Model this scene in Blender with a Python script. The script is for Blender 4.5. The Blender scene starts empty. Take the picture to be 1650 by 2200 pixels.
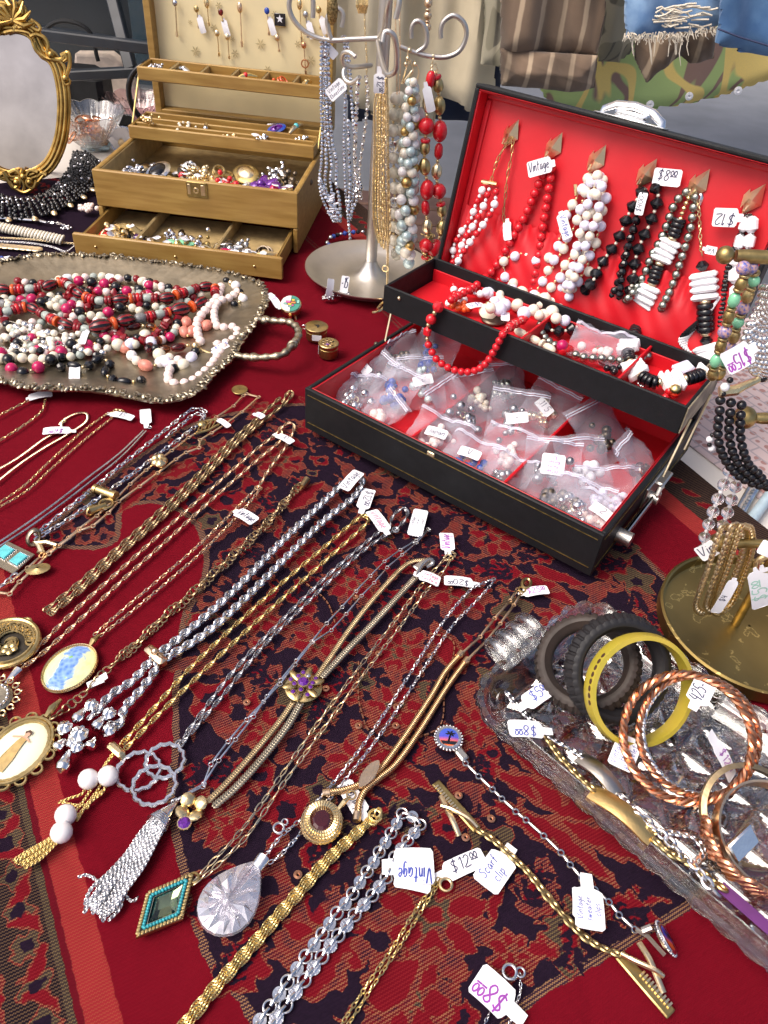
import bpy, math, random
import numpy as np
from mathutils import Vector, Matrix
R_ = random.Random(7)
NR = np.random.default_rng(7)
scene = bpy.context.scene
COL = scene.collection
PI = math.pi

# ---------------------------------------------------------------- camera
CAM_H = 0.5
PITCH, ROLL, FPX = math.radians(42.2), -math.atan(.088), 1690.0
_fw = np.array([0, math.cos(PITCH), -math.sin(PITCH)]); _rt = np.array([1., 0, 0]); _up = np.cross(_rt, _fw)
_rt, _up = math.cos(ROLL)*_rt - math.sin(ROLL)*_up, math.sin(ROLL)*_rt + math.cos(ROLL)*_up
_O = np.array([0, 0, CAM_H])
cam = bpy.data.objects.new('camera', bpy.data.cameras.new('camera')); COL.objects.link(cam)
cam.data.sensor_fit = 'VERTICAL'; cam.data.sensor_height = 36; cam.data.lens = FPX/2200*36
cam.data.clip_start = .01; cam.data.clip_end = 300
M = Matrix.Identity(4)
for i in range(3):
    M[i][0], M[i][1], M[i][2], M[i][3] = _rt[i], _up[i], -_fw[i], _O[i]
cam.matrix_world = M
scene.camera = cam

# ---------------------------------------------------------------- sky, sun, exposure
SUN_EL, SUN_AZ = math.radians(55), math.radians(-118)    # azimuth measured from +Y towards +X
world = bpy.data.worlds.new('World'); scene.world = world; world.use_nodes = True
wn = world.node_tree.nodes; wl = world.node_tree.links
sky = wn.new('ShaderNodeTexSky'); sky.sky_type = 'NISHITA'; sky.sun_disc = False
sky.sun_elevation = SUN_EL; sky.sun_rotation = SUN_AZ; sky.air_density = .7; sky.dust_density = 6.0; sky.ozone_density = .3
wl.new(sky.outputs[0], wn['Background'].inputs[0]); wn['Background'].inputs[1].default_value = .15
sun = bpy.data.objects.new('sun', bpy.data.lights.new('sun', 'SUN')); COL.objects.link(sun)
sun.data.energy = 1.3; sun.data.angle = math.radians(35); sun.data.color = (1, .95, .87)
sd = Vector((math.sin(SUN_AZ)*math.cos(SUN_EL), math.cos(SUN_AZ)*math.cos(SUN_EL), math.sin(SUN_EL)))
sun.rotation_euler = sd.to_track_quat('Z', 'Y').to_euler()
vs = scene.view_settings; vs.view_transform = 'Standard'; vs.look = 'None'; vs.gamma = 1; vs.exposure = 0.6
vs.use_curve_mapping = False
scene.cycles.max_bounces = 14; scene.cycles.transmission_bounces = 10; scene.cycles.transparent_max_bounces = 24
scene.cycles.caustics_reflective = True; scene.cycles.caustics_refractive = True; scene.cycles.blur_glossy = .6
scene.cycles.sample_clamp_indirect = 6

# ---------------------------------------------------------------- finding places on the table
def ray(px, py): return _fw*FPX + _rt*(px-825) - _up*(py-1100)
def P(px, py, z=0.0):                       # point at height z seen at photo pixel
    d = ray(px, py); return _O + d*((z-CAM_H)/d[2])
def PV(px, py, p0, d):                      # point on the vertical plane through p0 along horizontal d
    r = ray(px, py); n = np.array([-d[1], d[0], 0]); p0 = np.asarray(p0)
    return _O + r*(((p0-_O)@n)/(r@n))
def V3(*a): return np.array(a, float)
def unit(v): v = np.asarray(v, float); return v/(np.linalg.norm(v)+1e-12)

# ---------------------------------------------------------------- colour and materials
def S(h):
    h = h.lstrip('#'); c = [int(h[i:i+2], 16)/255 for i in (0, 2, 4)]
    return tuple(x/12.92 if x <= .04045 else ((x+.055)/1.055)**2.4 for x in c)
def newmat(name):
    m = bpy.data.materials.new(name); m.use_nodes = True
    return m, m.node_tree.nodes, m.node_tree.links, m.node_tree.nodes['Principled BSDF']
def inp(b, **k):
    for n, v in k.items():
        n = n.replace('_', ' ')
        if isinstance(v, tuple) and len(v) == 3: v = (*v, 1)
        b.inputs[n].default_value = v
def node(nt, kind, **k):
    n = nt.new('ShaderNode'+kind)
    for a, v in k.items():
        if a in n.inputs: n.inputs[a].default_value = v
        else: setattr(n, a, v)
    return n
def math_(nt, l, op, a, b=None, clamp=False):
    n = nt.new('ShaderNodeMath'); n.operation = op; n.use_clamp = clamp
    for i, x in enumerate((a, b)):
        if x is None: continue
        if isinstance(x, (int, float)): n.inputs[i].default_value = x
        else: l.new(x, n.inputs[i])
    return n.outputs[0]
def mixc(nt, l, fac, a, b):
    n = nt.new('ShaderNodeMix'); n.data_type = 'RGBA'
    for i, x in ((0, fac), (6, a), (7, b)):
        if isinstance(x, (int, float)): n.inputs[i].default_value = x
        elif isinstance(x, tuple): n.inputs[i].default_value = (*x[:3], 1)
        else: l.new(x, n.inputs[i])
    return n.outputs[2]
def mat(name, col, rough=.5, metal=0.0, var=.25, scale=60, bump=0.0, bscale=None, col2=None, **k):
    """principled with noise between two tones and fine relief"""
    m, nt, l, b = newmat(name)
    inp(b, Roughness=rough, Metallic=metal, **k)
    co = node(nt, 'TexCoord')
    no = node(nt, 'TexNoise'); no.inputs['Scale'].default_value = scale; no.inputs['Detail'].default_value = 5
    l.new(co.outputs['Object'], no.inputs['Vector'])
    rp = node(nt, 'ValToRGB'); rp.color_ramp.elements[0].position = .35; rp.color_ramp.elements[1].position = .68
    c2 = col2 or tuple(x*(1-var) for x in col)
    rp.color_ramp.elements[0].color = (*c2, 1); rp.color_ramp.elements[1].color = (*col, 1)
    l.new(no.outputs[0], rp.inputs[0]); l.new(rp.outputs[0], b.inputs['Base Color'])
    rr = node(nt, 'MapRange'); rr.inputs[3].default_value = min(1, rough*1.4+.03); rr.inputs[4].default_value = rough*.85
    l.new(no.outputs[0], rr.inputs[0]); l.new(rr.outputs[0], b.inputs['Roughness'])
    if bump:
        n2 = node(nt, 'TexNoise'); n2.inputs['Scale'].default_value = bscale or scale*4; n2.inputs['Detail'].default_value = 3
        l.new(co.outputs['Object'], n2.inputs['Vector'])
        bp = node(nt, 'Bump'); bp.inputs['Strength'].default_value = bump; bp.inputs['Distance'].default_value = .001
        l.new(n2.outputs[0], bp.inputs['Height']); l.new(bp.outputs[0], b.inputs['Normal'])
    return m
def metal(name, col, rough=.22, var=.35, scale=90, bump=.15, bscale=500): return mat(name, col, rough, 1.0, var, scale, bump, bscale)
def glassm(name, col=(1, 1, 1), rough=.02, ior=1.5):
    m, nt, l, b = newmat(name); inp(b, Base_Color=col, Roughness=rough, IOR=ior)
    b.inputs['Transmission Weight'].default_value = 1
    co = node(nt, 'TexCoord'); no = node(nt, 'TexNoise', Scale=35.0); l.new(co.outputs['Object'], no.inputs['Vector'])
    bp = node(nt, 'Bump', Strength=.12, Distance=.001); l.new(no.outputs[0], bp.inputs['Height']); l.new(bp.outputs[0], b.inputs['Normal'])
    return m
def pressed(m):
    nt, l = m.node_tree.nodes, m.node_tree.links; b = nt['Principled BSDF']; tr = node(nt, 'BsdfTransparent'); gl = node(nt, 'BsdfGlossy', Roughness=.03); a, c = node(nt, 'MixShader', Fac=.24), node(nt, 'MixShader', Fac=.07)
    l.new(b.outputs[0], a.inputs[1]); l.new(tr.outputs[0], a.inputs[2]); l.new(a.outputs[0], c.inputs[1]); l.new(gl.outputs[0], c.inputs[2]); l.new(c.outputs[0], nt['Material Output'].inputs[0]); return m
def filmm(name, tint=(.9, .9, .95), op=.22, rough=.14, metal=0.0):
    m, nt, l, b = newmat(name); inp(b, Base_Color=tint, Roughness=rough, IOR=1.5, Metallic=metal)
    tr = node(nt, 'BsdfTransparent'); mx = node(nt, 'MixShader'); lw = node(nt, 'LayerWeight', Blend=.35)
    co = node(nt, 'TexCoord'); no = node(nt, 'TexNoise', Scale=90.0); l.new(co.outputs['Object'], no.inputs['Vector'])
    bp = node(nt, 'Bump', Strength=.35, Distance=.002); l.new(no.outputs[0], bp.inputs['Height']); l.new(bp.outputs[0], b.inputs['Normal'])
    f = math_(nt, l, 'ADD', math_(nt, l, 'MULTIPLY', lw.outputs['Facing'], .42), op, True)
    l.new(f, mx.inputs[0]); l.new(tr.outputs[0], mx.inputs[1]); l.new(b.outputs[0], mx.inputs[2])
    l.new(mx.outputs[0], nt['Material Output'].inputs[0]); return m

MT = {}
def G(n): return MT[n]
MT.update(
 gold=metal('gold_plate', (.90, .70, .38), .24, .25), goldpale=metal('pale_gold', (.90, .74, .48), .25, .25), goldrose=metal('rose_gold', (.88, .64, .42), .25, .25),
 goldyel=metal('yellow_gold', (.90, .70, .30), .25, .25), brass=metal('old_brass', (.50, .37, .15), .34, .45), bronze=metal('bronze', (.56, .42, .24), .32, .4),
 antgold=metal('antique_gold', (.64, .48, .22), .29, .45), silver=metal('silver', (.83, .83, .85), .17), steel=metal('brushed_steel', (.60, .57, .53), .33, .12, 30, .1),
 gunmetal=metal('gunmetal', (.58, .58, .60), .25, .4), pewter=metal('pewter', (.46, .40, .30), .33, .45, 45, .3, 180), copper=metal('copper', (.80, .38, .22), .24, .45),
 chrome=metal('chrome', (.86, .86, .86), .08, .08), darkmetal=metal('dark_metal', (.16, .13, .10), .38),
 pearl=mat('cream_pearl', (.80, .74, .62), .22, 0, .08, 40, 0, Coat_Weight=.6, Coat_Roughness=.12), pearlwhite=mat('white_pearl', (.84, .80, .80), .2, 0, .06, 40, 0, Coat_Weight=.6),
 pearlpink=mat('pink_pearl', (.84, .68, .64), .22, 0, .08, 40, 0, Coat_Weight=.6), pearlblue=mat('pale_blue_pearl', (.55, .68, .68), .22, .25, .1, 40, 0, Coat_Weight=.6),
 pearlgrey=metal('grey_pearl', (.40, .43, .38), .24, .2), pearlgold=metal('gold_pearl', (.62, .42, .16), .3, .15), pearlcream=mat('ivory_bead', (.76, .70, .56), .35, 0, .18, 2.0),
 white=mat('white_bead', (.82, .82, .86), .25, 0, .05, 40, 0), lilac=mat('lilac_white_bead', (.72, .71, .86), .25, 0, .06, 40, 0),
 red=mat('red_bead', (.62, .012, .022), .16, 0, .2, 60, 0), darkred=mat('dark_red_bead', (.28, .008, .016), .2, 0, .5, 1.8, 0), coral=mat('coral_bead', (.78, .27, .20), .3, 0, .35, 1.6),
 magenta=mat('magenta_bead', (.50, .01, .10), .12, 0, .2, 60, 0), orange=mat('orange_bead', (.72, .10, .02), .2), black=mat('black_bead', (.008, .008, .011), .12, 0, .2, 60, 0),
 greystone=mat('grey_stone', (.25, .25, .26), .4, 0, .5, 2.2), sagestone=mat('sage_stone', (.42, .48, .44), .4, 0, .35, 2.0), amber=glassm('amber_glass', (.45, .12, .02), .05),
 garnet=glassm('garnet_glass', (.22, .01, .015), .03), greenglass=mat('green_glass_bead', (.22, .60, .36), .2, 0, .3, 90, 0, Coat_Weight=.5), bluebead=mat('blue_bead', (.03, .08, .42), .2, 0, .4, 200),
 purple=mat('purple_stone', (.18, .02, .38), .08, .3, .6, 500, 0, Coat_Weight=.7), crystal=glassm('crystal', (.97, .97, 1), .01, 1.6), rhine=metal('rhinestone', (.86, .86, .92), .07, .55, 700, 0),
 glass=pressed(glassm('pressed_glass', (.97, .99, .985), .012, 1.66)), turq=mat('turquoise', (.12, .58, .62), .3, 0, .25, 160), teal=mat('teal_bead', (.03, .36, .42), .25, 0, .4, 400),
 paper=mat('tag_card', (.80, .80, .84), .55, 0, .05, 50, .1), ink=mat('black_ink', (.03, .03, .09), .6), inkpurple=mat('purple_ink', (.34, .06, .42), .6), inkblue=mat('blue_ink', (.05, .08, .40), .6),
 inkpink=mat('pink_ink', (.70, .14, .28), .6), inkgreen=mat('pale_green_ink', (.40, .68, .56), .6),
 film=filmm('plastic_film', (.56, .56, .66), .075), filmz=filmm('zip_film', (.80, .80, .92), .42),
 leather=mat('black_leatherette', (.008, .009, .011), .46, 0, .3, 80, .3, 900, Specular_IOR_Level=.28), redlining=mat('red_satin_lining', (.56, .004, .013), .42, 0, .12, 25, .1, 200),
 cream=mat('cream_satin', (.80, .68, .40), .5, 0, .12, 14, .1), velvet=mat('tan_velvet', (.42, .30, .13), .8, 0, .3, 70, .2), white_table=mat('white_table_top', (.62, .58, .54), .5, 0, .1, 12),
 blackframe=mat('black_frame', (.016, .022, .032), .35, 0, .3, 40), horn=mat('yellow_horn', (.50, .36, .055), .25, 0, .3, 25, 0, col2=(.36, .30, .03)),
 hornspot=mat('brown_burn_mark', (.06, .02, .008), .5), tyre=mat('black_rubber', (.010, .009, .011), .5, 0, .3, 60), tyrebrown=mat('dark_brown_rubber', (.034, .022, .017), .55, 0, .4, 60),
 enamelwhite=mat('white_enamel', (.8, .8, .78), .15), enamelgreen=mat('green_enamel', (.05, .26, .19), .15), mirror=metal('mirror_glass', (.74, .63, .56), .10, .25, 16, 0),
 ornate=metal('ornate_gilt', (.66, .43, .13), .3, .55, 55, .3, 140))
def darken(m): return m

# ---------------------------------------------------------------- meshes
class MB:
    def __init__(s): s.v = []; s.n = 0; s.f = []
    def add(s, V, F, mi=0):
        V = np.asarray(V, float).reshape(-1, 3); Fs = F if isinstance(F, list) else [F]
        for f in Fs:
            f = np.asarray(f, int)
            if f.ndim == 1: f = f[None]
            s.f.append((f+s.n, mi))
        s.v.append(V); s.n += len(V); return s
    def mesh(s, name, mats, origin=None, smooth=True):
        V = np.vstack(s.v); o = V.mean(0) if origin is None else np.asarray(origin, float)
        me = bpy.data.meshes.new(name)
        lt = np.concatenate([np.full(len(f), f.shape[1]) for f, _ in s.f]); li = np.concatenate([f.ravel() for f, _ in s.f])
        me.vertices.add(len(V)); me.vertices.foreach_set('co', (V-o).ravel())
        me.loops.add(len(li)); me.loops.foreach_set('vertex_index', li)
        me.polygons.add(len(lt)); me.polygons.foreach_set('loop_start', np.concatenate([[0], np.cumsum(lt)[:-1]]))
        me.polygons.foreach_set('material_index', np.concatenate([np.full(len(f), mi) for f, mi in s.f]))
        me.update(calc_edges=True)
        if smooth:
            me.polygons.foreach_set('use_smooth', np.ones(len(lt), bool))
            try: me.set_sharp_from_angle(angle=math.radians(40))
            except Exception: pass
        else: me.polygons.foreach_set('use_smooth', np.zeros(len(lt), bool))
        if isinstance(mats, str) and mats in ('glass', 'crystal'):
            import bmesh
            b = bmesh.new(); b.from_mesh(me); bmesh.ops.recalc_face_normals(b, faces=b.faces); b.to_mesh(me); b.free()
        for m in (mats if isinstance(mats, (list, tuple)) else [mats]): me.materials.append(G(m) if isinstance(m, str) else m)
        return me, o
WL = {}                                            # world location of every object (no object is rotated above a part)
def wloc(o): return WL.get(o.name, np.zeros(3)) if o else np.zeros(3)
def tag_(o, label=None, cat=None, group=None, kind=None):
    for k, v in (('label', label), ('category', cat), ('group', group), ('kind', kind)):
        if v: o[k] = v
    return o
def thing(name, label, cat, loc, group=None):
    o = bpy.data.objects.new(name, None); o.empty_display_size = .01; COL.objects.link(o)
    o.location = loc; WL[o.name] = np.array(loc, float); return tag_(o, label, cat, group)
def part(name, mb, mats, parent=None, label=None, kind=None, smooth=True):
    me, org = mb.mesh(name, mats, smooth=smooth)
    o = bpy.data.objects.new(name, me); COL.objects.link(o); o.parent = parent
    o.location = org-wloc(parent); WL[o.name] = org
    return tag_(o, label, kind=kind)
def solo(name, mb, mats, label, cat, group=None, smooth=True):
    return tag_(part(name, mb, mats, None, smooth=smooth), label, cat, group)
def inst(name, me, parent, org, rot=None, sc=None, label=None):
    o = bpy.data.objects.new(name, me); COL.objects.link(o); o.parent = parent
    m = np.eye(3) if rot is None else np.asarray(rot, float)
    if sc is not None: m = m*np.asarray(sc, float)[None, :]
    d = np.asarray(org, float)-wloc(parent); Mx = Matrix.Identity(4)
    for i in range(3):
        for j in range(3): Mx[i][j] = m[i, j]
        Mx[i][3] = d[i]
    o.matrix_local = Mx; WL[o.name] = np.asarray(org, float)
    if label: o['label'] = label
    return o

def xf(VF, org=(0, 0, 0), X=None, Y=None, Z=None, s=1.0):
    V, F = VF; V = np.asarray(V)*s
    if X is not None or Z is not None:
        if Z is None: Z = np.cross(X, Y)
        if X is None: X = np.cross(Y, Z) if Y is not None else unit(np.cross((0.3, 1, .2), Z))
        if Y is None: Y = np.cross(Z, X)
        V = V[:, :1]*np.asarray(X)+V[:, 1:2]*np.asarray(Y)+V[:, 2:3]*np.asarray(Z)
    return V+np.asarray(org, float), F
def frameZ(z):
    z = unit(z); h = np.array([0, 0, 1.]) if abs(z[2]) < .95 else np.array([0, 1., 0])
    x = unit(np.cross(h, z)); return x, np.cross(z, x), z
def gridF(nu, nv, cu=False, cv=False):
    F = []; 
    i = np.arange(nu if cu else nu-1); j = np.arange(nv if cv else nv-1)
    I, J = np.meshgrid(i, j, indexing='ij'); I2 = (I+1) % nu; J2 = (J+1) % nv
    return np.stack([I*nv+J, I2*nv+J, I2*nv+J2, I*nv+J2], -1).reshape(-1, 4)
def box(c, s, ch=0.0):
    c = np.asarray(c, float); hx, hy, hz = np.asarray(s, float)/2
    if not ch:
        V = np.array([[x, y, z] for x in (-hx, hx) for y in (-hy, hy) for z in (-hz, hz)])+c
        return V, [[0, 1, 3, 2], [4, 6, 7, 5], [0, 4, 5, 1], [2, 3, 7, 6], [0, 2, 6, 4], [1, 5, 7, 3]]
    ch = min(ch, hx*.9, hy*.9, hz*.9)
    pr = [(-hz, ch), (-hz+ch, 0), (hz-ch, 0), (hz, ch)]; V = []
    for z, k in pr:
        x, y = hx-k, hy-k; q = ch*.6
        V += [[-x+q, -y, z], [x-q, -y, z], [x, -y+q, z], [x, y-q, z], [x-q, y, z], [-x+q, y, z], [-x, y-q, z], [-x, -y+q, z]]
    F = [list(range(7, -1, -1)), list(range(24, 32))]
    return np.array(V)+c, F+[gridF(4, 8, False, True)]
def obox(o, X, Y, Z, lo, hi, ch=0.0):              # box in a local frame
    lo, hi = np.array(lo, float), np.array(hi, float); V, F = box((lo+hi)/2, hi-lo, ch)
    return xf((V, F), o, X, Y, Z)
def lathe(prof, n=24, sx=1, sy=1):
    pr = np.array(prof, float); a = np.arange(n)*2*PI/n
    V = np.stack([pr[:, 0][:, None]*np.cos(a)*sx, pr[:, 0][:, None]*np.sin(a)*sy, np.repeat(pr[:, 1][:, None], n, 1)], -1).reshape(-1, 3)
    F = gridF(len(pr), n, False, True)[:, ::-1].copy(); return V, F
def sphere(r=1, n=12, m=7, sz=1):
    t = np.linspace(0, PI, m+1); t[0], t[-1] = .02, PI-.02
    return lathe([(r*math.sin(x), -r*sz*math.cos(x)) for x in t], n)
def torus(R, r, n=16, m=8, sy=1.0, flat=1.0):
    a = np.arange(n)*2*PI/n; b = np.arange(m)*2*PI/m; A, B = np.meshgrid(a, b, indexing='ij')
    x = np.cos(A); y = np.sin(A)*sy; nx = np.cos(A)*sy; ny = np.sin(A); L = np.hypot(nx, ny); nx, ny = nx/L, ny/L
    V = np.stack([R*x+r*np.cos(B)*nx, R*y+r*np.cos(B)*ny, r*flat*np.sin(B)], -1).reshape(-1, 3)
    return V, gridF(n, m, True, True)
def frames(p, closed=False, up0=None):
    p = np.asarray(p, float); t = np.roll(p, -1, 0)-np.roll(p, 1, 0)
    if not closed: t[0] = p[1]-p[0]; t[-1] = p[-1]-p[-2]
    t /= np.linalg.norm(t, axis=1)[:, None]+1e-12
    u = np.array([0, 0, 1.]) if up0 is None else np.asarray(up0, float)
    N = np.empty_like(t); u = u-t[0]*(u@t[0])
    if np.linalg.norm(u) < 1e-4: u = np.array([0, 1., 0])-t[0]*t[0][1]
    for i in range(len(p)):
        u = u-t[i]*(u@t[i]); u /= np.linalg.norm(u)+1e-12; N[i] = u
    return t, N, np.cross(t, N)
def tube(p, r, n=8, closed=False, flat=1.0, up0=None, twist=0):
    p = np.asarray(p, float); t, N, B = frames(p, closed, up0); r = np.broadcast_to(np.asarray(r, float), (len(p),))
    a = np.arange(n)*2*PI/n; tw = np.linspace(0, twist, len(p))[:, None]
    c, s_ = np.cos(a+tw), np.sin(a+tw)
    V = p[:, None]+r[:, None, None]*(c[..., None]*B[:, None]+flat*s_[..., None]*N[:, None])
    F = gridF(len(p), n, closed, True)[:, ::-1].copy()
    if closed: return V.reshape(-1, 3), F
    return V.reshape(-1, 3), [F, np.arange(n)[None], np.arange((len(p)-1)*n, len(p)*n)[::-1][None]]
def prism(o2, z0, z1, bev=0.0):
    o = np.asarray(o2, float); n = len(o)
    rings = [(o, z0), (o, z1)]
    if bev:
        c = o.mean(0); k = o+(c-o)*(bev/np.linalg.norm(o-c, axis=1))[:, None]; rings = [(k, z0), (o, z0+bev), (o, z1-bev), (k, z1)]
    V = np.vstack([np.c_[a, np.full(n, z)] for a, z in rings])
    return V, [gridF(len(rings), n, False, True)[:, ::-1].copy(), np.arange(n)[::-1][None], np.arange((len(rings)-1)*n, len(rings)*n)[None]]
def ell(a, b, n=32, ph=0): t = np.arange(n)*2*PI/n+ph; return np.c_[a*np.cos(t), b*np.sin(t)]
def rrect(w, h, r, n=4):
    o = []
    for cx, cy, a0 in ((w/2-r, h/2-r, 0), (-w/2+r, h/2-r, 90), (-w/2+r, -h/2+r, 180), (w/2-r, -h/2+r, 270)):
        for k in range(n+1): a = math.radians(a0+90*k/n); o.append((cx+r*math.cos(a), cy+r*math.sin(a)))
    return np.array(o)
def smooth_path(pts, step, closed=False):
    p = np.asarray(pts, float)
    if closed: p = np.vstack([p[-1], p, p[0], p[1]])
    else: p = np.vstack([2*p[0]-p[1], p, 2*p[-1]-p[-2]])
    out = []
    for i in range(1, len(p)-2):
        t = np.linspace(0, 1, 24, endpoint=False)[:, None]; a, b, c, d = p[i-1:i+3]
        out.append(.5*((2*b)+(-a+c)*t+(2*a-5*b+4*c-d)*t*t+(-a+3*b-3*c+d)*t**3))
    q = np.vstack(out+[p[-2][None]]); s = np.r_[0, np.cumsum(np.linalg.norm(np.diff(q, axis=0), axis=1))]
    n = max(2, int(round(s[-1]/step))+1); x = np.linspace(0, s[-1], n)
    if closed: x = x[:-1]
    return np.stack([np.interp(x, s, q[:, k]) for k in range(3)], 1)
def px(pts, z=0.0): return np.array([P(a[0], a[1], a[2] if len(a) > 2 else z) for a in pts])

# ---------------------------------------------------------------- chains
def links(path, VF, roll0=0, roll=PI/2, jit=.12, up0=None):
    """copies of one link along a resampled path, each turned about the path"""
    V, F = VF; Fs = F if isinstance(F, list) else [F]; t, N, B = frames(path, up0=up0); n = len(path); k = len(V)
    a = roll0+roll*np.arange(n)+NR.normal(0, jit, n); c, s = np.cos(a)[:, None], np.sin(a)[:, None]
    Y = c*B+s*N; Z = -s*B+c*N
    W = path[:, None]+V[None, :, :1]*t[:, None]+V[None, :, 1:2]*Y[:, None]+V[None, :, 2:3]*Z[:, None]
    off = (np.arange(n)*k)[:, None, None]
    return W.reshape(-1, 3), [(np.asarray(f)[None]+off).reshape(-1, np.asarray(f).shape[-1]) for f in Fs]
def oval(L, W, w, n=12, m=6, flat=1): return torus(L/2-w, w, n, m, (W/2-w)/(L/2-w), flat)
def chain(mb, pts, kind, w, up0=None, mi=0):
    """w: width of the chain in metres"""
    w = w*.76
    if kind == 'cable':
        p = smooth_path(pts, w*1.05); mb.add(*links(p, oval(w*1.55, w, w*.15), .35, PI*.5-.7 if 0 else 1.15, .1, up0), mi)
    elif kind == 'rope':
        p = smooth_path(pts, w*.17); mb.add(*links(p, oval(w*.98, w*.95, w*.085, 10, 5), 0, .42, .03, up0), mi)
    elif kind == 'wales':
        p = smooth_path(pts, w*.42); mb.add(*links(p, oval(w*1.2, w, w*.12, 10, 5), 0, .40, .05, up0), mi)
    elif kind == 'clip':
        p = smooth_path(pts, w*1.85); mb.add(*links(p, oval(w*2.3, w, w*.14, 14, 6), .2, 1.0, .1, up0), mi)
    elif kind == 'curb':
        p = smooth_path(pts, w*.62); mb.add(*links(p, oval(w*1.12, w, w*.17, 14, 7), .62, 0, .04, up0), mi)
    elif kind == 'box':
        p = smooth_path(pts, w*.62); mb.add(*links(p, box((0, 0, 0), (w*.5, w, w*.7), w*.2), 0, .0, .04, up0), mi)
    elif kind == 'snake':
        p = smooth_path(pts, w*.5); mb.add(*tube(p, w/2*(1+.1*(np.arange(len(p)) % 2)), 8, up0=up0), mi)
    elif kind == 'fox':
        p = smooth_path(pts, w*.36); q = w*.16
        for sg in (1, -1):
            V, F = box((0, 0, 0), (w*.64, q*1.9, q*2.6), q*.6); a = sg*.62
            V = np.c_[V[:, 0]*math.cos(a)-V[:, 1]*math.sin(a), V[:, 0]*math.sin(a)+V[:, 1]*math.cos(a)-sg*w*.23, V[:, 2]+w*.1]
            mb.add(*links(p, (V, F), 0, 0, .02, up0), mi)
        mb.add(*tube(p, w*.36, 6, flat=.7, up0=up0), mi)
    elif kind == 'bar':
        p = smooth_path(pts, .0005)
    return mb
def bars(mb, nodes, r, ring, mi=0, wav=0):
    """long bars joined by small rings at the nodes"""
    for a, b in zip(nodes[:-1], nodes[1:]):
        d = unit(b-a); mb.add(*tube([a+d*ring, a+d*ring*1.6, (a+b)/2, b-d*ring*1.6, b-d*ring], [r*.7, r, r, r, r*.7], 6), mi)
    for a in nodes: mb.add(*xf(torus(ring, r*.55, 10, 5), a), mi)

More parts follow.
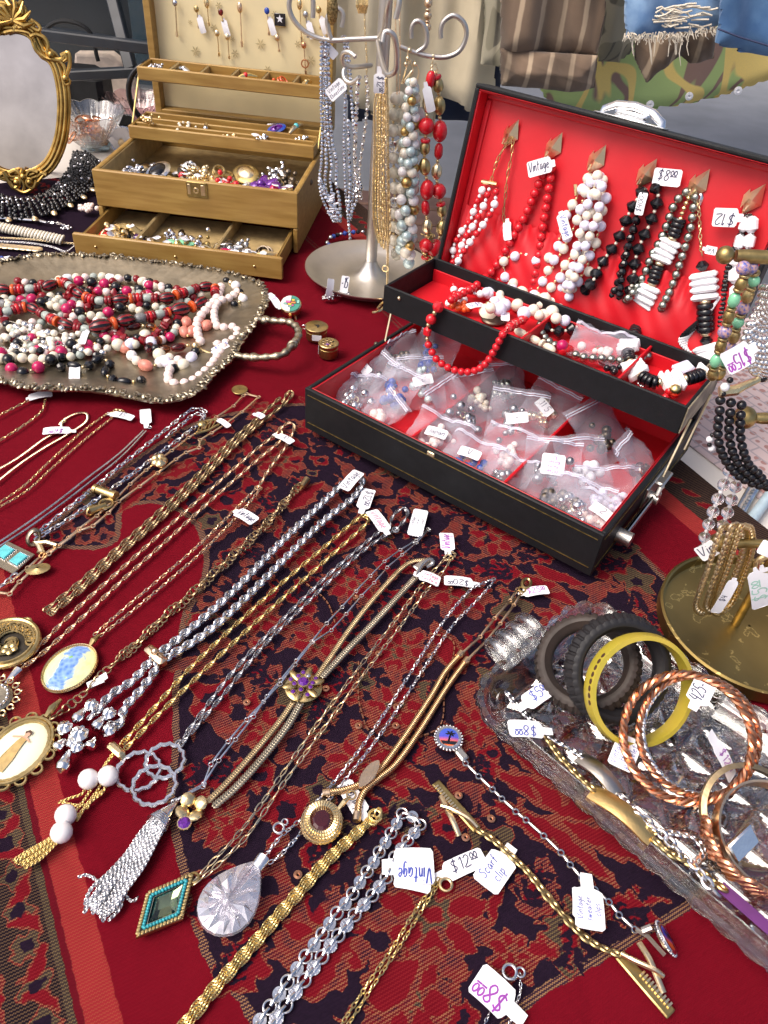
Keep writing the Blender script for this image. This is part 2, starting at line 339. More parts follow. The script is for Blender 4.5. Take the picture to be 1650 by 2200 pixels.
# ---------------------------------------------------------------- handwriting
GL = {'0': [[(.3, 1), (.05, .7), (.05, .3), (.3, 0), (.55, .3), (.55, .7), (.3, 1)]], '1': [[(.15, .8), (.32, 1), (.3, 0)]],
 '2': [[(.05, .8), (.3, 1), (.52, .75), (.3, .35), (.02, .02), (.6, .05)]], '3': [[(.05, .9), (.4, 1), (.5, .75), (.22, .55), (.5, .3), (.35, 0), (.02, .1)]],
 '4': [[(.15, 1), (.05, .45), (.55, .45)], [(.45, .9), (.42, 0)]], '5': [[(.55, 1), (.15, 1), (.1, .58), (.4, .62), (.52, .3), (.35, 0), (.03, .08)]],
 '6': [[(.45, 1), (.12, .55), (.08, .2), (.3, 0), (.52, .22), (.35, .45), (.1, .3)]], '7': [[(.05, 1), (.55, 1), (.2, 0)]],
 '8': [[(.5, .85), (.3, 1), (.1, .8), (.48, .3), (.3, 0), (.06, .25), (.5, .85)]], '9': [[(.5, .7), (.3, 1), (.08, .7), (.3, .5), (.5, .75), (.4, 0)]],
 '$': [[(.52, .82), (.28, .95), (.08, .75), (.48, .35), (.3, .08), (.04, .2)], [(.32, 1.12), (.26, -.1)]], '.': [[(.1, .02), (.14, .05)]], '-': [[(.05, .4), (.45, .42)]],
 'V': [[(0, 1), (.25, 0), (.55, 1)]], 'i': [[(.1, .6), (.1, 0)], [(.1, .82), (.12, .86)]], 'n': [[(.03, .58), (.05, 0), (.06, .4), (.28, .6), (.36, 0)]],
 't': [[(.2, .95), (.15, .1), (.32, .02)], [(0, .62), (.38, .64)]], 'a': [[(.38, .5), (.15, .58), (.03, .2), (.2, 0), (.38, .45), (.42, 0)]],
 'g': [[(.38, .5), (.15, .58), (.05, .2), (.22, .05), (.38, .5), (.34, -.3), (.08, -.3)]], 'e': [[(.04, .3), (.36, .36), (.22, .6), (.04, .25), (.2, 0), (.4, .12)]],
 'S': [[(.45, .88), (.2, 1), (.06, .75), (.42, .35), (.25, 0), (0, .12)]], 's': [[(.34, .5), (.15, .6), (.06, .42), (.32, .18), (.16, 0), (.02, .08)]], 'c': [[(.36, .5), (.15, .58), (.04, .25), (.18, 0), (.38, .1)]],
 'r': [[(.04, .58), (.06, 0), (.08, .4), (.3, .58)]], 'f': [[(.38, .95), (.2, .9), (.14, 0)], [(0, .52), (.34, .54)]], 'C': [[(.5, .85), (.25, 1), (.04, .5), (.22, 0), (.5, .12)]],
 'l': [[(.08, 1), (.08, 0)]], 'p': [[(.05, .58), (.06, -.35)], [(.06, .45), (.3, .6), (.36, .2), (.08, .05)]], 'w': [[(0, .58), (.1, 0), (.24, .45), (.36, 0), (.5, .58)]],
 'H': [[(.05, 1), (.05, 0)], [(.48, 1), (.48, 0)], [(.05, .5), (.48, .52)]], 'o': [[(.2, .58), (.04, .3), (.2, 0), (.38, .3), (.2, .58)]], 'B': [[(.05, 0), (.05, 1), (.4, .8), (.08, .54), (.46, .28), (.05, 0)]],
 'T': [[(0, 1), (.55, 1)], [(.28, 1), (.26, 0)]], 'd': [[(.36, .5), (.15, .58), (.04, .2), (.2, 0), (.36, .3), (.4, 1)], [(.38, .3), (.42, 0)]], 'J': [[(.4, 1), (.38, .1), (.15, 0), (.02, .2)]],
 'A': [[(0, 0), (.25, 1), (.5, 0)], [(.1, .4), (.4, .4)]], 'u': [[(.03, .58), (.08, .08), (.26, .05), (.36, .58), (.38, 0)]], 'R': [[(.05, 0), (.05, 1), (.42, .78), (.08, .5), (.48, 0)]],
 'h': [[(.05, 1), (.05, 0), (.08, .4), (.28, .56), (.36, 0)]], 'k': [[(.05, 1), (.05, 0)], [(.36, .6), (.06, .3), (.38, 0)]], '_': [[(0, -.12), (.7, -.1)]]}
def text_strokes(s, h):
    x = 0; out = []
    up = False
    for ch in s:
        if ch == '^': up = True; continue
        if ch == ' ': x += .35; continue
        k = .5 if up else 1; dy = .5 if up else 0
        for st in GL.get(ch, []): out.append(np.array([((x+a*k+.12*b*k)*h, (b*k+dy)*h) for a, b in st]))
        if up: out.append(np.array([((x-.02)*h, .42*h), ((x+.32)*h, .43*h)]))
        x += (max(a for st in GL.get(ch, [[(.3, 0)]]) for a, _ in st)+.16)*k
    return out, x*h
def ptag(parent, A, B, W, lines=(), ink='ink', rot=0, neck=True, nl=.006, arch=.0012, N=(0, 0, 1), size=None, label=None, name='price_tag', nw=.45):
    """hand-written card tag: body from far end A to neck end B; lettering is a sub-part"""
    A, B = np.asarray(A, float), np.asarray(B, float); X = B-A; L = np.linalg.norm(X); X = X/L
    N = np.asarray(N, float); N = unit(N-X*(N@X)); Y = np.cross(N, X)
    def mp(x, y, h=0): 
        a = arch*math.sin(PI*min(max(x/L, 0), 1.2))+arch*.4*(y/W*2)**2
        return A+X*x+Y*y+N*(a+h)
    xs = [0, .06*L, .3*L, .6*L, .94*L, L]; hw = [W*.40, W*.5, W*.5, W*.5, W*.5, W*.40]
    if neck: xs += [L+nl*.12, L+nl*.5, L+nl]; hw += [W*nw/2, W*nw/2, W*nw/2*.9]
    V = []
    for x, h in zip(xs, hw): V += [mp(x, -h, 0), mp(x, 0, 0), mp(x, h, 0)]
    n = len(xs); V = np.array(V); V2 = V+N*.00035; F1 = gridF(n, 3)
    mb = MB(); k = len(V); rim = [3*i for i in range(n)]; rim2 = [3*i+2 for i in range(n)][::-1]; loop = rim+rim2
    side = [[loop[i], loop[(i+1) % len(loop)], loop[(i+1) % len(loop)]+k, loop[i]+k] for i in range(len(loop))]
    mb.add(np.vstack([V, V2]), [F1[:, ::-1], F1+k, np.array(side)[:, ::-1]])
    o = part(name, mb, 'paper', parent, label, smooth=True)
    if lines:
        horiz = rot in (0, 180); along = L if horiz else W; across = W if horiz else L
        sz = size or min(across*.8/(len(lines)*1.25), .6*across)
        tm = MB()
        for li, s in enumerate(lines):
            st, w = text_strokes(s, sz)
            k = min(1, along*.88/max(w, 1e-6)); base = across/2 - (li+1)*across/(len(lines)+.35)+ (across/(len(lines)+.35)-sz)*.5 - .02*across
            for q in st:
                q = np.c_[q[:, 0]*k-w*k/2, q[:, 1]*1.0+base]
                pl = smooth_path(np.c_[q, np.zeros(len(q))], sz*.13)[:, :2] if len(q) > 2 else q
                t = np.gradient(pl, axis=0); t /= np.linalg.norm(t, axis=1)[:, None]+1e-9; nn = np.c_[-t[:, 1], t[:, 0]]*sz*.05
                VV = []
                for u, v in np.vstack([pl+nn, pl-nn]):
                    x, y = {0: (L/2+u, v), 180: (L/2-u, -v), 90: (L/2-v, u), 270: (L/2+v, -u)}[rot]
                    VV.append(mp(x, y, .0005))
                m_ = len(pl); tm.add(VV, np.array([[i+m_, i+1+m_, i+1, i] for i in range(m_-1)]))
        if tm.n: part('lettering', tm, ink, o, smooth=False)
    return o

# ---------------------------------------------------------------- beads
_bc = {}
def bead_mesh(shape, m):
    k = (shape, m if isinstance(m, str) else m.name)
    if k in _bc: return _bc[k]
    mb = MB()
    if shape == 'ball': mb.add(*sphere(1, 14, 9))
    elif shape == 'small': mb.add(*sphere(1, 8, 5))
    elif shape == 'oval': mb.add(*sphere(1, 12, 9, 1.35))
    elif shape == 'long': mb.add(*lathe([(.02, -1.8), (.55, -1.6), (.95, -.9), (1, 0), (.95, .9), (.55, 1.6), (.02, 1.8)], 12))
    elif shape == 'disc': mb.add(*lathe([(.1, -.3), (.9, -.3), (1, -.15), (1, .15), (.9, .3), (.1, .3)], 14))
    elif shape == 'barrel': mb.add(*lathe([(.1, -1), (.7, -1), (.95, -.6), (1, 0), (.95, .6), (.7, 1), (.1, 1)], 12))
    elif shape == 'cone2': mb.add(*lathe([(.1, -.8), (.45, -.75), (1, -.12), (1, .12), (.45, .75), (.1, .8)], 12))
    elif shape == 'ridged':
        V, F = lathe([(.05, -1.5), (.5, -1.3), (.9, -.7), (1, 0), (.9, .7), (.5, 1.3), (.05, 1.5)], 24)
        a = np.arctan2(V[:, 1], V[:, 0]); V[:, :2] *= (1-.10*(np.cos(a*8) > 0))[:, None]; mb.add(V, F)
    elif shape == 'stripes':                      # dark melon bead with pale stripes cut round it
        V, F = lathe([(.05, -1.5), (.5, -1.3), (.9, -.7), (1, 0), (.9, .7), (.5, 1.3), (.05, 1.5)], 32)
        a = np.arctan2(V[:, 1], V[:, 0]); V[:, :2] *= (1-.05*(np.cos(a*8) > .6))[:, None]
        F = np.asarray(F); ctr = np.arctan2(V[F][:, :, 1].mean(1), V[F][:, :, 0].mean(1)); sel = np.cos(ctr*8) > .55
        mb.add(V, [F[~sel]], 0); mb.add(V, [F[sel]], 1); me, _ = mb.mesh('bead', [m, 'darkred'], (0, 0, 0)); _bc[k] = me; return me
    elif shape == 'chip': 
        V, F = box((0, 0, 0), (1.9, 1.9, 1.5), .45); mb.add(V+np.random.default_rng(3).normal(0, .12, V.shape), F)
    elif shape == 'facet':
        mb.add(*lathe([(.1, -1), (.75, -.65), (1, -.15), (1, .15), (.75, .65), (.1, 1)], 8)); me, _ = mb.mesh('bead', m, (0, 0, 0), smooth=False); _bc[k] = me; return me
    elif shape == 'slab': mb.add(*box((0, 0, 0), (2, .9, .5), .18))
    elif shape == 'nug': mb.add(*box((0, 0, 0), (1.7, 1.2, 2.2), .5))
    me, _ = mb.mesh('bead', m, (0, 0, 0)); _bc[k] = me; return me
LEN = {'ball': 2, 'small': 2, 'oval': 2.7, 'long': 3.6, 'disc': .62, 'barrel': 2, 'cone2': 1.6, 'ridged': 3, 'stripes': 3, 'chip': 1.6, 'facet': 2, 'slab': .52, 'nug': 2.2}
def strand(parent, pts, seq, gap=.0002, name='bead', up0=None, jit=0.0, limit=300, thread='pearlcream', taper=None):
    """string beads (shape, material, radius) of a repeating sequence on a path, each bead a part"""
    p = smooth_path(pts, .0008) if len(pts) > 2 else np.linspace(pts[0], pts[1], 60)
    s = np.r_[0, np.cumsum(np.linalg.norm(np.diff(p, axis=0), axis=1))]; t, N, B = frames(p, up0=up0); x = 0; i = 0; out = []; c0 = 0
    while i < limit:
        sh, m, r = seq[i % len(seq)]
        if taper: r = r*taper(min(1, x/s[-1]))
        h = LEN[sh]*r/2
        if x+2*h > s[-1]+h: break
        k = min(int(np.searchsorted(s, x+h)), len(p)-1); a = R_.uniform(0, 6.28) if sh not in ('slab',) else R_.uniform(-.15, .15)
        X = math.cos(a)*N[k]+math.sin(a)*B[k]; Y = np.cross(t[k], X)
        if sh == 'slab': X, Y = B[k]*math.cos(a)+N[k]*math.sin(a), None; Y = np.cross(t[k], X)
        o = inst(name, bead_mesh(sh, m), parent, p[k]+NR.normal(0, jit, 3)*r, np.stack([X, Y, t[k]], 1), (r, r, r)); out.append(o)
        x += 2*h+gap; i += 1
    if thread:
        q = p[::12] if len(p) > 24 else p; mb = MB().add(*tube(q, .0003, 4)); part('thread', mb, thread, parent)
    return out
# ================================================================ setting: ground, table, shawl
TD = unit((.53, -.848, 0)); TN = np.array([.848, .53, 0])            # the shawl's own directions: along and across its borders
def structure(name, mb, m, smooth=False):
    o = part(name, mb, m, smooth=smooth); o['kind'] = 'structure'; return o
asphalt = mat('asphalt', (.22, .23, .25), .85, 0, .15, 4, .12, 60, col2=(.18, .19, .205))
structure('ground', MB().add([(-60, -60, -.75), (60, -60, -.75), (60, 60, -.75), (-60, 60, -.75)], [[0, 1, 2, 3]]), asphalt)
wood_dark = mat('weathered_wood', (.16, .085, .06), .6, 0, .35, 12, .3)
deck = thing('wooden_pallet', 'low brown wooden board platform on the ground behind the stall', 'platform', (.25, 2.7, -.75))
for k in range(7): part('plank', MB().add(*box((.22, 2.2+k*.15, -.68), (1.5, .135, .04), .006)), wood_dark, deck)
for k in range(2): part('bearer', MB().add(*box((-.2+k*.85, 2.65, -.73), (.07, 1.05, .05), .005)), wood_dark, deck)

# table under the shawl
tb = thing('market_table', 'white market table standing under the red shawl', 'table', (0, .6, -.75))
def tn(n, t, z=0): return TN*n+TD*t+np.array([0, 0, z])
NE, NW, T0, T1 = .628, -.75, -2.2, .35
part('table_top', MB().add(*obox((0, 0, 0), TN, -TD, (0, 0, 1.), (NW, -T1, -.045), (NE, -T0, -.0052), .006)), 'white_table', tb)
for n_, t_ in ((NW+.08, T0+.1), (NE-.08, T0+.1), (NW+.08, T1-.1), (NE-.08, T1-.1)):
    part('leg', MB().add(*tube([tn(n_, t_, -.05), tn(n_, t_, -.75)], .018, 10)), 'steel', tb)

# woven pattern as distance fields carried by the cloth's vertices -----------------------------------------
def sd_poly(p, poly, closed=True):
    """signed distance (negative inside) of points p (n,2) to polygon"""
    a = poly; b = np.roll(poly, -1, 0); d = np.full(len(p), 1e9); s = np.ones(len(p), bool)
    for (ax, ay), (bx, by) in zip(a, b):
        ex, ey = bx-ax, by-ay; wx, wy = p[:, 0]-ax, p[:, 1]-ay
        t = np.clip((wx*ex+wy*ey)/(ex*ex+ey*ey+1e-12), 0, 1); d = np.minimum(d, (wx-ex*t)**2+(wy-ey*t)**2)
        c = ((ay > p[:, 1]) != (by > p[:, 1])) & (p[:, 0] < (bx-ax)*(p[:, 1]-ay)/((by-ay) if by != ay else 1e-12)+ax); s ^= c
    return np.sqrt(d)*np.where(s, 1, -1)
ST = .0019
gn = np.arange(-.42, .622, ST); gt = np.arange(-1.42, .14, ST)
Gn, Gt = np.meshgrid(gn, gt, indexing='ij')
CX = Gn*TN[0]+Gt*TD[0]; CY = Gn*TN[1]+Gt*TD[1]; CP = np.c_[CX.ravel(), CY.ravel()]
BIG = .05
_w = lambda a, b_, c_: np.sin(CP[:, 0]*a+c_+1.3*np.sin(CP[:, 1]*b_*.6+c_*2))*np.sin(CP[:, 1]*b_+2.1*c_)
WP = CP+np.stack([.0017*_w(210, 190, 1)+.0011*_w(520, 470, 2.2), .0017*_w(190, 230, 3.1)+.0011*_w(480, 560, .7)], 1)     # hand-drawn waver of the woven outlines
f_navy = np.full(len(CP), BIG); f_lay = {k: np.full(len(CP), BIG) for k in ('tan', 'olive', 'red', 'dark', 'bit')}
def field(arr, poly, pad=.012):
    poly = np.asarray(poly)[:, :2]; lo, hi = poly.min(0)-pad, poly.max(0)+pad
    Q = CP if arr is f_navy else WP
    m = np.where((Q[:, 0] > lo[0]) & (Q[:, 0] < hi[0]) & (Q[:, 1] > lo[1]) & (Q[:, 1] < hi[1]))[0]
    if len(m): arr[m] = np.minimum(arr[m], sd_poly(Q[m], poly))
navy_px = [(640,868),(520,885),(430,905),(330,962),(225,1042),(150,1100),(95,1150),(130,1165),(235,1160),(255,1090),(340,1072),(420,1110),(450,1180),
 (440,1260),(405,1320),(392,1420),(385,1500),(388,1600),(376,1700),(388,1790),(410,1880),(430,1970),(470,2070),(520,2125),(590,2230),(700,2330),(900,2370),
 (1020,2270),(1080,2190),(1160,2115),(1310,2030),(1430,1960),(1510,1900),(1600,1800),(1660,1680),(1600,1500),(1510,1345),(1430,1250),(1355,1170),(1250,1060),(1100,930),(900,860)]
navy_w = smooth_path(px(navy_px), .006, True)[:, :2]
field(f_navy, navy_w, .06)
back_w = smooth_path(px([(0,215),(150,215),(330,265),(330,420),(240,520),(150,545),(80,560),(-60,580),(-200,500),(-200,300)]), .01, True)[:, :2]
field(f_navy, back_w, .05)
mid_w = smooth_path(px([(600,420),(760,445),(700,520),(640,600),(560,640),(520,560)]), .01, True)[:, :2]
def carve(poly, gap=.0014, pad=.006):
    poly = np.asarray(poly)[:, :2]; lo, hi = poly.min(0)-pad, poly.max(0)+pad; Q = WP
    m = np.where((Q[:, 0] > lo[0]) & (Q[:, 0] < hi[0]) & (Q[:, 1] > lo[1]) & (Q[:, 1] < hi[1]))[0]
    if len(m):
        s = gap-sd_poly(Q[m], poly)
        for a in f_lay.values(): a[m] = np.maximum(a[m], s)
def leaf(c, a, L, W, lobes=0, amp=.18, n=18, bend=0.0):
    t = np.linspace(0, 1, n); w = np.sin(PI*t**.8)*W/2*(1+(amp*np.sign(np.sin(t*lobes*PI*2)) if lobes else 0))
    x = (t-.5)*L; y0 = bend*L*np.sin(PI*t); q = np.vstack([np.c_[x, y0+w], np.c_[x, y0-w][::-1]])
    ca, sa = math.cos(a), math.sin(a); return np.c_[q[:, 0]*ca-q[:, 1]*sa+c[0], q[:, 0]*sa+q[:, 1]*ca+c[1]]
def flower(c, R, k=6, a0=0.0, d=.3, n=48):
    t = np.arange(n)*2*PI/n; r = R*(1-d*(.5-.5*np.cos(k*(t+a0)))**.8); return np.c_[c[0]+r*np.cos(t), c[1]+r*np.sin(t)]
FN = f_navy.reshape(Gn.shape)
def navy_at(c):
    i = int(round((c[0]*TN[0]+c[1]*TN[1]-gn[0])/ST)); j = int(round((c[0]*TD[0]+c[1]*TD[1]-gt[0])/ST))
    return FN[i, j] if 0 <= i < len(gn) and 0 <= j < len(gt) else .05
inside = lambda c: navy_at(c) < -.006
def motif_leaf(c, a, L, W, b=0.0, kinds=('tan', 'red')):
    o = leaf(c, a, L, W, R_.choice((3, 4, 5)), .22, 22, b); carve(o); field(f_lay[kinds[0]], o)
    if len(kinds) > 1: field(f_lay[kinds[1]], leaf(c, a, L*.72, W*.42, 0, 0, 14, b*.7))
    if W > .012:
        for s in (-.26, -.08, .1, .26):
            for q in (1, -1): field(f_lay['dark'], leaf((c[0]+math.cos(a)*L*s-q*math.sin(a)*W*.22, c[1]+math.sin(a)*L*s+q*math.cos(a)*W*.22), a+q*.7, W*.42, W*.09, 0, 0, 8))
        field(f_lay['dark'], leaf(c, a, L*.66, W*.09, 0, 0, 10, b*.7))
def motif_flower(c, R, a=0.0):
    o = flower(c, R, 7, a, .34); carve(o); field(f_lay['tan'], o)
    for k in range(7):
        q = (c[0]+R*.56*math.cos(a+k*2*PI/7), c[1]+R*.56*math.sin(a+k*2*PI/7)); field(f_lay['red'], leaf(q, a+k*2*PI/7, R*.62, R*.36, 0, 0, 12))
    field(f_lay['olive'], flower(c, R*.34, 5, a, .3, 30)); field(f_lay['red'], flower(c, R*.17, 5, a, .2, 20))
R_.seed(5)
big = [((985,1265),.034),((860,1395),.030),((850,1520),.026),((600,985),.030),((480,960),.020),((1060,1150),.026),((760,1250),.026),((680,1370),.024),((930,1960),.040),((700,2010),.030),
 ((560,1320),.020),((640,1180),.024),((760,1640),.024),((560,1560),.020),((1020,1560),.020),((480,1760),.022),((1210,1330),.024),((560,880),.02),((880,2140),.03),((1290,1480),.03),((1380,1640),.03),((1100,2050),.016)]
taken = []
for q, R in big:
    c = P(*q)[:2]; taken.append((c, R)); motif_flower(c, R, R_.uniform(0, 6))
# fans of long crimson blades as on the right of the field
for (x0, y0), (x1, y1), w in (((1090,1600),(1440,1880),.017),((1060,1650),(1400,1870),.014),((1120,1570),(1330,1640),.013),((1180,1760),(1490,1900),.012),((930,1690),(760,1560),.012),((1050,1720),(1330,1900),.012),
  ((640,2140),(760,1990),.02),((800,2160),(900,2060),.02),((1000,1440),(930,1330),.016),((620,1090),(700,1030),.014),((780,1120),(700,1190),.014),((330,1010),(250,1100),.012),((420,980),(330,1030),.012),((1120,1230),(1240,1300),.014)):
    a, b = P(x0, y0)[:2], P(x1, y1)[:2]; c = (a+b)/2; d = b-a; ang = math.atan2(d[1], d[0]); L = np.linalg.norm(d)
    o = leaf(c, ang, L*1.04, w*1.5, 0, 0, 20, .05); carve(o); field(f_lay['tan'], o); field(f_lay['red'], leaf(c, ang, L, w*1.12, 0, 0, 20, .05)); taken += [(a+d*k, w*.7) for k in (.1, .3, .5, .7, .9)]
lo, hi = navy_w.min(0), navy_w.max(0); tries = 0
while tries < 5200:
    tries += 1; c = np.array([R_.uniform(lo[0], hi[0]), R_.uniform(lo[1], hi[1])]); r = R_.choice((.016, .013, .011, .009, .007, .006)) if tries > 900 else .017
    if not inside(c) or any((c[0]-q[0])**2+(c[1]-q[1])**2 < (.80*(r+R))**2 for q, R in taken): continue
    taken.append((c, r)); u = R_.random(); a = R_.uniform(0, 6.28)
    if u < .55: motif_leaf(c, a, r*2.5, r*1.5, R_.uniform(-.15, .15), R_.choice((('tan', 'red'), ('olive', 'red'), ('red', 'tan'), ('red', 'olive'), ('tan', 'red'), ('red',))))
    elif u < .8: o = flower(c, r*1.15, R_.choice((4, 5, 6)), a, .4, 30); carve(o); field(f_lay[R_.choice(('red', 'olive', 'tan'))], o); field(f_lay['dark'], flower(c, r*.4, 5, a, .3, 18))
    else: o = leaf(c, a, r*3.2, r*.8, 0, 0, 16, R_.uniform(-.3, .3)); carve(o); field(f_lay[R_.choice(('red', 'tan', 'red'))], o)
for k in range(420):                                    # slivers and flecks woven over the flowers
    c = np.array([R_.uniform(lo[0], hi[0]), R_.uniform(lo[1], hi[1])])
    if inside(c): field(f_lay[R_.choice(('dark', 'dark', 'bit', 'bit', 'bit'))], leaf(c, R_.uniform(0, 6.28), R_.uniform(.006, .018), R_.uniform(.002, .0045), 0, 0, 10, R_.uniform(-.4, .4)), .006)
for k in range(46):                                     # the bed of leaves in the far corner
    c = back_w.mean(0)+np.array([R_.uniform(-.25, .3), R_.uniform(-.2, .2)])
    if sd_poly(c[None], back_w)[0] > -.01: continue
    motif_leaf(c, R_.uniform(0, 6), .07, .035, 0, R_.choice((('red', 'dark'), ('tan', 'red'), ('olive', 'red'))))
# borders: two stripes per side and a band of scrolls beyond
n_l, n_r = (P(90, 1650)@TN), (P(1475, 1105)@TN)
for sgn, n0 in ((-1, n_l), (1, n_r)):
    for k in range(70):
        t = -1.4+k*.0225; 
        for row, (off, kk) in enumerate(((.030, 'olive'), (.056, 'tan'))):
            if sgn > 0 and row: continue
            c = (TN*(n0+sgn*off)+TD*(t+row*.011))[:2]; a = math.atan2(TD[1], TD[0])
            if sgn > 0: field(f_lay['red'], leaf(c, a+.5, .02, .008, 0, 0, 12)); continue
            field(f_lay[kk], flower(c, .0105, 4, k*.4+row, .45, 26)); field(f_lay['red'], leaf(c+TD[:2]*.011, a+(.9 if k % 2 else -.9), .022, .008, 0, 0, 12, .15)); field(f_lay['dark'], flower(c, .004, 4, k, .3, 14))
cl = MB()
U = NR.normal(0, 1, 6)
Z = -.0028+.0012*np.sin(CX*9+1.3)*np.sin(CY*7+.4)+.0006*np.sin(CX*31+CY*17)+.0005*np.sin(CX*23-CY*37+1)
Z = np.minimum(Z, -.0008)
drop = np.clip(Gn-.612, 0, 1); V = np.stack([CX, CY, Z], -1).reshape(-1, 3)
cl.add(V, gridF(len(gn), len(gt)))
m, nt, l, b = newmat('jacquard_wool'); inp(b, Roughness=.88); b.inputs['Specular IOR Level'].default_value = .06
def attr(n): a = nt.new('ShaderNodeAttribute'); a.attribute_name = n; return a.outputs['Fac']
co = node(nt, 'TexCoord'); mp = node(nt, 'Mapping'); l.new(co.outputs['Object'], mp.inputs[0]); mp.inputs['Rotation'].default_value[2] = -math.atan2(TD[1], TD[0])
sx = node(nt, 'SeparateXYZ'); l.new(mp.outputs[0], sx.inputs[0])
fx = math_(nt, l, 'MULTIPLY', sx.outputs[0], 2*PI/.0020); fy = math_(nt, l, 'MULTIPLY', sx.outputs[1], 2*PI/.0017)
sh = math_(nt, l, 'MULTIPLY', math_(nt, l, 'SINE', fy), 1.2)
weave = math_(nt, l, 'MULTIPLY', math_(nt, l, 'SINE', math_(nt, l, 'ADD', fx, sh)), math_(nt, l, 'SINE', fy))      # staggered float threads
def step(v, w=.25, o=0.0):
    n = node(nt, 'MapRange'); n.inputs[1].default_value = o-w; n.inputs[2].default_value = o+w; l.new(v, n.inputs[0]); return n.outputs[0]
n5 = node(nt, 'TexNoise', Scale=130.0, Detail=2.0); l.new(co.outputs['Object'], n5.inputs[0]); nz = node(nt, 'TexNoise', Scale=420.0, Detail=3.0); l.new(co.outputs['Object'], nz.inputs[0]); nb = node(nt, 'TexNoise', Scale=9.0, Detail=4.0); l.new(co.outputs['Object'], nb.inputs[0])
jag = math_(nt, l, 'ADD', math_(nt, l, 'MULTIPLY', math_(nt, l, 'SUBTRACT', nz.outputs[0], .5), .0026), math_(nt, l, 'MULTIPLY', math_(nt, l, 'SUBTRACT', n5.outputs[0], .5), .004))
def inside_(n, off=0.0): return step(math_(nt, l, 'MULTIPLY', math_(nt, l, 'ADD', math_(nt, l, 'ADD', attr(n), jag), off), -1), .00022)
dots = step(weave, .18, .22)
CRIM, RED, NAVY, TANC, OLV, ORA = (.125, .003, .009), (.125, .0018, .0075), (.008, .0045, .010), (.22, .092, .052), (.14, .10, .045), (.26, .05, .03)
redc = mixc(nt, l, math_(nt, l, 'MULTIPLY', step(nz.outputs[0], .2, .5), .45), RED, (.105, .002, .007)); redc = mixc(nt, l, math_(nt, l, 'MULTIPLY', nb.outputs[0], .35), redc, (.20, .006, .018))
navyc = mixc(nt, l, nz.outputs[0], NAVY, (.017, .008, .02))
tanf = mixc(nt, l, dots, mixc(nt, l, step(n5.outputs[0], .1, .5), (.12, .005, .011), (.03, .006, .016)), mixc(nt, l, n5.outputs[0], TANC, (.24, .055, .035))); olvf = mixc(nt, l, dots, (.035, .022, .022), OLV)
crf = mixc(nt, l, math_(nt, l, 'MULTIPLY', dots, .28), CRIM, (.32, .03, .03))
ndist = sx.outputs[1]
c = redc
# bands: distance across the border
def band(lo, hi):
    a = nt.new('ShaderNodeAttribute'); a.attribute_name = 'across'
    j = math_(nt, l, 'ADD', a.outputs['Fac'], math_(nt, l, 'MULTIPLY', jag, .5))
    return math_(nt, l, 'MULTIPLY', step(j, .0003, lo), math_(nt, l, 'SUBTRACT', 1, step(j, .0003, hi)))
oraf = mixc(nt, l, math_(nt, l, 'ADD', math_(nt, l, 'MULTIPLY', dots, .8), .1), (.24, .012, .02), ORA); navb = mixc(nt, l, math_(nt, l, 'MULTIPLY', dots, .5), NAVY, (.20, .12, .06))
for nm, lo, hi, cc in (('l', -.2, -.010, navb), ('l2', -.014, -.010, (.10, .004, .01)), ('o', -.010, .008, oraf), ('d', -.018, -.014, olvf)):
    c = mixc(nt, l, band(n_l+lo, n_l+hi), c, cc)
for lo, hi, cc in ((.010, .2, navb), (-.010, .010, oraf), (-.083, -.080, tanf), (-.077, -.075, tanf)):
    c = mixc(nt, l, band(n_r+lo, n_r+hi), c, cc)
c = mixc(nt, l, inside_('navy', -.0055), c, mixc(nt, l, dots, (.03, .012, .025), (.30, .16, .075)))
c = mixc(nt, l, inside_('navy', -.0005), c, navyc)
for nm, ff in (('tan', tanf), ('olive', olvf), ('red', crf), ('bit', tanf), ('dark', navyc)):
    c = mixc(nt, l, inside_(nm, -.0009), c, mixc(nt, l, math_(nt, l, 'MULTIPLY', dots, .9), (.11, .008, .012), (.30, .125, .062)) if nm != 'dark' else navyc); c = mixc(nt, l, inside_(nm, .0002), c, ff)
l.new(c, b.inputs['Base Color'])
bp = node(nt, 'Bump', Strength=.5, Distance=.0006); l.new(math_(nt, l, 'ADD', weave, nz.outputs[0]), bp.inputs['Height']); n9 = node(nt, 'TexNoise', Scale=14.0, Detail=3.0, Distortion=.8); l.new(co.outputs['Object'], n9.inputs[0]); b9 = node(nt, 'Bump', Strength=.35, Distance=.02); l.new(n9.outputs[0], b9.inputs['Height']); l.new(b9.outputs[0], bp.inputs['Normal']); l.new(bp.outputs[0], b.inputs['Normal'])
shawl = tag_(part('shawl', cl, m), 'red and navy paisley shawl spread over the market table', 'tablecloth')
me = shawl.data
def setattr_(n, arr): a = me.attributes.new(n, 'FLOAT', 'POINT'); a.data.foreach_set('value', np.asarray(arr, np.float32).ravel())
inn = np.minimum(f_navy, BIG)
setattr_('navy', f_navy); setattr_('across', Gn)
for k, a in f_lay.items(): setattr_(k, a)

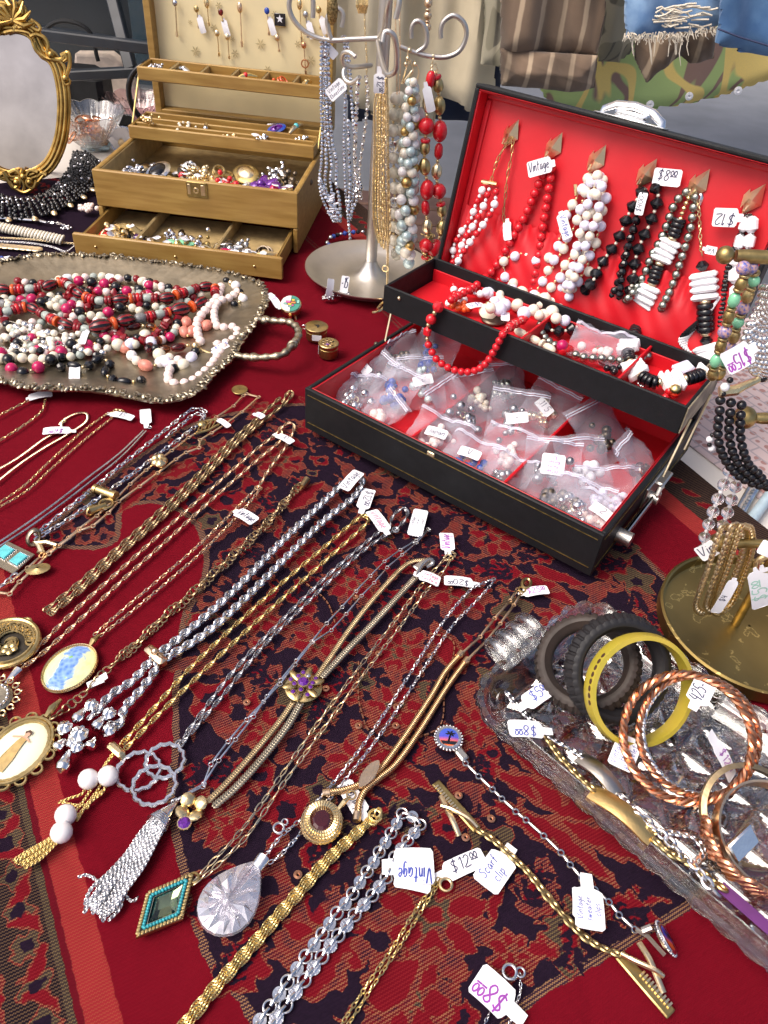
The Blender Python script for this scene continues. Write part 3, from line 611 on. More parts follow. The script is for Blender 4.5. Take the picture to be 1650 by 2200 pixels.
added_awn = thing('canopy', 'beige cloth canopy on four posts over the back of the stall', 'canopy', (.1, 2.2, -.75))  # out-of-view overhead cloth, added so metal and mirror have beige to reflect
A_, B_ = np.meshgrid(np.linspace(-2.4, 2.6, 26), np.linspace(1.6, 4.6, 16), indexing='ij')
cm, nt, l, b = newmat('added_canopy_cloth'); inp(b, Roughness=.9, Base_Color=(.62, .54, .45)); tl = node(nt, 'BsdfTranslucent', Color=(.62, .54, .45, 1)); mx = node(nt, 'MixShader', Fac=.5); l.new(b.outputs[0], mx.inputs[1]); l.new(tl.outputs[0], mx.inputs[2]); l.new(mx.outputs[0], nt['Material Output'].inputs[0])
part('added_canopy_cloth', MB().add(np.stack([A_, B_, 1.80+.28*np.sin((B_-1.6)/3.0*PI)+.012*np.sin(A_*9)], -1).reshape(-1, 3), gridF(26, 16)), cm, added_awn)
for x in (-2.38, 2.58):
    for y in (1.62, 4.58): part('post', MB().add(*tube([(x, y, 1.81), (x, y, -.75)], .02, 8)), 'steel', added_awn)
# ================================================================ behind the stall: clothes on a rail
fab = {}
def fabric(name, c1, c2, scale, stripes=0, bump=.4): 
    m, nt, l, b = newmat(name); inp(b, Roughness=.9); b.inputs['Sheen Weight'].default_value = .2
    co = node(nt, 'TexCoord'); no = node(nt, 'TexNoise', Scale=scale, Detail=5.0); l.new(co.outputs['Object'], no.inputs[0])
    c = mixc(nt, l, step2(nt, l, no.outputs[0], .5, .16), c1, c2)
    if stripes:
        sx = node(nt, 'SeparateXYZ'); l.new(co.outputs['Object'], sx.inputs[0]); wv = math_(nt, l, 'SINE', math_(nt, l, 'ADD', math_(nt, l, 'MULTIPLY', sx.outputs[0], stripes), math_(nt, l, 'MULTIPLY', no.outputs[0], 2.5)))
        c = mixc(nt, l, step2(nt, l, wv, .78, .12), c, (.42, .32, .22)); c = mixc(nt, l, step2(nt, l, math_(nt, l, 'SINE', math_(nt, l, 'MULTIPLY', sx.outputs[0], stripes*.37)), .3, .4), c, mixc(nt, l, .5, c, (.05, .035, .025)))
    n2 = node(nt, 'TexNoise', Scale=600.0); l.new(co.outputs['Object'], n2.inputs[0]); bp = node(nt, 'Bump', Strength=bump, Distance=.001); l.new(n2.outputs[0], bp.inputs['Height']); l.new(bp.outputs[0], b.inputs['Normal'])
    l.new(c, b.inputs['Base Color']); return m
def step2(nt, l, v, o, w):
    n = node(nt, 'MapRange'); n.inputs[1].default_value = o-w; n.inputs[2].default_value = o+w; l.new(v, n.inputs[0]); return n.outputs[0]
def camo(name, cols, scale):
    m, nt, l, b = newmat(name); inp(b, Roughness=.9); co = node(nt, 'TexCoord'); c = cols[0]
    for k, cc in enumerate(cols[1:]):
        mp = node(nt, 'Mapping'); mp.inputs['Location'].default_value = (k*3.1, k*1.7, k); mp.inputs['Scale'].default_value = (1, 1, .55); l.new(co.outputs['Object'], mp.inputs[0]); no = node(nt, 'TexNoise', Scale=scale, Detail=1.2, Distortion=1.2); l.new(mp.outputs[0], no.inputs[0])
        c = mixc(nt, l, step2(nt, l, math_(nt, l, 'ABSOLUTE', math_(nt, l, 'SUBTRACT', no.outputs[0], .5)), .035+.012*k, .008), cc, c) if k < 2 else mixc(nt, l, step2(nt, l, no.outputs[0], .6, .01), c, cc)
    n2 = node(nt, 'TexNoise', Scale=500.0); l.new(co.outputs['Object'], n2.inputs[0]); c = mixc(nt, l, math_(nt, l, 'MULTIPLY', n2.outputs[0], .3), c, (.25, .25, .2))
    l.new(c, b.inputs['Base Color']); return m
khaki = fabric('khaki_twill', (.64, .56, .40), (.50, .43, .30), 7); brownst = fabric('brown_striped_cloth', (.20, .135, .09), (.14, .095, .065), 10, 150)
denim = fabric('washed_denim', (.07, .18, .40), (.30, .46, .66), 16); denimd = fabric('mid_blue_denim', (.045, .12, .27), (.10, .21, .38), 20); dkcamo = camo('faded_grey_camouflage', [(.22, .20, .14), (.10, .09, .075), (.34, .31, .23)], 9)
grcamo = camo('green_brown_camouflage', [(.36, .50, .18), (.24, .14, .12), (.80, .60, .18)], 7); navyc_ = fabric('navy_cloth', (.012, .022, .06), (.008, .014, .04), 10); fray = fabric('frayed_thread', (.72, .66, .54), (.55, .48, .38), 30)
def garment(y, outline, m, name, label, cat, thick=.02, fold=.012, k=9, grp=None):
    """hanging garment: pixel outline on the plane at distance y, given folds and thickness"""
    q = np.array([PV(a, b_, (0, y, 0), (1, 0, 0)) for a, b_ in outline]); x0, x1 = q[:, 0].min(), q[:, 0].max(); z0, z1 = q[:, 2].min(), q[:, 2].max()
    n = 56; mz = 48; xs = np.linspace(x0, x1, n); zs = np.linspace(z0, z1, mz); X, Zg = np.meshgrid(xs, zs, indexing='ij'); g = np.c_[X.ravel(), Zg.ravel()]
    d = sd_poly(g, q[:, [0, 2]]); keep = (d < (x1-x0)/n*.5).reshape(n, mz); ph = R_.uniform(0, 6)
    # pull border vertices on to the outline
    e = np.roll(q[:, [0, 2]], -1, 0)-q[:, [0, 2]]
    for i in np.where((d > -((x1-x0)/n)) & (d < (x1-x0)/n*1.5))[0]:
        t = np.clip(((g[i]-q[:, [0, 2]])*e).sum(1)/((e*e).sum(1)+1e-12), 0, 1); c_ = q[:, [0, 2]]+e*t[:, None]; j = np.argmin(((g[i]-c_)**2).sum(1)); 
        if d[i] > 0: g[i] = c_[j]
    U_ = (g[:, 0]-x0)/(x1-x0); W_ = (g[:, 1]-z0)/(z1-z0)
    off = fold*np.sin(U_*k+ph+W_*1.5)+fold*.5*np.sin(U_*k*2.3+2*ph-W_*2)+fold*.35*np.sin(W_*7+U_*5+ph)+fold*.22*np.sin(U_*31+W_*11+ph)+fold*.25*np.abs(np.sin(U_*6+W_*9+2*ph))**.5
    rnd = np.minimum(1, np.maximum(0, -d)/(thick*1.2))**.5*thick
    A = np.c_[g[:, 0], y+off-rnd, g[:, 1]]; B_ = np.c_[g[:, 0], y+off*.4+rnd+.002, g[:, 1]]; mb = MB(); F = gridF(n, mz); ok = keep.ravel()[F].all(1); F = F[ok]
    mb.add(A, F); mb.add(B_, F[:, ::-1])
    ed = {}
    for f in F:
        for a, b_ in ((f[0], f[1]), (f[1], f[2]), (f[2], f[3]), (f[3], f[0])): ed[(a, b_)] = 1
    rim = np.array([[b_, a, a+n*mz, b_+n*mz] for a, b_ in ed if (b_, a) not in ed]); mb.add(np.vstack([A, B_]), rim)
    if name is None: return mb
    return solo(name, mb, m, label, cat, grp)
rail = thing('clothes_rail', 'steel rail carrying the second-hand clothes behind the stall', 'clothes rail', (.6, 1.9, -.75))
part('rail_bar', MB().add(*tube([(-.5, 1.82, .62), (1.9, 1.82, .62)], .014, 10)), 'steel', rail)
for x in (-.5, 1.9): part('upright', MB().add(*tube([(x, 1.82, .62), (x, 1.82, -.75)], .014, 10)), 'steel', rail)
TOP = -420
garment(1.95, [(700,TOP),(1075,TOP),(1062,300),(1010,240),(985,215),(940,215),(930,300),(880,290),(760,230),(700,150)], khaki, 'trousers', 'pale khaki trousers with side seam hanging behind the steel stand', 'trousers', .03, .02, 14)
garment(2.1, [(745,TOP),(1080,TOP),(1075,262),(745,262)], navyc_, 'jacket', 'dark navy garment hanging behind the khaki trousers', 'jacket', .02, .01)
garment(1.86, [(1030,TOP),(1110,TOP),(1105,150),(1080,152),(1032,140),(1040,60)], dkcamo, 'trousers', 'faded grey camouflage trouser leg left of the brown striped trousers', 'trousers', .02, .008)
g1 = thing('trousers', 'brown pinstriped trousers with wide turn-up hem above the red case lid', 'trousers', PV(1180, 0, (0, 1.78, 0), (1, 0, 0)))
part('trouser_leg', garment(1.78, [(1072,TOP),(1330,TOP),(1300,40),(1283,122),(1075,105)], brownst, None, '', '', .022, .012, 8), brownst, g1)
part('turn_up', garment(1.765, [(1074,104),(1286,120),(1278,190),(1250,196),(1180,192),(1076,186)], brownst, None, '', '', .026, .006, 6), brownst, g1)
g2 = thing('trousers', 'brown pinstriped trouser leg with torn hem hanging below the ripped denim', 'trousers', PV(1440, 60, (0, 1.80, 0), (1, 0, 0)))
part('trouser_leg', garment(1.80, [(1362,60),(1540,50),(1536,128),(1480,135),(1460,118),(1420,150),(1390,182),(1366,130)], brownst, None, '', '', .02, .012, 6), brownst, g2)
garment(1.9, [(1255,TOP),(1365,TOP),(1362,110),(1330,135),(1285,130)], dkcamo, 'trousers', 'olive camouflage trouser leg between brown pinstripes and ripped denim', 'trousers', .02, .008)
jk = thing('jacket', 'green brown and yellow camouflage jacket hem with white snap buttons', 'jacket', PV(1450, 160, (0, 1.98, 0), (1, 0, 0)))
part('jacket_body', garment(1.98, [(1170,120),(1280,TOP),(1760,TOP),(1760,130),(1650,170),(1560,208),(1430,236),(1330,238),(1180,232),(1160,190)], grcamo, None, '', '', .02, .012, 7), grcamo, jk)
for a, b_ in ((1396, 224), (1480, 206), (1585, 194)):
    c_ = PV(a, b_, (0, 1.94, 0), (1, 0, 0)); part('snap_button', MB().add(*xf(lathe([(.001, 0), (.004, 0), (.0085, .001), (.0085, .004), (.004, .005), (.001, .003)], 14), c_, *[np.array(v, float) for v in ((1, 0, 0), (0, 0, 1), (0, -1, 0))])), 'white', jk)
ds = thing('denim_shorts', 'light blue ripped denim shorts with frayed white hem', 'shorts', PV(1440, 0, (0, 1.66, 0), (1, 0, 0)))
part('denim_leg', garment(1.66, [(1345,TOP),(1560,TOP),(1556,50),(1530,66),(1480,74),(1400,80),(1344,78),(1340,40)], denim, None, '', '', .02, .01, 6), denim, ds)
fr = MB()
for k in range(150):
    a = 1342+R_.random()*212; b_ = 66+ (8 if a < 1480 else -4)+R_.uniform(-6, 6); ln = R_.choice((6, 9, 12, 18)) if k > 9 else R_.uniform(35, 66)
    p0 = PV(a, b_, (0, 1.635, 0), (1, 0, 0)); p1 = PV(a+R_.uniform(-9, 9), b_+ln, (0, 1.63, 0), (1, 0, 0)); fr.add(*tube([p0, (p0+p1)/2+NR.normal(0, .002, 3), p1], [.0013, .0011, .0005], 4))
for k in range(46):                                     # the torn patch with bleached cross threads
    a = 1400+R_.random()*110; b_ = 12+R_.random()*46; p0 = PV(a, b_, (0, 1.634, 0), (1, 0, 0)); p1 = PV(a+R_.uniform(15, 50), b_+R_.uniform(-10, 8), (0, 1.63, 0), (1, 0, 0)); fr.add(*tube([p0, (p0+p1)/2+NR.normal(0, .003, 3), p1], .0016, 4))
o = part('fray', fr, fray, ds); o['kind'] = 'stuff'
ds2 = thing('denim_shorts', 'mid blue denim leg with stitched hem at the right end of the rail', 'shorts', PV(1600, 0, (0, 1.62, 0), (1, 0, 0)))
part('denim_leg', garment(1.62, [(1565,TOP),(1800,TOP),(1790,110),(1690,135),(1600,118),(1535,95),(1545,40)], denimd, None, '', '', .024, .014, 6), denimd, ds2)
part('hem_stitch', MB().add(*tube([PV(a, b_, (0, 1.584, 0), (1, 0, 0)) for a, b_ in ((1543, 62), (1590, 80), (1650, 98), (1720, 108))], .0016, 5)), fabric('dark_stitch_thread', (.02, .03, .08), (.04, .05, .12), 40), ds2)
# ================================================================ black jewellery case with red lining
fl = P(655, 925, .004); fr_ = P(1265, 1245, .004); CD = unit(fr_-fl); CE = np.array([-CD[1], CD[0], 0.]); ZZ = np.array([0, 0, 1.])
C0 = np.array([fl[0], fl[1], 0.]); CW, CDp = .3285, .238
def cp(d, e, z): return C0+CD*d+CE*e+ZZ*z
case = thing('jewellery_case', 'open black leatherette jewellery case with red satin lining and a raised tray', 'jewellery case', cp(CW/2, CDp/2, 0))
def cbox(mb, lo, hi, ch=.0012, mi=0): mb.add(*obox(C0, CD, CE, ZZ, lo, hi, ch), mi)
def openbox(mb, d0, d1, e0, e1, z0, z1, th, lin, mi_lin=1, ch=.001):
    """outer walls with lining sheets a little proud inside"""
    cbox(mb, (d0, e0, z0), (d1, e0+th, z1), ch); cbox(mb, (d0, e1-th, z0), (d1, e1, z1), ch)
    cbox(mb, (d0, e0+th-.0003, z0), (d0+th, e1-th+.0003, z1-.0004), ch); cbox(mb, (d1-th, e0+th-.0003, z0), (d1, e1-th+.0003, z1-.0004), ch)
    cbox(mb, (d0+th*.5, e0+th*.5, z0+.0005), (d1-th*.5, e1-th*.5, z0+.003), 0)
mb = MB(); openbox(mb, 0, CW, 0, CDp, .0075, .0575, .0045, .002); part('base', mb, 'leather', case)
mb = MB(); q = .0047
for lo, hi in (((q, q, .0108), (CW-q, CDp-q, .0128)), ((q, q, .012), (CW-q, q+.0022, .0568)), ((q, CDp-q-.0022, .012), (CW-q, CDp-q, .0568)), ((q, q+.0020, .012), (q+.0022, CDp-q-.002, .0566)), ((CW-q-.0022, q+.002, .012), (CW-q, CDp-q-.002, .0566))): cbox(mb, lo, hi, .0009)
part('red_lining', mb, 'redlining', case)
for d in (.118, .222):
    part('divider', MB().add(*obox(C0, CD, CE, ZZ, (d-.0014, q+.002, .0125), (d+.0014, CDp-q-.002, .043), .0008)), 'redlining', case)
for d, e in ((.012, .012), (CW-.012, .012), (.012, CDp-.012), (CW-.012, CDp-.012)):
    part('foot', MB().add(*xf(lathe([(.001, 0), (.005, .0003), (.0062, .003), (.005, .0076), (.001, .0076)], 14), cp(d, e, 0))), 'chrome', case)
gl = MB()
for z in (.0165, .0500): gl.add(*obox(C0, CD, CE, ZZ, (.004, -.0005, z), (CW-.004, .001, z+.0006)))
for z in (.0165, .0500): gl.add(*obox(C0, CD, CE, ZZ, (CW-.001, .004, z), (CW+.0005, CDp-.004, z+.0006)))
part('gold_line', gl, metal('worn_gilt_line', (.50, .38, .12), .4, .6, 200), case)
ck = part('lock_stud', MB().add(*obox(C0, CD, CE, ZZ, (.15, -.0012, .051), (.158, .001, .0555), .0005)), 'goldpale', case)
hb = MB(); Rr = cp(CW, 0, 0)                             # metal hasp and lever on the right side
lv = thing_parts = None
part('hasp_plate', MB().add(*obox(C0, CD, CE, ZZ, (CW-.0005, .100, .020), (CW+.0022, .150, .044), .0008)), 'steel', case)
lever = part('hasp_lever', MB().add(*obox(C0, CD, CE, ZZ, (CW+.004, .045, .020), (CW+.0075, .118, .030), .002)).add(*tube([cp(CW-.0003, .048, .0245), cp(CW+.013, .048, .0245)], .0068, 14)).add(*tube([cp(CW-.0003, .116, .026), cp(CW+.011, .116, .026)], .0055, 12)), 'steel', case)
part('hasp_hook', MB().add(*obox(C0, CD, CE, ZZ, (CW+.001, .120, .037), (CW+.010, .146, .041), .0015)).add(*tube([cp(CW+.009, y_, z_) for y_, z_ in ((.120, .039), (.113, .041), (.110, .036), (.114, .031), (.119, .032))], .0022, 8)), 'steel', case)
# raised tray on swing arms
T_E0, T_E1, T_Z0, T_Z1 = .127, .222, .0925, .1225
tr = MB(); openbox(tr, -.0005, CW+.003, T_E0, T_E1, T_Z0, T_Z1, .003, .001)
tray_o = part('raised_tray', tr, 'leather', case)
mb = MB(); a, b_ = .0032, CW-.0008
for lo, hi in (((a, T_E0+.0031, T_Z0+.003), (b_, T_E1-.0031, T_Z0+.0045)), ((a, T_E1-.0052, T_Z0+.004), (b_, T_E1-.0032, T_Z1-.012))): cbox(mb, lo, hi, .0005)
part('tray_lining', mb, 'redlining', tray_o)
for d in (.158, .262): part('tray_divider', MB().add(*obox(C0, CD, CE, ZZ, (d-.0012, T_E0+.003, T_Z0+.0045), (d+.0012, T_E1-.0035, T_Z1-.006), .0006)), 'redlining', tray_o)
part('tray_end_facing', MB().add(*obox(C0, CD, CE, ZZ, (CW+.0032, T_E0+.001, T_Z0+.001), (CW+.0044, T_E1-.001, T_Z1-.001), .0004)), mat('scuffed_tan_edge', (.42, .36, .24), .5, 0, .6, 40, col2=(.06, .05, .04)), tray_o)
for d in (.0015, CW+.0055):
    for e0, e1 in ((.160, .150), (.215, .205)): part('swing_arm', MB().add(*tube([cp(d if d > .1 else d+.004, e0-.035, .046), cp(d if d > .1 else -.002, e1, T_Z0+.006)], .0011, 6, flat=.5)), 'goldpale', case)
part('tray_rivet', MB().add(*xf(sphere(.0022, 10, 6), cp(.02, T_E0-.0002, T_Z1-.008))).add(*xf(sphere(.0016, 10, 6), cp(-.0005, .16, T_Z1-.006))), 'goldpale', tray_o)
# lid: a shallow tray standing open, leaning back
LA = math.radians(12); LU = unit(ZZ*math.cos(LA)+CE*math.sin(LA)); LN = np.cross(CD, LU); LN = LN if LN@CE < 0 else -LN   # towards the viewer
L0 = cp(0, .2135, .060)
def lp(d, u, n): return L0+CD*d+LU*u+LN*n
LH, LD = .238, .027
def lbox(mb, lo, hi, ch=.001): mb.add(*obox(L0, CD, LU, LN, lo, hi, ch))
mb = MB(); lbox(mb, (0, 0, -LD), (CW, LH, -LD+.004)); lbox(mb, (0, LH-.0045, -LD+.003), (CW, LH, 0), .0015); lbox(mb, (0, 0, -LD+.003), (.0045, LH-.004, 0), .0015); lbox(mb, (CW-.0045, 0, -LD+.003), (CW, LH-.004, 0), .0015); lbox(mb, (.004, 0, -LD+.003), (CW-.004, .0045, -.003), .001)
lid = part('lid', mb, 'leather', case)
n_, m_ = 70, 40; X, Y = np.meshgrid(np.linspace(.0052, CW-.0052, n_), np.linspace(.005, LH-.0055, m_), indexing='ij')
zz = -LD+.0054+.0007*np.sin(X*60)*np.sin(Y*45)
W_ = np.stack([L0[k]+CD[k]*X+LU[k]*Y+LN[k]*zz for k in range(3)], -1).reshape(-1, 3)
mb = MB().add(W_, gridF(n_, m_))
for lo, hi in (((.0046, LH-.0066, -LD+.004), (CW-.0046, LH-.0046, -.0012)), ((.0046, .004, -LD+.004), (.0066, LH-.0064, -.0012)), ((CW-.0066, .004, -LD+.004), (CW-.0046, LH-.0064, -.0012)), ((.007, LH-.012, -LD+.004), (CW-.007, LH-.0068, -LD+.009)), ((.0068, .004, -LD+.004), (.012, LH-.013, -LD+.009))): lbox(mb, lo, hi, .0009)
part('lid_lining', mb, 'redlining', lid)
n_, m_ = 240, 36; X, Y = np.meshgrid(np.linspace(.0125, CW-.008, n_), np.linspace(.006, .122, m_), indexing='ij'); v = (Y-.006)/.116
zz = -LD+.0085+.0035*np.sin(v*PI*.9)+.0016*np.sin(X*118+3*np.sin(Y*30))*np.clip(1.2-v, 0, 1)+.0011*np.sin(X*520+2*np.sin(X*90))*np.clip((v-.72)*5, 0, 1)+.002*np.sin(X*46+1+v*2)*np.sin(v*PI)+.0009*np.sin(X*260+Y*220)*v
Y2 = Y+.0011*np.sin(X*700)*(v > .96)
W_ = np.stack([L0[k]+CD[k]*X+LU[k]*Y2+LN[k]*zz for k in range(3)], -1).reshape(-1, 3)
mb = MB().add(W_, gridF(n_, m_)); part('gathered_pocket', mb, 'redlining', lid)
hd = part('carry_handle', MB().add(*tube([lp(.133, LH, -.014), lp(.134, LH+.005, -.014), lp(.145, LH+.011, -.014), lp(.163, LH+.0132, -.014), lp(.181, LH+.011, -.014), lp(.192, LH+.005, -.014), lp(.193, LH, -.014)], .0042, 12, flat=.6)).add(*obox(L0, CD, LU, LN, (.128, LH+.0003, -.022), (.198, LH+.002, -.006), .0008)).add(*obox(L0, CD, LU, LN, (.147, LH+.002, -.020), (.179, LH+.008, -.007), .002)), 'chrome', lid)

MT['hookgold'] = metal('bright_hook_gold', (.95, .78, .50), .3, .1)
HOOK = [(1100, 290), (1192, 318), (1284, 345), (1391, 375), (1502, 398), (1619, 430)]
def onlid(px_, py_, n=-LD+.006):
    r = ray(px_, py_); p0 = L0+LN*n; return _O+r*(((p0-_O)@LN)/(r@LN))
hooks = []
for q in HOOK:
    c = onlid(*q); hooks.append(c); X, Y = CD, LU
    ax = unit(LU*.95+CD*.3); sx_ = np.cross(ax, LN); w = MB()
    k0, top, bot, lf, rt_ = c+LN*.0080, c+ax*.0165+LN*.004, c-ax*.0145+LN*.003, c-sx_*.0085+LN*.001, c+sx_*.0085+LN*.001
    w.add([k0, top, rt_, bot, lf, c], [[0, 1, 2], [0, 2, 3], [0, 3, 4], [0, 4, 1], [5, 2, 1], [5, 3, 2], [5, 4, 3], [5, 1, 4]])
    w.add(*tube([c-ax*.004+LN*.0, c-ax*.010+LN*.006, c-ax*.009+LN*.011, c-ax*.003+LN*.013], .0012, 6))
    w.add([c-sx_*.0085+ax*.006+LN*.001, c-sx_*.003+LN*.006, c-sx_*.005-ax*.011+LN*.002, c-sx_*.010-ax*.001], [[0, 3, 1], [1, 3, 2], [0, 1, 2, 3]])
    o = part('hook', w, 'hookgold', lid, smooth=False)

# ================================================================ wooden jewellery box
BX = P(640, 545); be = np.array([math.sin(math.radians(4.2)), math.cos(math.radians(4.2)), 0]); bd = np.array([be[1], -be[0], 0])
def bp_(d, e, z): return BX+bd*d+be*e+ZZ*z
oak, nt, l, b = newmat('honey_oak'); inp(b, Roughness=.42)
co = node(nt, 'TexCoord'); mp = node(nt, 'Mapping'); mp.inputs['Scale'].default_value = (14, 90, 160); l.new(co.outputs['Object'], mp.inputs[0]); no = node(nt, 'TexNoise', Scale=1.0, Detail=6.0); l.new(mp.outputs[0], no.inputs[0])
nb = node(nt, 'TexNoise', Scale=16.0, Detail=3.0); l.new(co.outputs['Object'], nb.inputs[0])
c = mixc(nt, l, step2(nt, l, no.outputs[0], .5, .22), (.25, .14, .03), (.40, .25, .07)); c = mixc(nt, l, math_(nt, l, 'MULTIPLY', step2(nt, l, nb.outputs[0], .55, .15), .4), c, (.24, .12, .03))
l.new(c, b.inputs['Base Color']); bp = node(nt, 'Bump', Strength=.15, Distance=.0005); l.new(no.outputs[0], bp.inputs['Height']); l.new(bp.outputs[0], b.inputs['Normal'])
oakin = mat('oak_inside', (.17, .095, .025), .6, 0, .4, 40)
wb = thing('jewellery_box', 'honey oak jewellery box with open lid, two lifted trays and pulled-out drawer', 'jewellery box', bp_(-.146, .13, 0))
BW, BD_ = .294, .262
def bbox(lo, hi, ch=.0015): return obox(BX, bd, be, ZZ, lo, hi, ch)
mb = MB()
for lo, hi in (((-BW, 0, .036), (0, .007, .0875)), ((-BW, BD_-.007, .0), (0, BD_, .0875)), ((-BW, .0068, 0), (-BW+.007, BD_-.0068, .087)), ((-.007, .0068, 0), (0, BD_-.0068, .087)), ((-BW+.0002, .0002, 0), (-BW+.0068, .007, .036)), ((-.0068, .0002, 0), (-.0002, .007, .036)), ((-BW+.006, .006, .036), (-.006, BD_-.006, .041))): mb.add(*bbox(lo, hi))
part('box_body', mb, oak, wb)
part('box_lining', MB().add(*bbox((-BW+.0071, .0071, .0412), (-.0071, BD_-.0071, .0435), 0)).add(*bbox((-BW+.0071, .0071, .043), (-BW+.0085, BD_-.0071, .084), .0003)).add(*bbox((-.0085, .0071, .043), (-.0071, BD_-.0071, .084), .0003)).add(*bbox((-BW+.008, .0071, .043), (-.008, .0085, .084), .0003)), 'velvet', wb)
lk = part('lock_plate', MB().add(*bbox((-.158, -.0016, .0655), (-.128, .0008, .0865), .0007)), 'brass', wb)
part('lock_keyhole', MB().add(*xf(torus(.0032, .0011, 14, 6), bp_(-.144, -.0022, .075), bd, ZZ, -be)).add(*bbox((-.156, -.0024, .069), (-.152, -.0014, .083), .0003)).add(*bbox((-.137, -.0026, .069), (-.131, -.0014, .0835), .0006)), 'goldpale', lk)
dr = MB(); d0, d1, e0, e1 = -BW+.009, -.009, -.0925, .06
a0 = -BW+.001
for lo, hi in (((a0, e0, .002), (-.0015, e0+.006, .0335)), ((d0, e0+.005, .004), (d0+.004, e1, .030)), ((d1-.004, e0+.005, .004), (d1, e1, .030)), ((d0+.003, e0+.005, .004), (d1-.003, e1, .0065))): dr.add(*bbox(lo, hi))
drw = part('drawer', dr, oak, wb)
part('drawer_lining', MB().add(*bbox((d0+.0042, e0+.0062, .0067), (d1-.0042, e1, .0082), 0)), 'velvet', drw)
for d in (-.212, -.100):
    part('drawer_divider', MB().add(*bbox((d-.0022, e0+.0063, .008), (d+.0022, e1, .027), .0015)), 'velvet', drw)
for d in (-.262, -.150, -.040): part('drawer_stud', MB().add(*xf(sphere(.0017, 10, 6), bp_(d, e0-.0004, .018))), 'gold', drw)
# lifted trays
def railtray(name, e0, e1, z0, z1, dv, lines=()):
    mb = MB(); x0, x1 = -BW+.004, -.004
    for lo, hi in (((x0, e0, z0), (x1, e0+.005, z1)), ((x0, e1-.004, z0), (x1, e1, z1)), ((x0, e0+.0045, z0), (x0+.004, e1-.0035, z1-.0003)), ((x1-.004, e0+.0045, z0), (x1, e1-.0035, z1-.0003)), ((x0+.003, e0+.004, z0), (x1-.003, e1-.003, z0+.003))): mb.add(*bbox(lo, hi))
    t = part(name, mb, oak, wb)
    for k in range(1, dv+1): part('ring_slot', MB().add(*bbox((x0+(x1-x0)*k/(dv+1)-.002, e0+.005, z0+.003), (x0+(x1-x0)*k/(dv+1)+.002, e1-.004, z1-.001), .0015)), 'velvet', t)
    for e in lines: part('tray_rib', MB().add(*bbox((x0+.004, e-.002, z0+.003), (x1-.004, e+.002, z1-.0012), .0012)), oak, t)
    return t
railtray('lower_tray', .135, .212, .089, .108, 0, (.160, .184))
railtray('upper_tray', .198, .255, .155, .174, 5)
for d in (-BW+.0015, -.0015): 
    part('lift_arm', MB().add(*tube([bp_(d, .20, .07), bp_(d, .155, .098), bp_(d, .212, .163)], .0016, 6, flat=.5)), 'brass', wb)
# lid standing open
part('lid_frame', MB().add(*bbox((-BW, BD_+.0005, .0885), (-BW+.011, BD_+.028, .42))).add(*bbox((-.011, BD_+.0005, .0885), (0, BD_+.028, .42))).add(*bbox((-BW+.010, BD_+.022, .0885), (-.010, BD_+.0278, .42))).add(*bbox((-BW+.010, BD_+.0007, .0887), (-.010, BD_+.024, .098))), oak, wb)
n_, m_ = 50, 50; X, Zq = np.meshgrid(np.linspace(-BW+.0112, -.0112, n_), np.linspace(.0985, .42, m_), indexing='ij'); E_ = BD_+.0185+.0006*np.sin(X*40)*np.sin(Zq*33)
part('lid_panel', MB().add(np.stack([BX[k]+bd[k]*X+be[k]*E_+ZZ[k]*Zq for k in range(3)], -1).reshape(-1, 3), gridF(n_, m_)), 'cream', wb)
LIDE = BD_+.0165
def onboxlid(a, b_): return PV(a, b_, bp_(0, LIDE, 0), bd)
sf = mat('gilt_print', (.52, .42, .22), .5)
st = MB()
for a, b_, r in ((420, 110, .0085), (500, 85, .004), (505, 115, .007), (560, 95, .009), (575, 150, .007), (460, 60, .006), (668, 130, .008), (640, 95, .006), (408, 48, .004), (470, 12, .006), (590, 30, .005)):
    c = onboxlid(a, b_)
    for k in range(6):
        u = bd*math.cos(k*PI/3)+ZZ*math.sin(k*PI/3); v = np.cross(be, u)
        st.add([c, c+u*r*.5+v*r*.16, c+u*r, c+u*r*.5-v*r*.16], [[0, 1, 2, 3]])
o = part('printed_star', st, sf, wb); o['kind'] = 'stuff'

# ================================================================ steel necklace stand
SB = P(795, 600)
tree = thing('necklace_stand', 'brushed steel necklace stand with curled arms and a dished round base', 'jewellery stand', SB)
part('dish_base', MB().add(*xf(lathe([(.001, .0002), (.060, .0002), (.078, .006), (.0885, .0155), (.0905, .0165), (.0905, .0178), (.0880, .0178), (.074, .0085), (.058, .0035), (.040, .003), (.026, .006), (.016, .013), (.0105, .022), (.008, .028)], 64), SB)), 'steel', tree)
part('pole', MB().add(*xf(lathe([(.0075, .022), (.0078, .03), (.0078, .5), (.004, .502)], 18), SB)), 'steel', tree)
Xd = np.array([1., 0, 0])
def sv(a, b_, y=0.0, d=None): return PV(a, b_, SB+np.array([0, y, 0]), Xd if d is None else d)
def arm(pts, r=.0028, name='arm', par=tree):
    return part(name, MB().add(*tube(smooth_path(pts, .003), r, 10)), 'steel', par)
arm([sv(813, 82), sv(760, 84), sv(705, 86), sv(662, 72), sv(632, 44), sv(621, 12), sv(630, -16), sv(652, -26), sv(670, -8), sv(673, 14), sv(672, 38)])
arm([sv(712, 86), sv(706, 66), sv(703, 40), sv(712, 24), sv(726, 18), sv(737, 30), sv(734, 58)])
arm([sv(860, 100), sv(890, 112), sv(925, 121), sv(960, 122), sv(988, 108), sv(1002, 76), sv(996, 48), sv(975, 33), sv(955, 44), sv(947, 62), sv(947, 82)])
arm([sv(895, 113), sv(914, 98), sv(917, 72), sv(908, 50), sv(894, 45), sv(884, 60), sv(884, 82)])
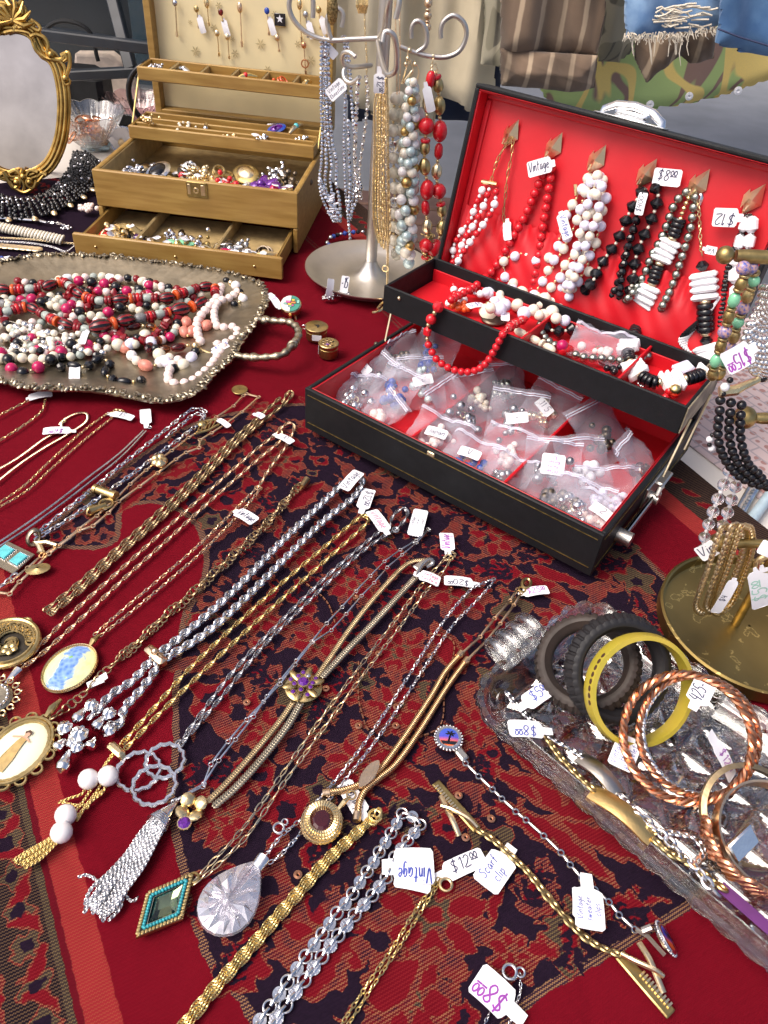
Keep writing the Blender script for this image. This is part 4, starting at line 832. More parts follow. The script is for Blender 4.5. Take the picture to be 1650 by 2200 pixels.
arm([sv(797, 140, -.02), sv(770, 143, -.05), sv(745, 142, -.07), sv(735, 128, -.075), sv(738, 114, -.08), sv(750, 112, -.085), sv(764, 122, -.09)], .0026)
arm([sv(745, 142, -.07), sv(738, 155, -.075), sv(742, 172, -.08), sv(756, 178, -.085), sv(773, 166, -.09)], .0026)
for pts in (((812, 90, -.005), (820, 130, -.04), (832, 160, -.07), (850, 150, -.08), (852, 110, -.085), (845, 75, -.09), (828, 68, -.09), (822, 90, -.092)), ((815, 80, 0), (826, 60, -.03), (832, 20, -.05), (845, -20, -.055), (858, 0, -.06), (850, 40, -.06))): arm([sv(*q) for q in pts], .0030)

# ================================================================ ornate gilt mirror
MP = P(52, 412); mt = math.radians(13); MX = unit((1, .06, 0)); MU = unit(ZZ*math.cos(mt)+np.array([-.06, 1, 0])*math.sin(mt)); MN = np.cross(MX, MU)
def onm(a, b_, n=0.0):
    r = ray(a, b_); p0 = MP+MN*n; return _O+r*(((p0-_O)@MN)/(r@MN))
mir = thing('table_mirror', 'ornate gilt rococo table mirror leaning upright at the back left', 'mirror', MP)
ol = [(45, 366), (75, 358), (100, 336), (118, 290), (124, 230), (120, 180), (108, 140), (88, 125), (72, 100), (64, 84), (40, 74), (10, 75), (-20, 84), (-36, 106), (-52, 126), (-66, 150), (-68, 200), (-60, 260), (-40, 318), (-8, 352), (20, 364)]
mo = smooth_path([onm(*q) for q in ol], .004, True)
c = mo.mean(0); mb = MB(); mb.add(np.vstack([mo, mo-MN*.004]), [np.arange(len(mo))[None] if True else 0, np.arange(len(mo), 2*len(mo))[::-1][None], gridF(2, len(mo), False, True)])
part('mirror_glass', mb, 'mirror', mir, smooth=False)
def offset(path, d):
    t = np.roll(path, -1, 0)-np.roll(path, 1, 0); n = np.cross(t, MN); n /= np.linalg.norm(n, axis=1)[:, None]; s = np.sign(((path-c)*n).sum(1).mean()); return path+n*s*d
fm = MB()
for d, r, h in ((.0030, .0026, .004), (.0080, .0028, .006), (.0130, .0030, .004), (.0172, .0026, .0005)): fm.add(*tube(offset(mo, d)+MN*h, r, 8, True))
fm.add(*tube(offset(mo, .0095)-MN*.003, .0092, 8, True, .5, MN))
part('frame_moulding', fm, 'ornate', mir)
def scroll(ptsn, r0, r1, n=.008): 
    p = smooth_path([onm(a, b_, n) for a, b_ in ptsn], .0025); return tube(p, np.linspace(r0, r1, len(p)), 8)
SC = [[(100,110),(112,125),(132,128),(146,112),(150,138),(142,165),(138,178),(146,182),(150,174),(144,168)], [(66,78),(78,74),(96,82),(103,98),(98,112),(90,104)], [(72,92),(80,110),(100,125),(128,132),(140,148),(138,165)], [(132,120),(140,116),(144,126),(136,132)],
 [(40,60),(62,56),(82,66),(86,58),(78,50),(66,42)], [(10,70),(30,66),(60,70),(72,82)], [(30,66),(36,40),(26,20),(14,8),(0,4)], [(30,60),(44,48),(48,28),(40,10),(24,0)], [(48,40),(56,26),(50,14),(42,22)], [(20,50),(22,30),(14,18)], [(34,60),(38,44),(34,30),(26,36)],
 [(60,56),(66,44),(74,50),(68,60)], [(26,-30),(40,-20),(46,0),(36,14)], [(10,-20),(20,-40),(34,-30)], [(2,60),(-10,50),(-6,36),(6,40)], [(-20,74),(-40,70),(-50,86),(-44,100)], [(0,70),(-24,66),(-46,84),(-66,110),(-84,128),(-96,150),(-90,175)],
 [(20,390),(30,404),(42,396),(40,384),(32,386),(36,394)], [(80,388),(70,404),(58,396),(60,384),(68,386),(64,394)], [(50,362),(46,380),(52,398),(50,412)], [(20,372),(34,366),(44,376),(46,390)], [(82,370),(66,366),(58,376),(56,390)], [(8,368),(16,386),(30,402),(46,412),(58,412),(74,402),(86,386),(98,372)], [(100,376),(90,372),(80,380)], [(0,376),(10,372),(20,380)]]
om = MB()
for s_ in SC: om.add(*scroll(s_, .0036, .0022))
for k in range(9):
    a = -PI*.1+k*PI*1.2/8; p0 = onm(28, 44, .01); om.add(*tube([p0, p0+(MX*math.cos(a)+MU*math.sin(a))*.018+MN*.004, p0+(MX*math.cos(a+.3)+MU*math.sin(a+.3))*.030], [.003, .004, .0012], 7))
for a, b_ in ((28, 44), (50, 380), (110, 118), (141, 168), (36, 392), (64, 392)): om.add(*xf(sphere(.0052, 10, 6), onm(a, b_, .009)))
part('scrollwork', om, 'ornate', mir, None, 'stuff')
part('easel_leg', MB().add(*tube([onm(30, 150, -.008), MP+np.array([0, .10, 0])+ZZ*.001], .006, 8)), 'ornate', mir)
# ================================================================ necklaces laid out on the shawl
def neck(label, at, group=None, cat='necklace', name='necklace'): return thing(name, label, cat, P(*at), group)
GRP = 'chain necklaces laid out on the shawl'
def cpart(t, pts, kind, w, m, z=None, name='chain', label=None):
    ps = pts if isinstance(pts[0][0], (list, tuple)) else [pts]; mb = MB()
    for q in ps: chain(mb, px(q, w*.42 if z is None else z), kind, w)
    o = part(name, mb, m, t, label); o['kind'] = 'stuff'; return o
def lparts(t, pts, VF, m, pitch, roll0=0., roll=1.1, z=.002, name='link', world=False, up0=None, jit=.1):
    me, _ = MB().add(*VF).mesh(name, m, (0, 0, 0)); p = smooth_path(np.array(pts) if world else px(pts, z), pitch); tt, N, B = frames(p, up0=up0)
    for i in range(len(p)):
        a = roll0+roll*i+R_.gauss(0, jit); Y = math.cos(a)*B[i]+math.sin(a)*N[i]; inst(name, me, t, p[i], np.stack([tt[i], Y, np.cross(tt[i], Y)], 1))
def barchain(t, nodes, r, ring, m, z=.0022, world=False, flat=1.0):
    q = nodes if world else px(nodes, z); me, _ = MB().add(*torus(ring, r*.55, 12, 6)).mesh('ring', m, (0, 0, 0))
    for a, b_ in zip(q[:-1], q[1:]):
        d = unit(b_-a); part('bar_link', MB().add(*tube([a+d*ring*.9, a+d*ring*1.5, (a+b_)/2, b_-d*ring*1.5, b_-d*ring*.9], [r*.6, r, r, r, r*.6], 8, flat=flat)), m, t)
    for k, a in enumerate(q): inst('ring', me, t, a)
def ringat(t, q, R, r, m, z=.002, name='clasp_ring', tilt=0.0):
    c = P(*q, z); return part(name, MB().add(*xf(torus(R, r, 18, 7), c, np.array([math.cos(tilt), 0, math.sin(tilt)]), np.array([0, 1., 0]))), m, t)
def tagpx(t, A, B, W, lines=(), ink='ink', rot=0, z=(.003, .002), **k):
    a, b_ = P(A[0], A[1], z[0]), P(B[0], B[1], z[1]); return ptag(t, a, b_, W, lines, ink, rot, **k)
def ovalframe(q, z, X=None):
    c = P(*q, z); return c

t = neck('fine gold cable chain with tag tucked against the ornate tray rim', (40, 900), GRP)
cpart(t, [[(62,860),(30,876),(-10,897)], [(97,860),(88,885),(45,918),(-10,952)]], 'cable', .0042, 'gold'); tagpx(t, (112,846), (62,856), .012, (), nl=.003)
t = neck('flat gold herringbone chain with purple six dollar tag at left edge', (90, 950), GRP)
cpart(t, [[(128,912),(140,900),(165,888),(185,888),(188,900),(178,912),(140,936),(95,962),(45,995),(-10,1038)], [(133,908),(128,925),(95,943),(40,983),(-10,1012)]], 'box', .0034, 'goldpale'); tagpx(t, (92,928), (150,926), .0115, ('$6^00',), 'inkpurple', 180)
ringat(t, (136, 905), .0022, .0006, 'gold')
t = neck('fine gold rope chain with five dollar tag left of the blank tag', (120, 980), GRP)
cpart(t, [[(228,890),(180,925),(110,988),(50,1045),(-10,1085)], [(240,898),(190,938),(118,1000),(58,1054),(-10,1094)], [(226,892),(240,886),(255,880),(268,886),(262,892)]], 'cable', .0034, 'gold'); tagpx(t, (286,900), (240,890), .0095, ('$5',), 'ink', 180)
for q in ((256,884),(248,882)): ringat(t, q, .0022, .0006, 'gold')
t = neck('thin silver snake chain with blank white tag above the dark paisley tip', (200, 1020), GRP)
cpart(t, [[(308,925),(255,975),(190,1025),(120,1080),(50,1130),(-10,1170)], [(314,926),(262,980),(198,1032),(128,1086),(58,1136),(-10,1180)]], 'snake', .0024, 'silver'); tagpx(t, (312,880), (314,910), .0115, (), nl=.007)
ringat(t, (322, 918), .0018, .0005, 'silver')

# silver cable chain with turquoise pendant
t = neck('silver cable chain with square turquoise pendant', (250, 1010), GRP)
for pp in ([(440,884),(425,878),(405,884),(370,912),(320,952),(255,1004),(190,1058),(130,1105),(80,1146)], [(440,884),(436,900),(400,932),(345,972),(285,1018),(215,1068),(150,1114),(80,1156)], [(436,892),(418,890),(395,908),(360,936)]):
    lparts(t, pp, oval(.0076, .0050, .0008), 'silver', .0052, .35, 1.15, .0026)
part('bail', MB().add(*xf(torus(.0058, .0020, 16, 8, 1, 1.8), P(72, 1155, .004), unit((.6, .6, .3)), unit((-.2, .3, .9)))), 'pewter', t)
q = px([(18,1166),(76,1194),(30,1236),(-30,1206)], .0008); c = q.mean(0)
def plate(t, name, q, h, m, bev=.0006, lab=None):
    o2 = q[:, :2]; mb = MB(); mb.add(*prism(o2 if np.cross(o2[1]-o2[0], o2[2]-o2[1]) > 0 else o2[::-1], q[0, 2], q[0, 2]+h, bev)); return part(name, mb, m, t, lab, smooth=False)
plate(t, 'pendant_plate', q, .0022, 'pewter')
for qq in ([(12,1172),(33,1183),(10,1203),(-12,1190)], [(44,1188),(62,1197),(38,1217),(20,1207)]):
    w_ = px(qq, .0030); plate(t, 'turquoise_stone', w_, .0022, 'turq', .0010); cc = w_.mean(0); e = MB()
    for a, b_ in zip(w_, np.roll(w_, -1, 0)):
        for k in range(7): pp = a+(b_-a)*k/7; e.add(*xf(sphere(.0009, 6, 4), cc+(pp-cc)*1.10))
    o = part('beaded_bezel', e, 'silver', t); o['kind'] = 'stuff'
lparts(t, [(30,1238),(10,1254),(-12,1266)], oval(.0088, .0058, .0009), 'silver', .0062, .3, 1.15, .0026)

# gold bar chain with charms
t = neck('gold bar-link charm chain with disc, harp, knot and boot charms', (350, 1000), GRP)
barchain(t, [(523,850),(502,872),(465,896),(430,926),(405,940),(369,968),(340,990),(314,1010),(280,1040),(246,1075),(225,1092),(208,1108),(170,1136),(148,1155),(120,1175),(89,1194),(60,1220),(25,1248),(-10,1266)], .0011, .0019, 'goldrose')
barchain(t, [(530,846),(556,853),(520,885),(486,910),(455,930),(430,945),(428,962),(400,972),(378,987),(339,1016),(300,1045),(255,1077),(233,1102),(200,1130),(170,1140),(127,1173),(105,1190),(70,1225),(42,1250),(21,1276),(-10,1272)], .0012, .0019, 'goldrose', flat=.8)
part('disc_charm', MB().add(*xf(lathe([(.001, 0), (.0085, 0), (.009, .0005), (.0085, .0011), (.004, .0008), (.001, .001)], 24), P(515, 838, .0015))), 'brass', t)
hm = MB()
for k in range(5): hm.add(*tube(px([(424+k*8, 928-k*2.5), (432+k*8, 908-k*1.5)], .003), .0009, 6))
hm.add(*tube(px([(420,932),(448,924),(470,912)], .003), .0014, 7)).add(*tube(px([(428,908),(446,904),(466,900)], .003), .0014, 7)).add(*xf(sphere(.0050, 10, 6, .5), P(434, 910, .004))); part('harp_charm', hm, 'antgold', t)
kn = MB()
for k in range(5): a = k*2*PI/5; kn.add(*xf(sphere(.0048, 8, 5, .8), P(342+9*math.cos(a), 990+8*math.sin(a), .005)))
kn.add(*xf(box((0, 0, 0), (.010, .009, .008), .003), P(345, 994, .006), unit((.8, .5, .1)), unit((-.5, .8, .2)))); part('knot_charm', kn, 'gold', t)
part('scroll_charm', MB().add(*tube(px([(204,1050),(248,1066)], .005), .0042, 10)).add(*tube(px([(203,1050),(209,1052)], .005), .0050, 10)).add(*tube(px([(242,1064),(249,1067)], .005), .0050, 10)), 'antgold', t)
part('cup_charm', MB().add(*xf(torus(.0062, .0011, 16, 6), P(228, 1082, .004))).add(*tube(px([(193,1098),(215,1090),(228,1085)], .004), [.0046, .0030, .0026], 10)).add(*xf(torus(.0042, .0012, 12, 6), P(194, 1098, .004), unit((0, .4, 1)), unit((.5, 1, 0)))), 'antgold', t)
part('boot_charm', MB().add(*tube(px([(82,1186),(92,1190),(85,1174),(74,1168),(100,1166),(122,1172)], .004), [.0022, .003, .003, .0026, .0026, .002], 8)), 'goldpale', t)
part('fan_charm', MB().add(*xf(lathe([(.001, 0), (.007, .0005), (.008, .001), (.004, .0016), (.001, .0026)], 16, 1.25, .8), P(82, 1224, .002), unit((.9, .4, 0)), unit((-.4, .9, 0)))), 'antgold', t)
tagpx(t, (492,918), (468,902), .007, (), nl=.006)

# antique double rope with filigree locket
t = neck('antique brass double chain carrying a pierced round locket', (350, 1100), GRP)
a1 = [(608,862),(620,842),(628,848),(606,872),(560,908),(505,958),(430,1036),(350,1112),(255,1194),(175,1268),(112,1318)]; a2 = [(600,856),(560,892),(495,948),(420,1024),(340,1100),(245,1184),(165,1256),(98,1310)]
cpart(t, [a1, a2, [(p_[0]-5, p_[1]-3) for p_ in a1[4:]]], 'wales', .0060, 'bronze')
lk_c = P(18, 1388, .001); mb = MB()
part('locket_back', MB().add(*xf(lathe([(.001, 0), (.0215, 0), (.0225, .002), (.020, .003), (.001, .003)], 36, 1.05, 1), lk_c)), mat('dark_locket_ground', (.03, .022, .012), .6), t)
mb.add(*xf(torus(.0225, .0022, 40, 8), lk_c+ZZ*.004)); mb.add(*xf(torus(.0195, .0011, 40, 6), lk_c+ZZ*.005))
for k in range(30):
    a = k*2.4; r = .003+.0150*((k*.618) % 1); o_ = lk_c+np.array([math.cos(a)*r, math.sin(a)*r, .0050]); th = np.linspace(0, 4.6*PI/2, 14)
    mb.add(*tube([o_+np.array([math.cos(q_+a)*(.0052-.00062*i*.4), math.sin(q_+a)*(.0052-.00062*i*.4), 0]) for i, q_ in enumerate(th)], .00095, 6))
for k in range(5):
    a = k*2*PI/5; mb.add(*xf(sphere(.0028, 8, 5, .5), lk_c+np.array([.005+math.cos(a)*.0035, -.006+math.sin(a)*.0035, .0055])))
part('pierced_cover', mb, 'antgold', t); ringat(t, (55, 1338), .0042, .0013, 'antgold', .004, 'bail')
tagpx(t, (566,898), (548,890), .008, ('V',), 'inkpurple', 0, (.006, .006), nl=.003)

# gold prince of wales with rhinestone pendant
t = neck('light gold twisted chain with bow tag and flower pendant cut by the left edge', (350, 1150), GRP)
cpart(t, [[(604,918),(590,934),(550,966),(510,1000),(440,1062),(350,1142),(250,1232),(150,1322),(65,1408),(28,1432)], [(604,918),(602,946),(560,982),(452,1076),(362,1158),(268,1242),(180,1324),(98,1398),(40,1440)]], 'wales', .0052, 'goldrose')
tagpx(t, (628,952), (596,936), .0090, ('10',), 'ink', 180, (.007, .005), nl=.006)
part('bail', MB().add(*tube(px([(40,1436),(12,1468)], .003), [.0032, .0012], 8, flat=.6)), 'silver', t)
fp = P(-14, 1502, .002); part('pendant_disc', MB().add(*xf(lathe([(.001, 0), (.0125, 0), (.0135, .0015), (.0115, .003), (.001, .0022)], 28), fp)), 'pewter', t)
e = MB(); 
for k in range(20): a = k*PI/10; e.add(*xf(sphere(.0014, 8, 5), fp+np.array([math.cos(a)*.0105, math.sin(a)*.0105, .0034])))
o = part('rhinestone_ring', e, 'rhine', t); e = MB()
for k in range(16):
    a = k*PI/8; e.add(*xf(torus(.0021, .0006, 10, 5), fp+np.array([math.cos(a)*.0165, math.sin(a)*.0165, .002]))); e.add(*xf(sphere(.0012, 6, 4), fp+np.array([math.cos(a)*.0195, math.sin(a)*.0195, .002])))
part('petal_edge', e, 'gold', t)

# floral oval pendant
t = neck('gold cable chain with oval pendant painted with blue forget-me-nots', (350, 1240), GRP)
cpart(t, [[(604,920),(620,908),(632,916),(626,936),(608,968),(580,1005),(556,1045)]], 'wales', .0052, 'goldrose'); cpart(t, [[(550,1050),(500,1100),(430,1168),(350,1238),(270,1305),(205,1362)], [(560,1050),(520,1098),(442,1178),(360,1250),(280,1316),(210,1370)]], 'cable', .0044, 'goldrose')
tagpx(t, (548,1122), (510,1100), .0125, ('Vintage',), 'ink', 180, (.005, .004), nl=.004)
ringat(t, (554, 1048), .0028, .0008, 'goldrose')
pc = P(151, 1437, .001); pa = P(196, 1390, .001)-pc; pX = unit(pa*[1, 1, 0]); pY = np.cross(ZZ, pX)
enam, nt, l, b = newmat('painted_porcelain'); inp(b, Roughness=.12); co = node(nt, 'TexCoord'); sx = node(nt, 'SeparateXYZ'); l.new(co.outputs['Generated'], sx.inputs[0])
g1_ = math_(nt, l, 'ABSOLUTE', math_(nt, l, 'SUBTRACT', math_(nt, l, 'ADD', math_(nt, l, 'MULTIPLY', sx.outputs[0], .75), math_(nt, l, 'MULTIPLY', sx.outputs[1], -.15)), .28)); vo = node(nt, 'TexVoronoi', Scale=11.0); l.new(co.outputs['Generated'], vo.inputs['Vector']); no = node(nt, 'TexNoise', Scale=6.0); l.new(co.outputs['Generated'], no.inputs[0])
base = mixc(nt, l, no.outputs[0], (.66, .68, .22), (.66, .74, .55)); blu = mixc(nt, l, vo.outputs['Distance'], (.05, .15, .52), (.30, .48, .78)); blu = mixc(nt, l, step2(nt, l, no.outputs[0], .66, .03), blu, (.22, .45, .12))
msk = math_(nt, l, 'SUBTRACT', 1, step2(nt, l, math_(nt, l, 'ADD', g1_, math_(nt, l, 'MULTIPLY', math_(nt, l, 'SUBTRACT', no.outputs[0], .5), .35)), .15, .03)); l.new(mixc(nt, l, msk, base, blu), b.inputs['Base Color'])
part('porcelain_oval', MB().add(*xf(lathe([(.0001, .0052), (.010, .0048), (.019, .0034), (.0222, .0016), (.0222, .0008)][::-1], 40, 1.28, 1), pc, pX, pY, None, .76)), enam, t)
e = MB()
for k in range(72): a = k*2*PI/72; e.add(*xf(torus(.0012, .0004, 8, 4), pc+pX*math.cos(a)*.0222+pY*math.sin(a)*.0174+ZZ*.002, ZZ, unit(-pX*math.sin(a)+pY*math.cos(a))))
e.add(*tube([pc+pX*math.cos(a)*.0220+pY*math.sin(a)*.0172+ZZ*.0008 for a in np.linspace(0, 2*PI, 48, endpoint=False)], .0011, 6, True)); part('scalloped_setting', e, 'gold', t)
part('bail', MB().add(*tube([pc+pX*.022+ZZ*.002, pc+pX*.027+ZZ*.004, pc+pX*.034+ZZ*.003], [.0012, .0026, .001], 8)), 'antgold', t)

# bronze ring chain with cameo pendant
t = neck('bronze round-link chain with scalloped cameo pendant of a standing lady', (400, 1290), GRP)
lparts(t, [(640,1048),(610,1085),(552,1150),(482,1216),(412,1280),(342,1340),(290,1390),(240,1430),(205,1465),(175,1495),(128,1532),(100,1548)], torus(.0031, .0006, 14, 6), 'bronze', .0050, .2, .55, .0022)
lparts(t, [(645,1040),(618,1070),(564,1132),(494,1198),(424,1262),(354,1322),(300,1374),(255,1414)], torus(.0031, .0006, 14, 6), 'bronze', .0049, -.3, .6, .0026)
part('barrel_clasp', MB().add(*tube(px([(648,1046),(660,1030)], .003), [.0030, .0036], 10)), 'bronze', t)
pc = P(40, 1615, .001); pX = unit((P(88, 1560, .001)-pc)*[1, 1, 0]); pY = np.cross(ZZ, pX)
cam_m, nt, l, b = newmat('ivory_cameo_glaze'); inp(b, Roughness=.14); no = node(nt, 'TexNoise', Scale=60.0); co = node(nt, 'TexCoord'); l.new(co.outputs['Object'], no.inputs[0]); l.new(mixc(nt, l, no.outputs[0], (.78, .82, .60), (.82, .76, .58)), b.inputs['Base Color'])
part('cameo_oval', MB().add(*xf(lathe([(.0001, .0056), (.010, .0050), (.017, .0036), (.0195, .002), (.0195, .001)][::-1], 40, 1.36, 1), pc, pX, pY, None, .85)), cam_m, t)
dress = mat('painted_gold_dress', (.55, .38, .14), .4, 0, .3, 200); hair = mat('painted_brown_hair', (.10, .05, .03), .4); skin = mat('painted_skin', (.66, .40, .27), .4)
def onov(u, v, h=0.0): u, v = u*.85, v*.85; return pc+pX*u+pY*v+ZZ*(.0050-.9*(u*u/(.0265**2)+v*v/.0195**2)*.0030+h)
def flatpoly(t, name, pts, m, h=.0006): part(name, MB().add([onov(u, v, h) for u, v in pts], [list(range(len(pts)))]), m, t, smooth=False)
flatpoly(t, 'painted_dress', [(-.0215,-.004),(-.0215,.006),(-.010,.0058),(.004,.0042),(.0100,.0028),(.0100,-.0022),(.002,-.0026),(-.010,-.0045)], dress, .0007)
flatpoly(t, 'painted_arm', [(.0090,.0025),(.0060,.0100),(.0075,.0106),(.0105,.0030),(.0105,-.0020),(.0085,-.0060),(.0070,-.0056),(.0090,-.0015)], skin, .0009)
flatpoly(t, 'painted_face', [(.0100,-.0012),(.0100,.0020),(.0140,.0026),(.0155,.0006),(.0140,-.0016)], skin, .0009)
flatpoly(t, 'painted_hair', [(.0125,.0026),(.0150,.0034),(.0172,.0010),(.0160,-.0022),(.0125,-.0026),(.0145,-.0010),(.0150,.0012)], hair, .0011)
e = MB(); 
for k in range(14):
    a = k*2*PI/14; o_ = pc+pX*math.cos(a)*.0268+pY*math.sin(a)*.0214+ZZ*.002; d = unit(pX*math.cos(a)+pY*math.sin(a)); e.add(*xf(torus(.0036, .0010, 12, 6), o_, d, np.cross(ZZ, d)))
for r_, h in ((1.06, .002), (1.17, .0025)): 
    lp_ = np.array([pc+pX*math.cos(a)*.0226*r_+pY*math.sin(a)*.0166*r_+ZZ*h for a in np.linspace(0, 2*PI, 56, endpoint=False)]); e.add(*tube(lp_, .0013*(1+.25*(np.arange(56) % 2)), 6, True))
part('scalloped_frame', e, 'antgold', t); part('bail', MB().add(*tube([pc+pX*.028+ZZ*.003, pc+pX*.035+ZZ*.004, pc+pX*.044+ZZ*.003], [.0014, .003, .0012], 8)), 'antgold', t)
part('price_tag', MB().add(*xf(box((0, 0, 0), (.012, .006, .0004), .0001), P(205, 1466, .0035), unit((.8, .5, .1)), unit((-.5, .8, 0)))).add(*xf(box((0, 0, 0), (.006, .006, .0004), .0001), P(222, 1455, .0045), unit((.8, .5, .3)), unit((-.5, .8, 0)))), 'paper', t)

# heavy silver rope
t = neck('heavy silver rope necklace ending in a cluster of silver drops', (560, 1240), GRP)
cpart(t, [[(772,1022),(745,1032),(695,1078),(605,1164),(505,1266),(425,1338),(345,1402)], [(772,1022),(778,1040),(755,1072),(700,1115),(622,1190),(522,1290),(442,1360),(360,1412)]], 'rope', .0105, 'silver', .0045)
cpart(t, [[(335,1408),(318,1425),(285,1462),(240,1492),(205,1530),(195,1540)], [(340,1420),(330,1445),(300,1485),(268,1520),(262,1545),(248,1562),(240,1556)]], 'rope', .0100, 'silver', .0045)
sc = P(335, 1410, .005); sX = unit(P(350, 1425, .005)-P(320, 1398, .005)); part('slide_bar', MB().add(*xf(box((0, 0, 0), (.021, .0075, .010), .0025), sc, sX, np.cross(ZZ, sX))).add(*xf(sphere(.003, 10, 6), sc+ZZ*.006)), 'goldrose', t)
for a, b_, c_, d, r in ((186,1520,158,1554,.0046), (230,1535,200,1570,.0046), (205,1585,190,1610,.0044), (140,1588,118,1612,.0044), (150,1578,155,1608,.0038), (150,1612,130,1662,.0052)):
    p0, p1 = P(a, b_, .004), P(c_, d, .004); part('silver_drop', MB().add(*tube(smooth_path([p0, p0*.7+p1*.3, p0*.4+p1*.6, p0*.15+p1*.85, p1], .001), np.interp(np.linspace(0, 1, len(smooth_path([p0, p0*.7+p1*.3, p0*.4+p1*.6, p0*.15+p1*.85, p1], .001))), [0, .3, .65, .88, 1], [r*.25, r*.6, r, r*.85, r*.15]), 12)), 'chrome', t)
for a, b_, r in ((198,1516,.0048), (236,1535,.0050), (236,1570,.0050), (141,1565,.0052), (172,1580,.0064), (168,1606,.0044)):
    V, F = sphere(r, 12, 8); V = V*(1+.10*np.sign(np.sin(np.arctan2(V[:, 1], V[:, 0])*6)*np.sin(V[:, 2]/r*5)))[:, None]; part('pierced_bead', MB().add(*xf((V, F), P(a, b_, r))), 'chrome', t, smooth=False)
tagpx(t, (738,1052), (772,1014), .0125, ('Vintage',), 'ink', 0, (.009, .0105), neck=False)

# yellow gold rope with pearl tassel
t = neck('yellow gold double rope necklace with pearls and fine chain tassel', (560, 1300), GRP)
cpart(t, [[(790,1112),(772,1112),(700,1172),(602,1256),(502,1346),(404,1440),(332,1520),(262,1598)], [(790,1112),(788,1124),(722,1184),(622,1272),(522,1362),(422,1456),(344,1532),(272,1606)]], 'wales', .0056, 'goldyel')
tagpx(t, (794,1052), (779,1092), .0130, ('$12^00',), 'ink', 0, nl=.007)
sc = P(250, 1612, .004); sX = unit(P(262, 1625, .004)-P(236, 1602, .004)); part('slide_bar', MB().add(*xf(box((0, 0, 0), (.0140, .0060, .0065), .0018), sc, sX, np.cross(ZZ, sX))), 'gold', t)
for a, b_ in ((190, 1674), (232, 1667), (141, 1751), (132, 1788)): inst('pearl', bead_mesh('ball', 'pearlwhite'), t, P(a, b_, .0068), None, (.0069,)*3)
tm = MB(); 
for q in ([(245,1620),(225,1645),(205,1680),(180,1720),(160,1745)], [(240,1622),(222,1650),(214,1690),(185,1730),(166,1762)], [(232,1672),(222,1700),(205,1715),(180,1730),(150,1728),(130,1722)], [(190,1680),(176,1705),(150,1715),(128,1724)], [(215,1705),(196,1722),(176,1742),(150,1770)], [(222,1698),(200,1712),(188,1735)]): chain(tm, px(q, .002), 'rope', .0030)
for k in range(9):
    a = k*4-16; chain(tm, px([(122+a*.3, 1800+a*.35), (100+a*.5, 1818+a*.5), (72+a*.75, 1838+a*.65), (44+a*.9+R_.uniform(-5, 5), 1856+a*.55)], .002+.001*(k % 3)), 'rope', .0026)
o = part('tassel', tm, 'goldyel', t); o['kind'] = 'stuff'
# gunmetal double rope with three rings
t = neck('gunmetal double rope chain with three interlocked hammered rings', (600, 1350), GRP)
cpart(t, [[(836,1132),(846,1106),(866,1092),(876,1104),(864,1124),(846,1140),(800,1168),(742,1216),(642,1312),(562,1392),(482,1490),(402,1584),(388,1598)], [(836,1132),(810,1146),(700,1240),(600,1338),(500,1444),(396,1582)]], 'wales', .0052, 'gunmetal')
for a, b_, r, h in ((297, 1656, .0142, .0018), (354, 1634, .0128, .003), (331, 1686, .0140, .004)):
    V, F = torus(r, .0016, 40, 6, 1, .8); an = np.arctan2(V[:, 1], V[:, 0]); V = V*(1+.045*np.sin(an*13))[:, None]; part('hammered_ring', MB().add(*xf((V, F), P(a, b_, h))), 'silver', t)
ringat(t, (386, 1598), .0028, .0008, 'gunmetal'); ringat(t, (850, 1138), .0030, .0009, 'gunmetal', .003)
tagpx(t, (797,1098), (828,1140), .0125, ('Vintage',), 'inkpink', 0, (.003, .007), nl=.006)
# silver bar chain with tassel
t = neck('slim silver bar-link chain with a long silver chain tassel', (620, 1440), GRP)
barchain(t, [(920,1136),(894,1161),(860,1181),(826,1206),(796,1237),(765,1270),(735,1304),(702,1339),(670,1378),(637,1419),(603,1461),(574,1496),(545,1540),(506,1589),(470,1634),(438,1684),(373,1722)], .0008, .0016, 'silver')
barchain(t, [(922,1138),(895,1166),(864,1192),(832,1219),(804,1252),(777,1280),(744,1319),(712,1354),(672,1380),(634,1428),(602,1470),(566,1508),(530,1546),(490,1593),(453,1642),(436,1690),(378,1720)], .0008, .0016, 'silver')
tagpx(t, (905,1096), (890,1152), .0140, ('Vintage', 'Silver', 'Toned'), 'ink', 180, neck=False)
a, b_ = P(382, 1722, .003), P(336, 1772, .006); part('tassel_cone', MB().add(*tube(smooth_path([a, a*.6+b_*.4, b_], .0008), np.linspace(.0012, .0078, len(smooth_path([a, a*.6+b_*.4, b_], .0008)))*(1+.06*(np.arange(len(smooth_path([a, a*.6+b_*.4, b_], .0008))) % 2)), 14)), 'silver', t)
tm = MB()
for k in range(20):
    u = (k % 10-4.5)/4.5; v = (k//10)*.0035; x0 = 336+u*12+R_.uniform(-5, 5); y0 = 1774+u*9+R_.uniform(-5, 5)
    chain(tm, px([(x0, y0, .003+v), (318+u*17, 1800+u*11, .003+v), (288+u*20, 1850+u*13, .002+v), (250+u*22+R_.uniform(-4, 4), 1898+u*16, .002+v), (226+u*24+R_.uniform(-9, 9), 1935+u*20+R_.uniform(-8, 8), .0015+v*.6), (206+u*22+R_.uniform(-9, 9), 1955+u*12+R_.uniform(-10, 14), .0015)]), 'rope', .0034)
chain(tm, px([(215, 1900), (200, 1886), (184, 1880), (170, 1884)], .002), 'rope', .0030); chain(tm, px([(265, 1912), (275, 1930), (286, 1936), (296, 1928)], .002), 'rope', .0030)
o = part('tassel', tm, 'silver', t); o['kind'] = 'stuff'
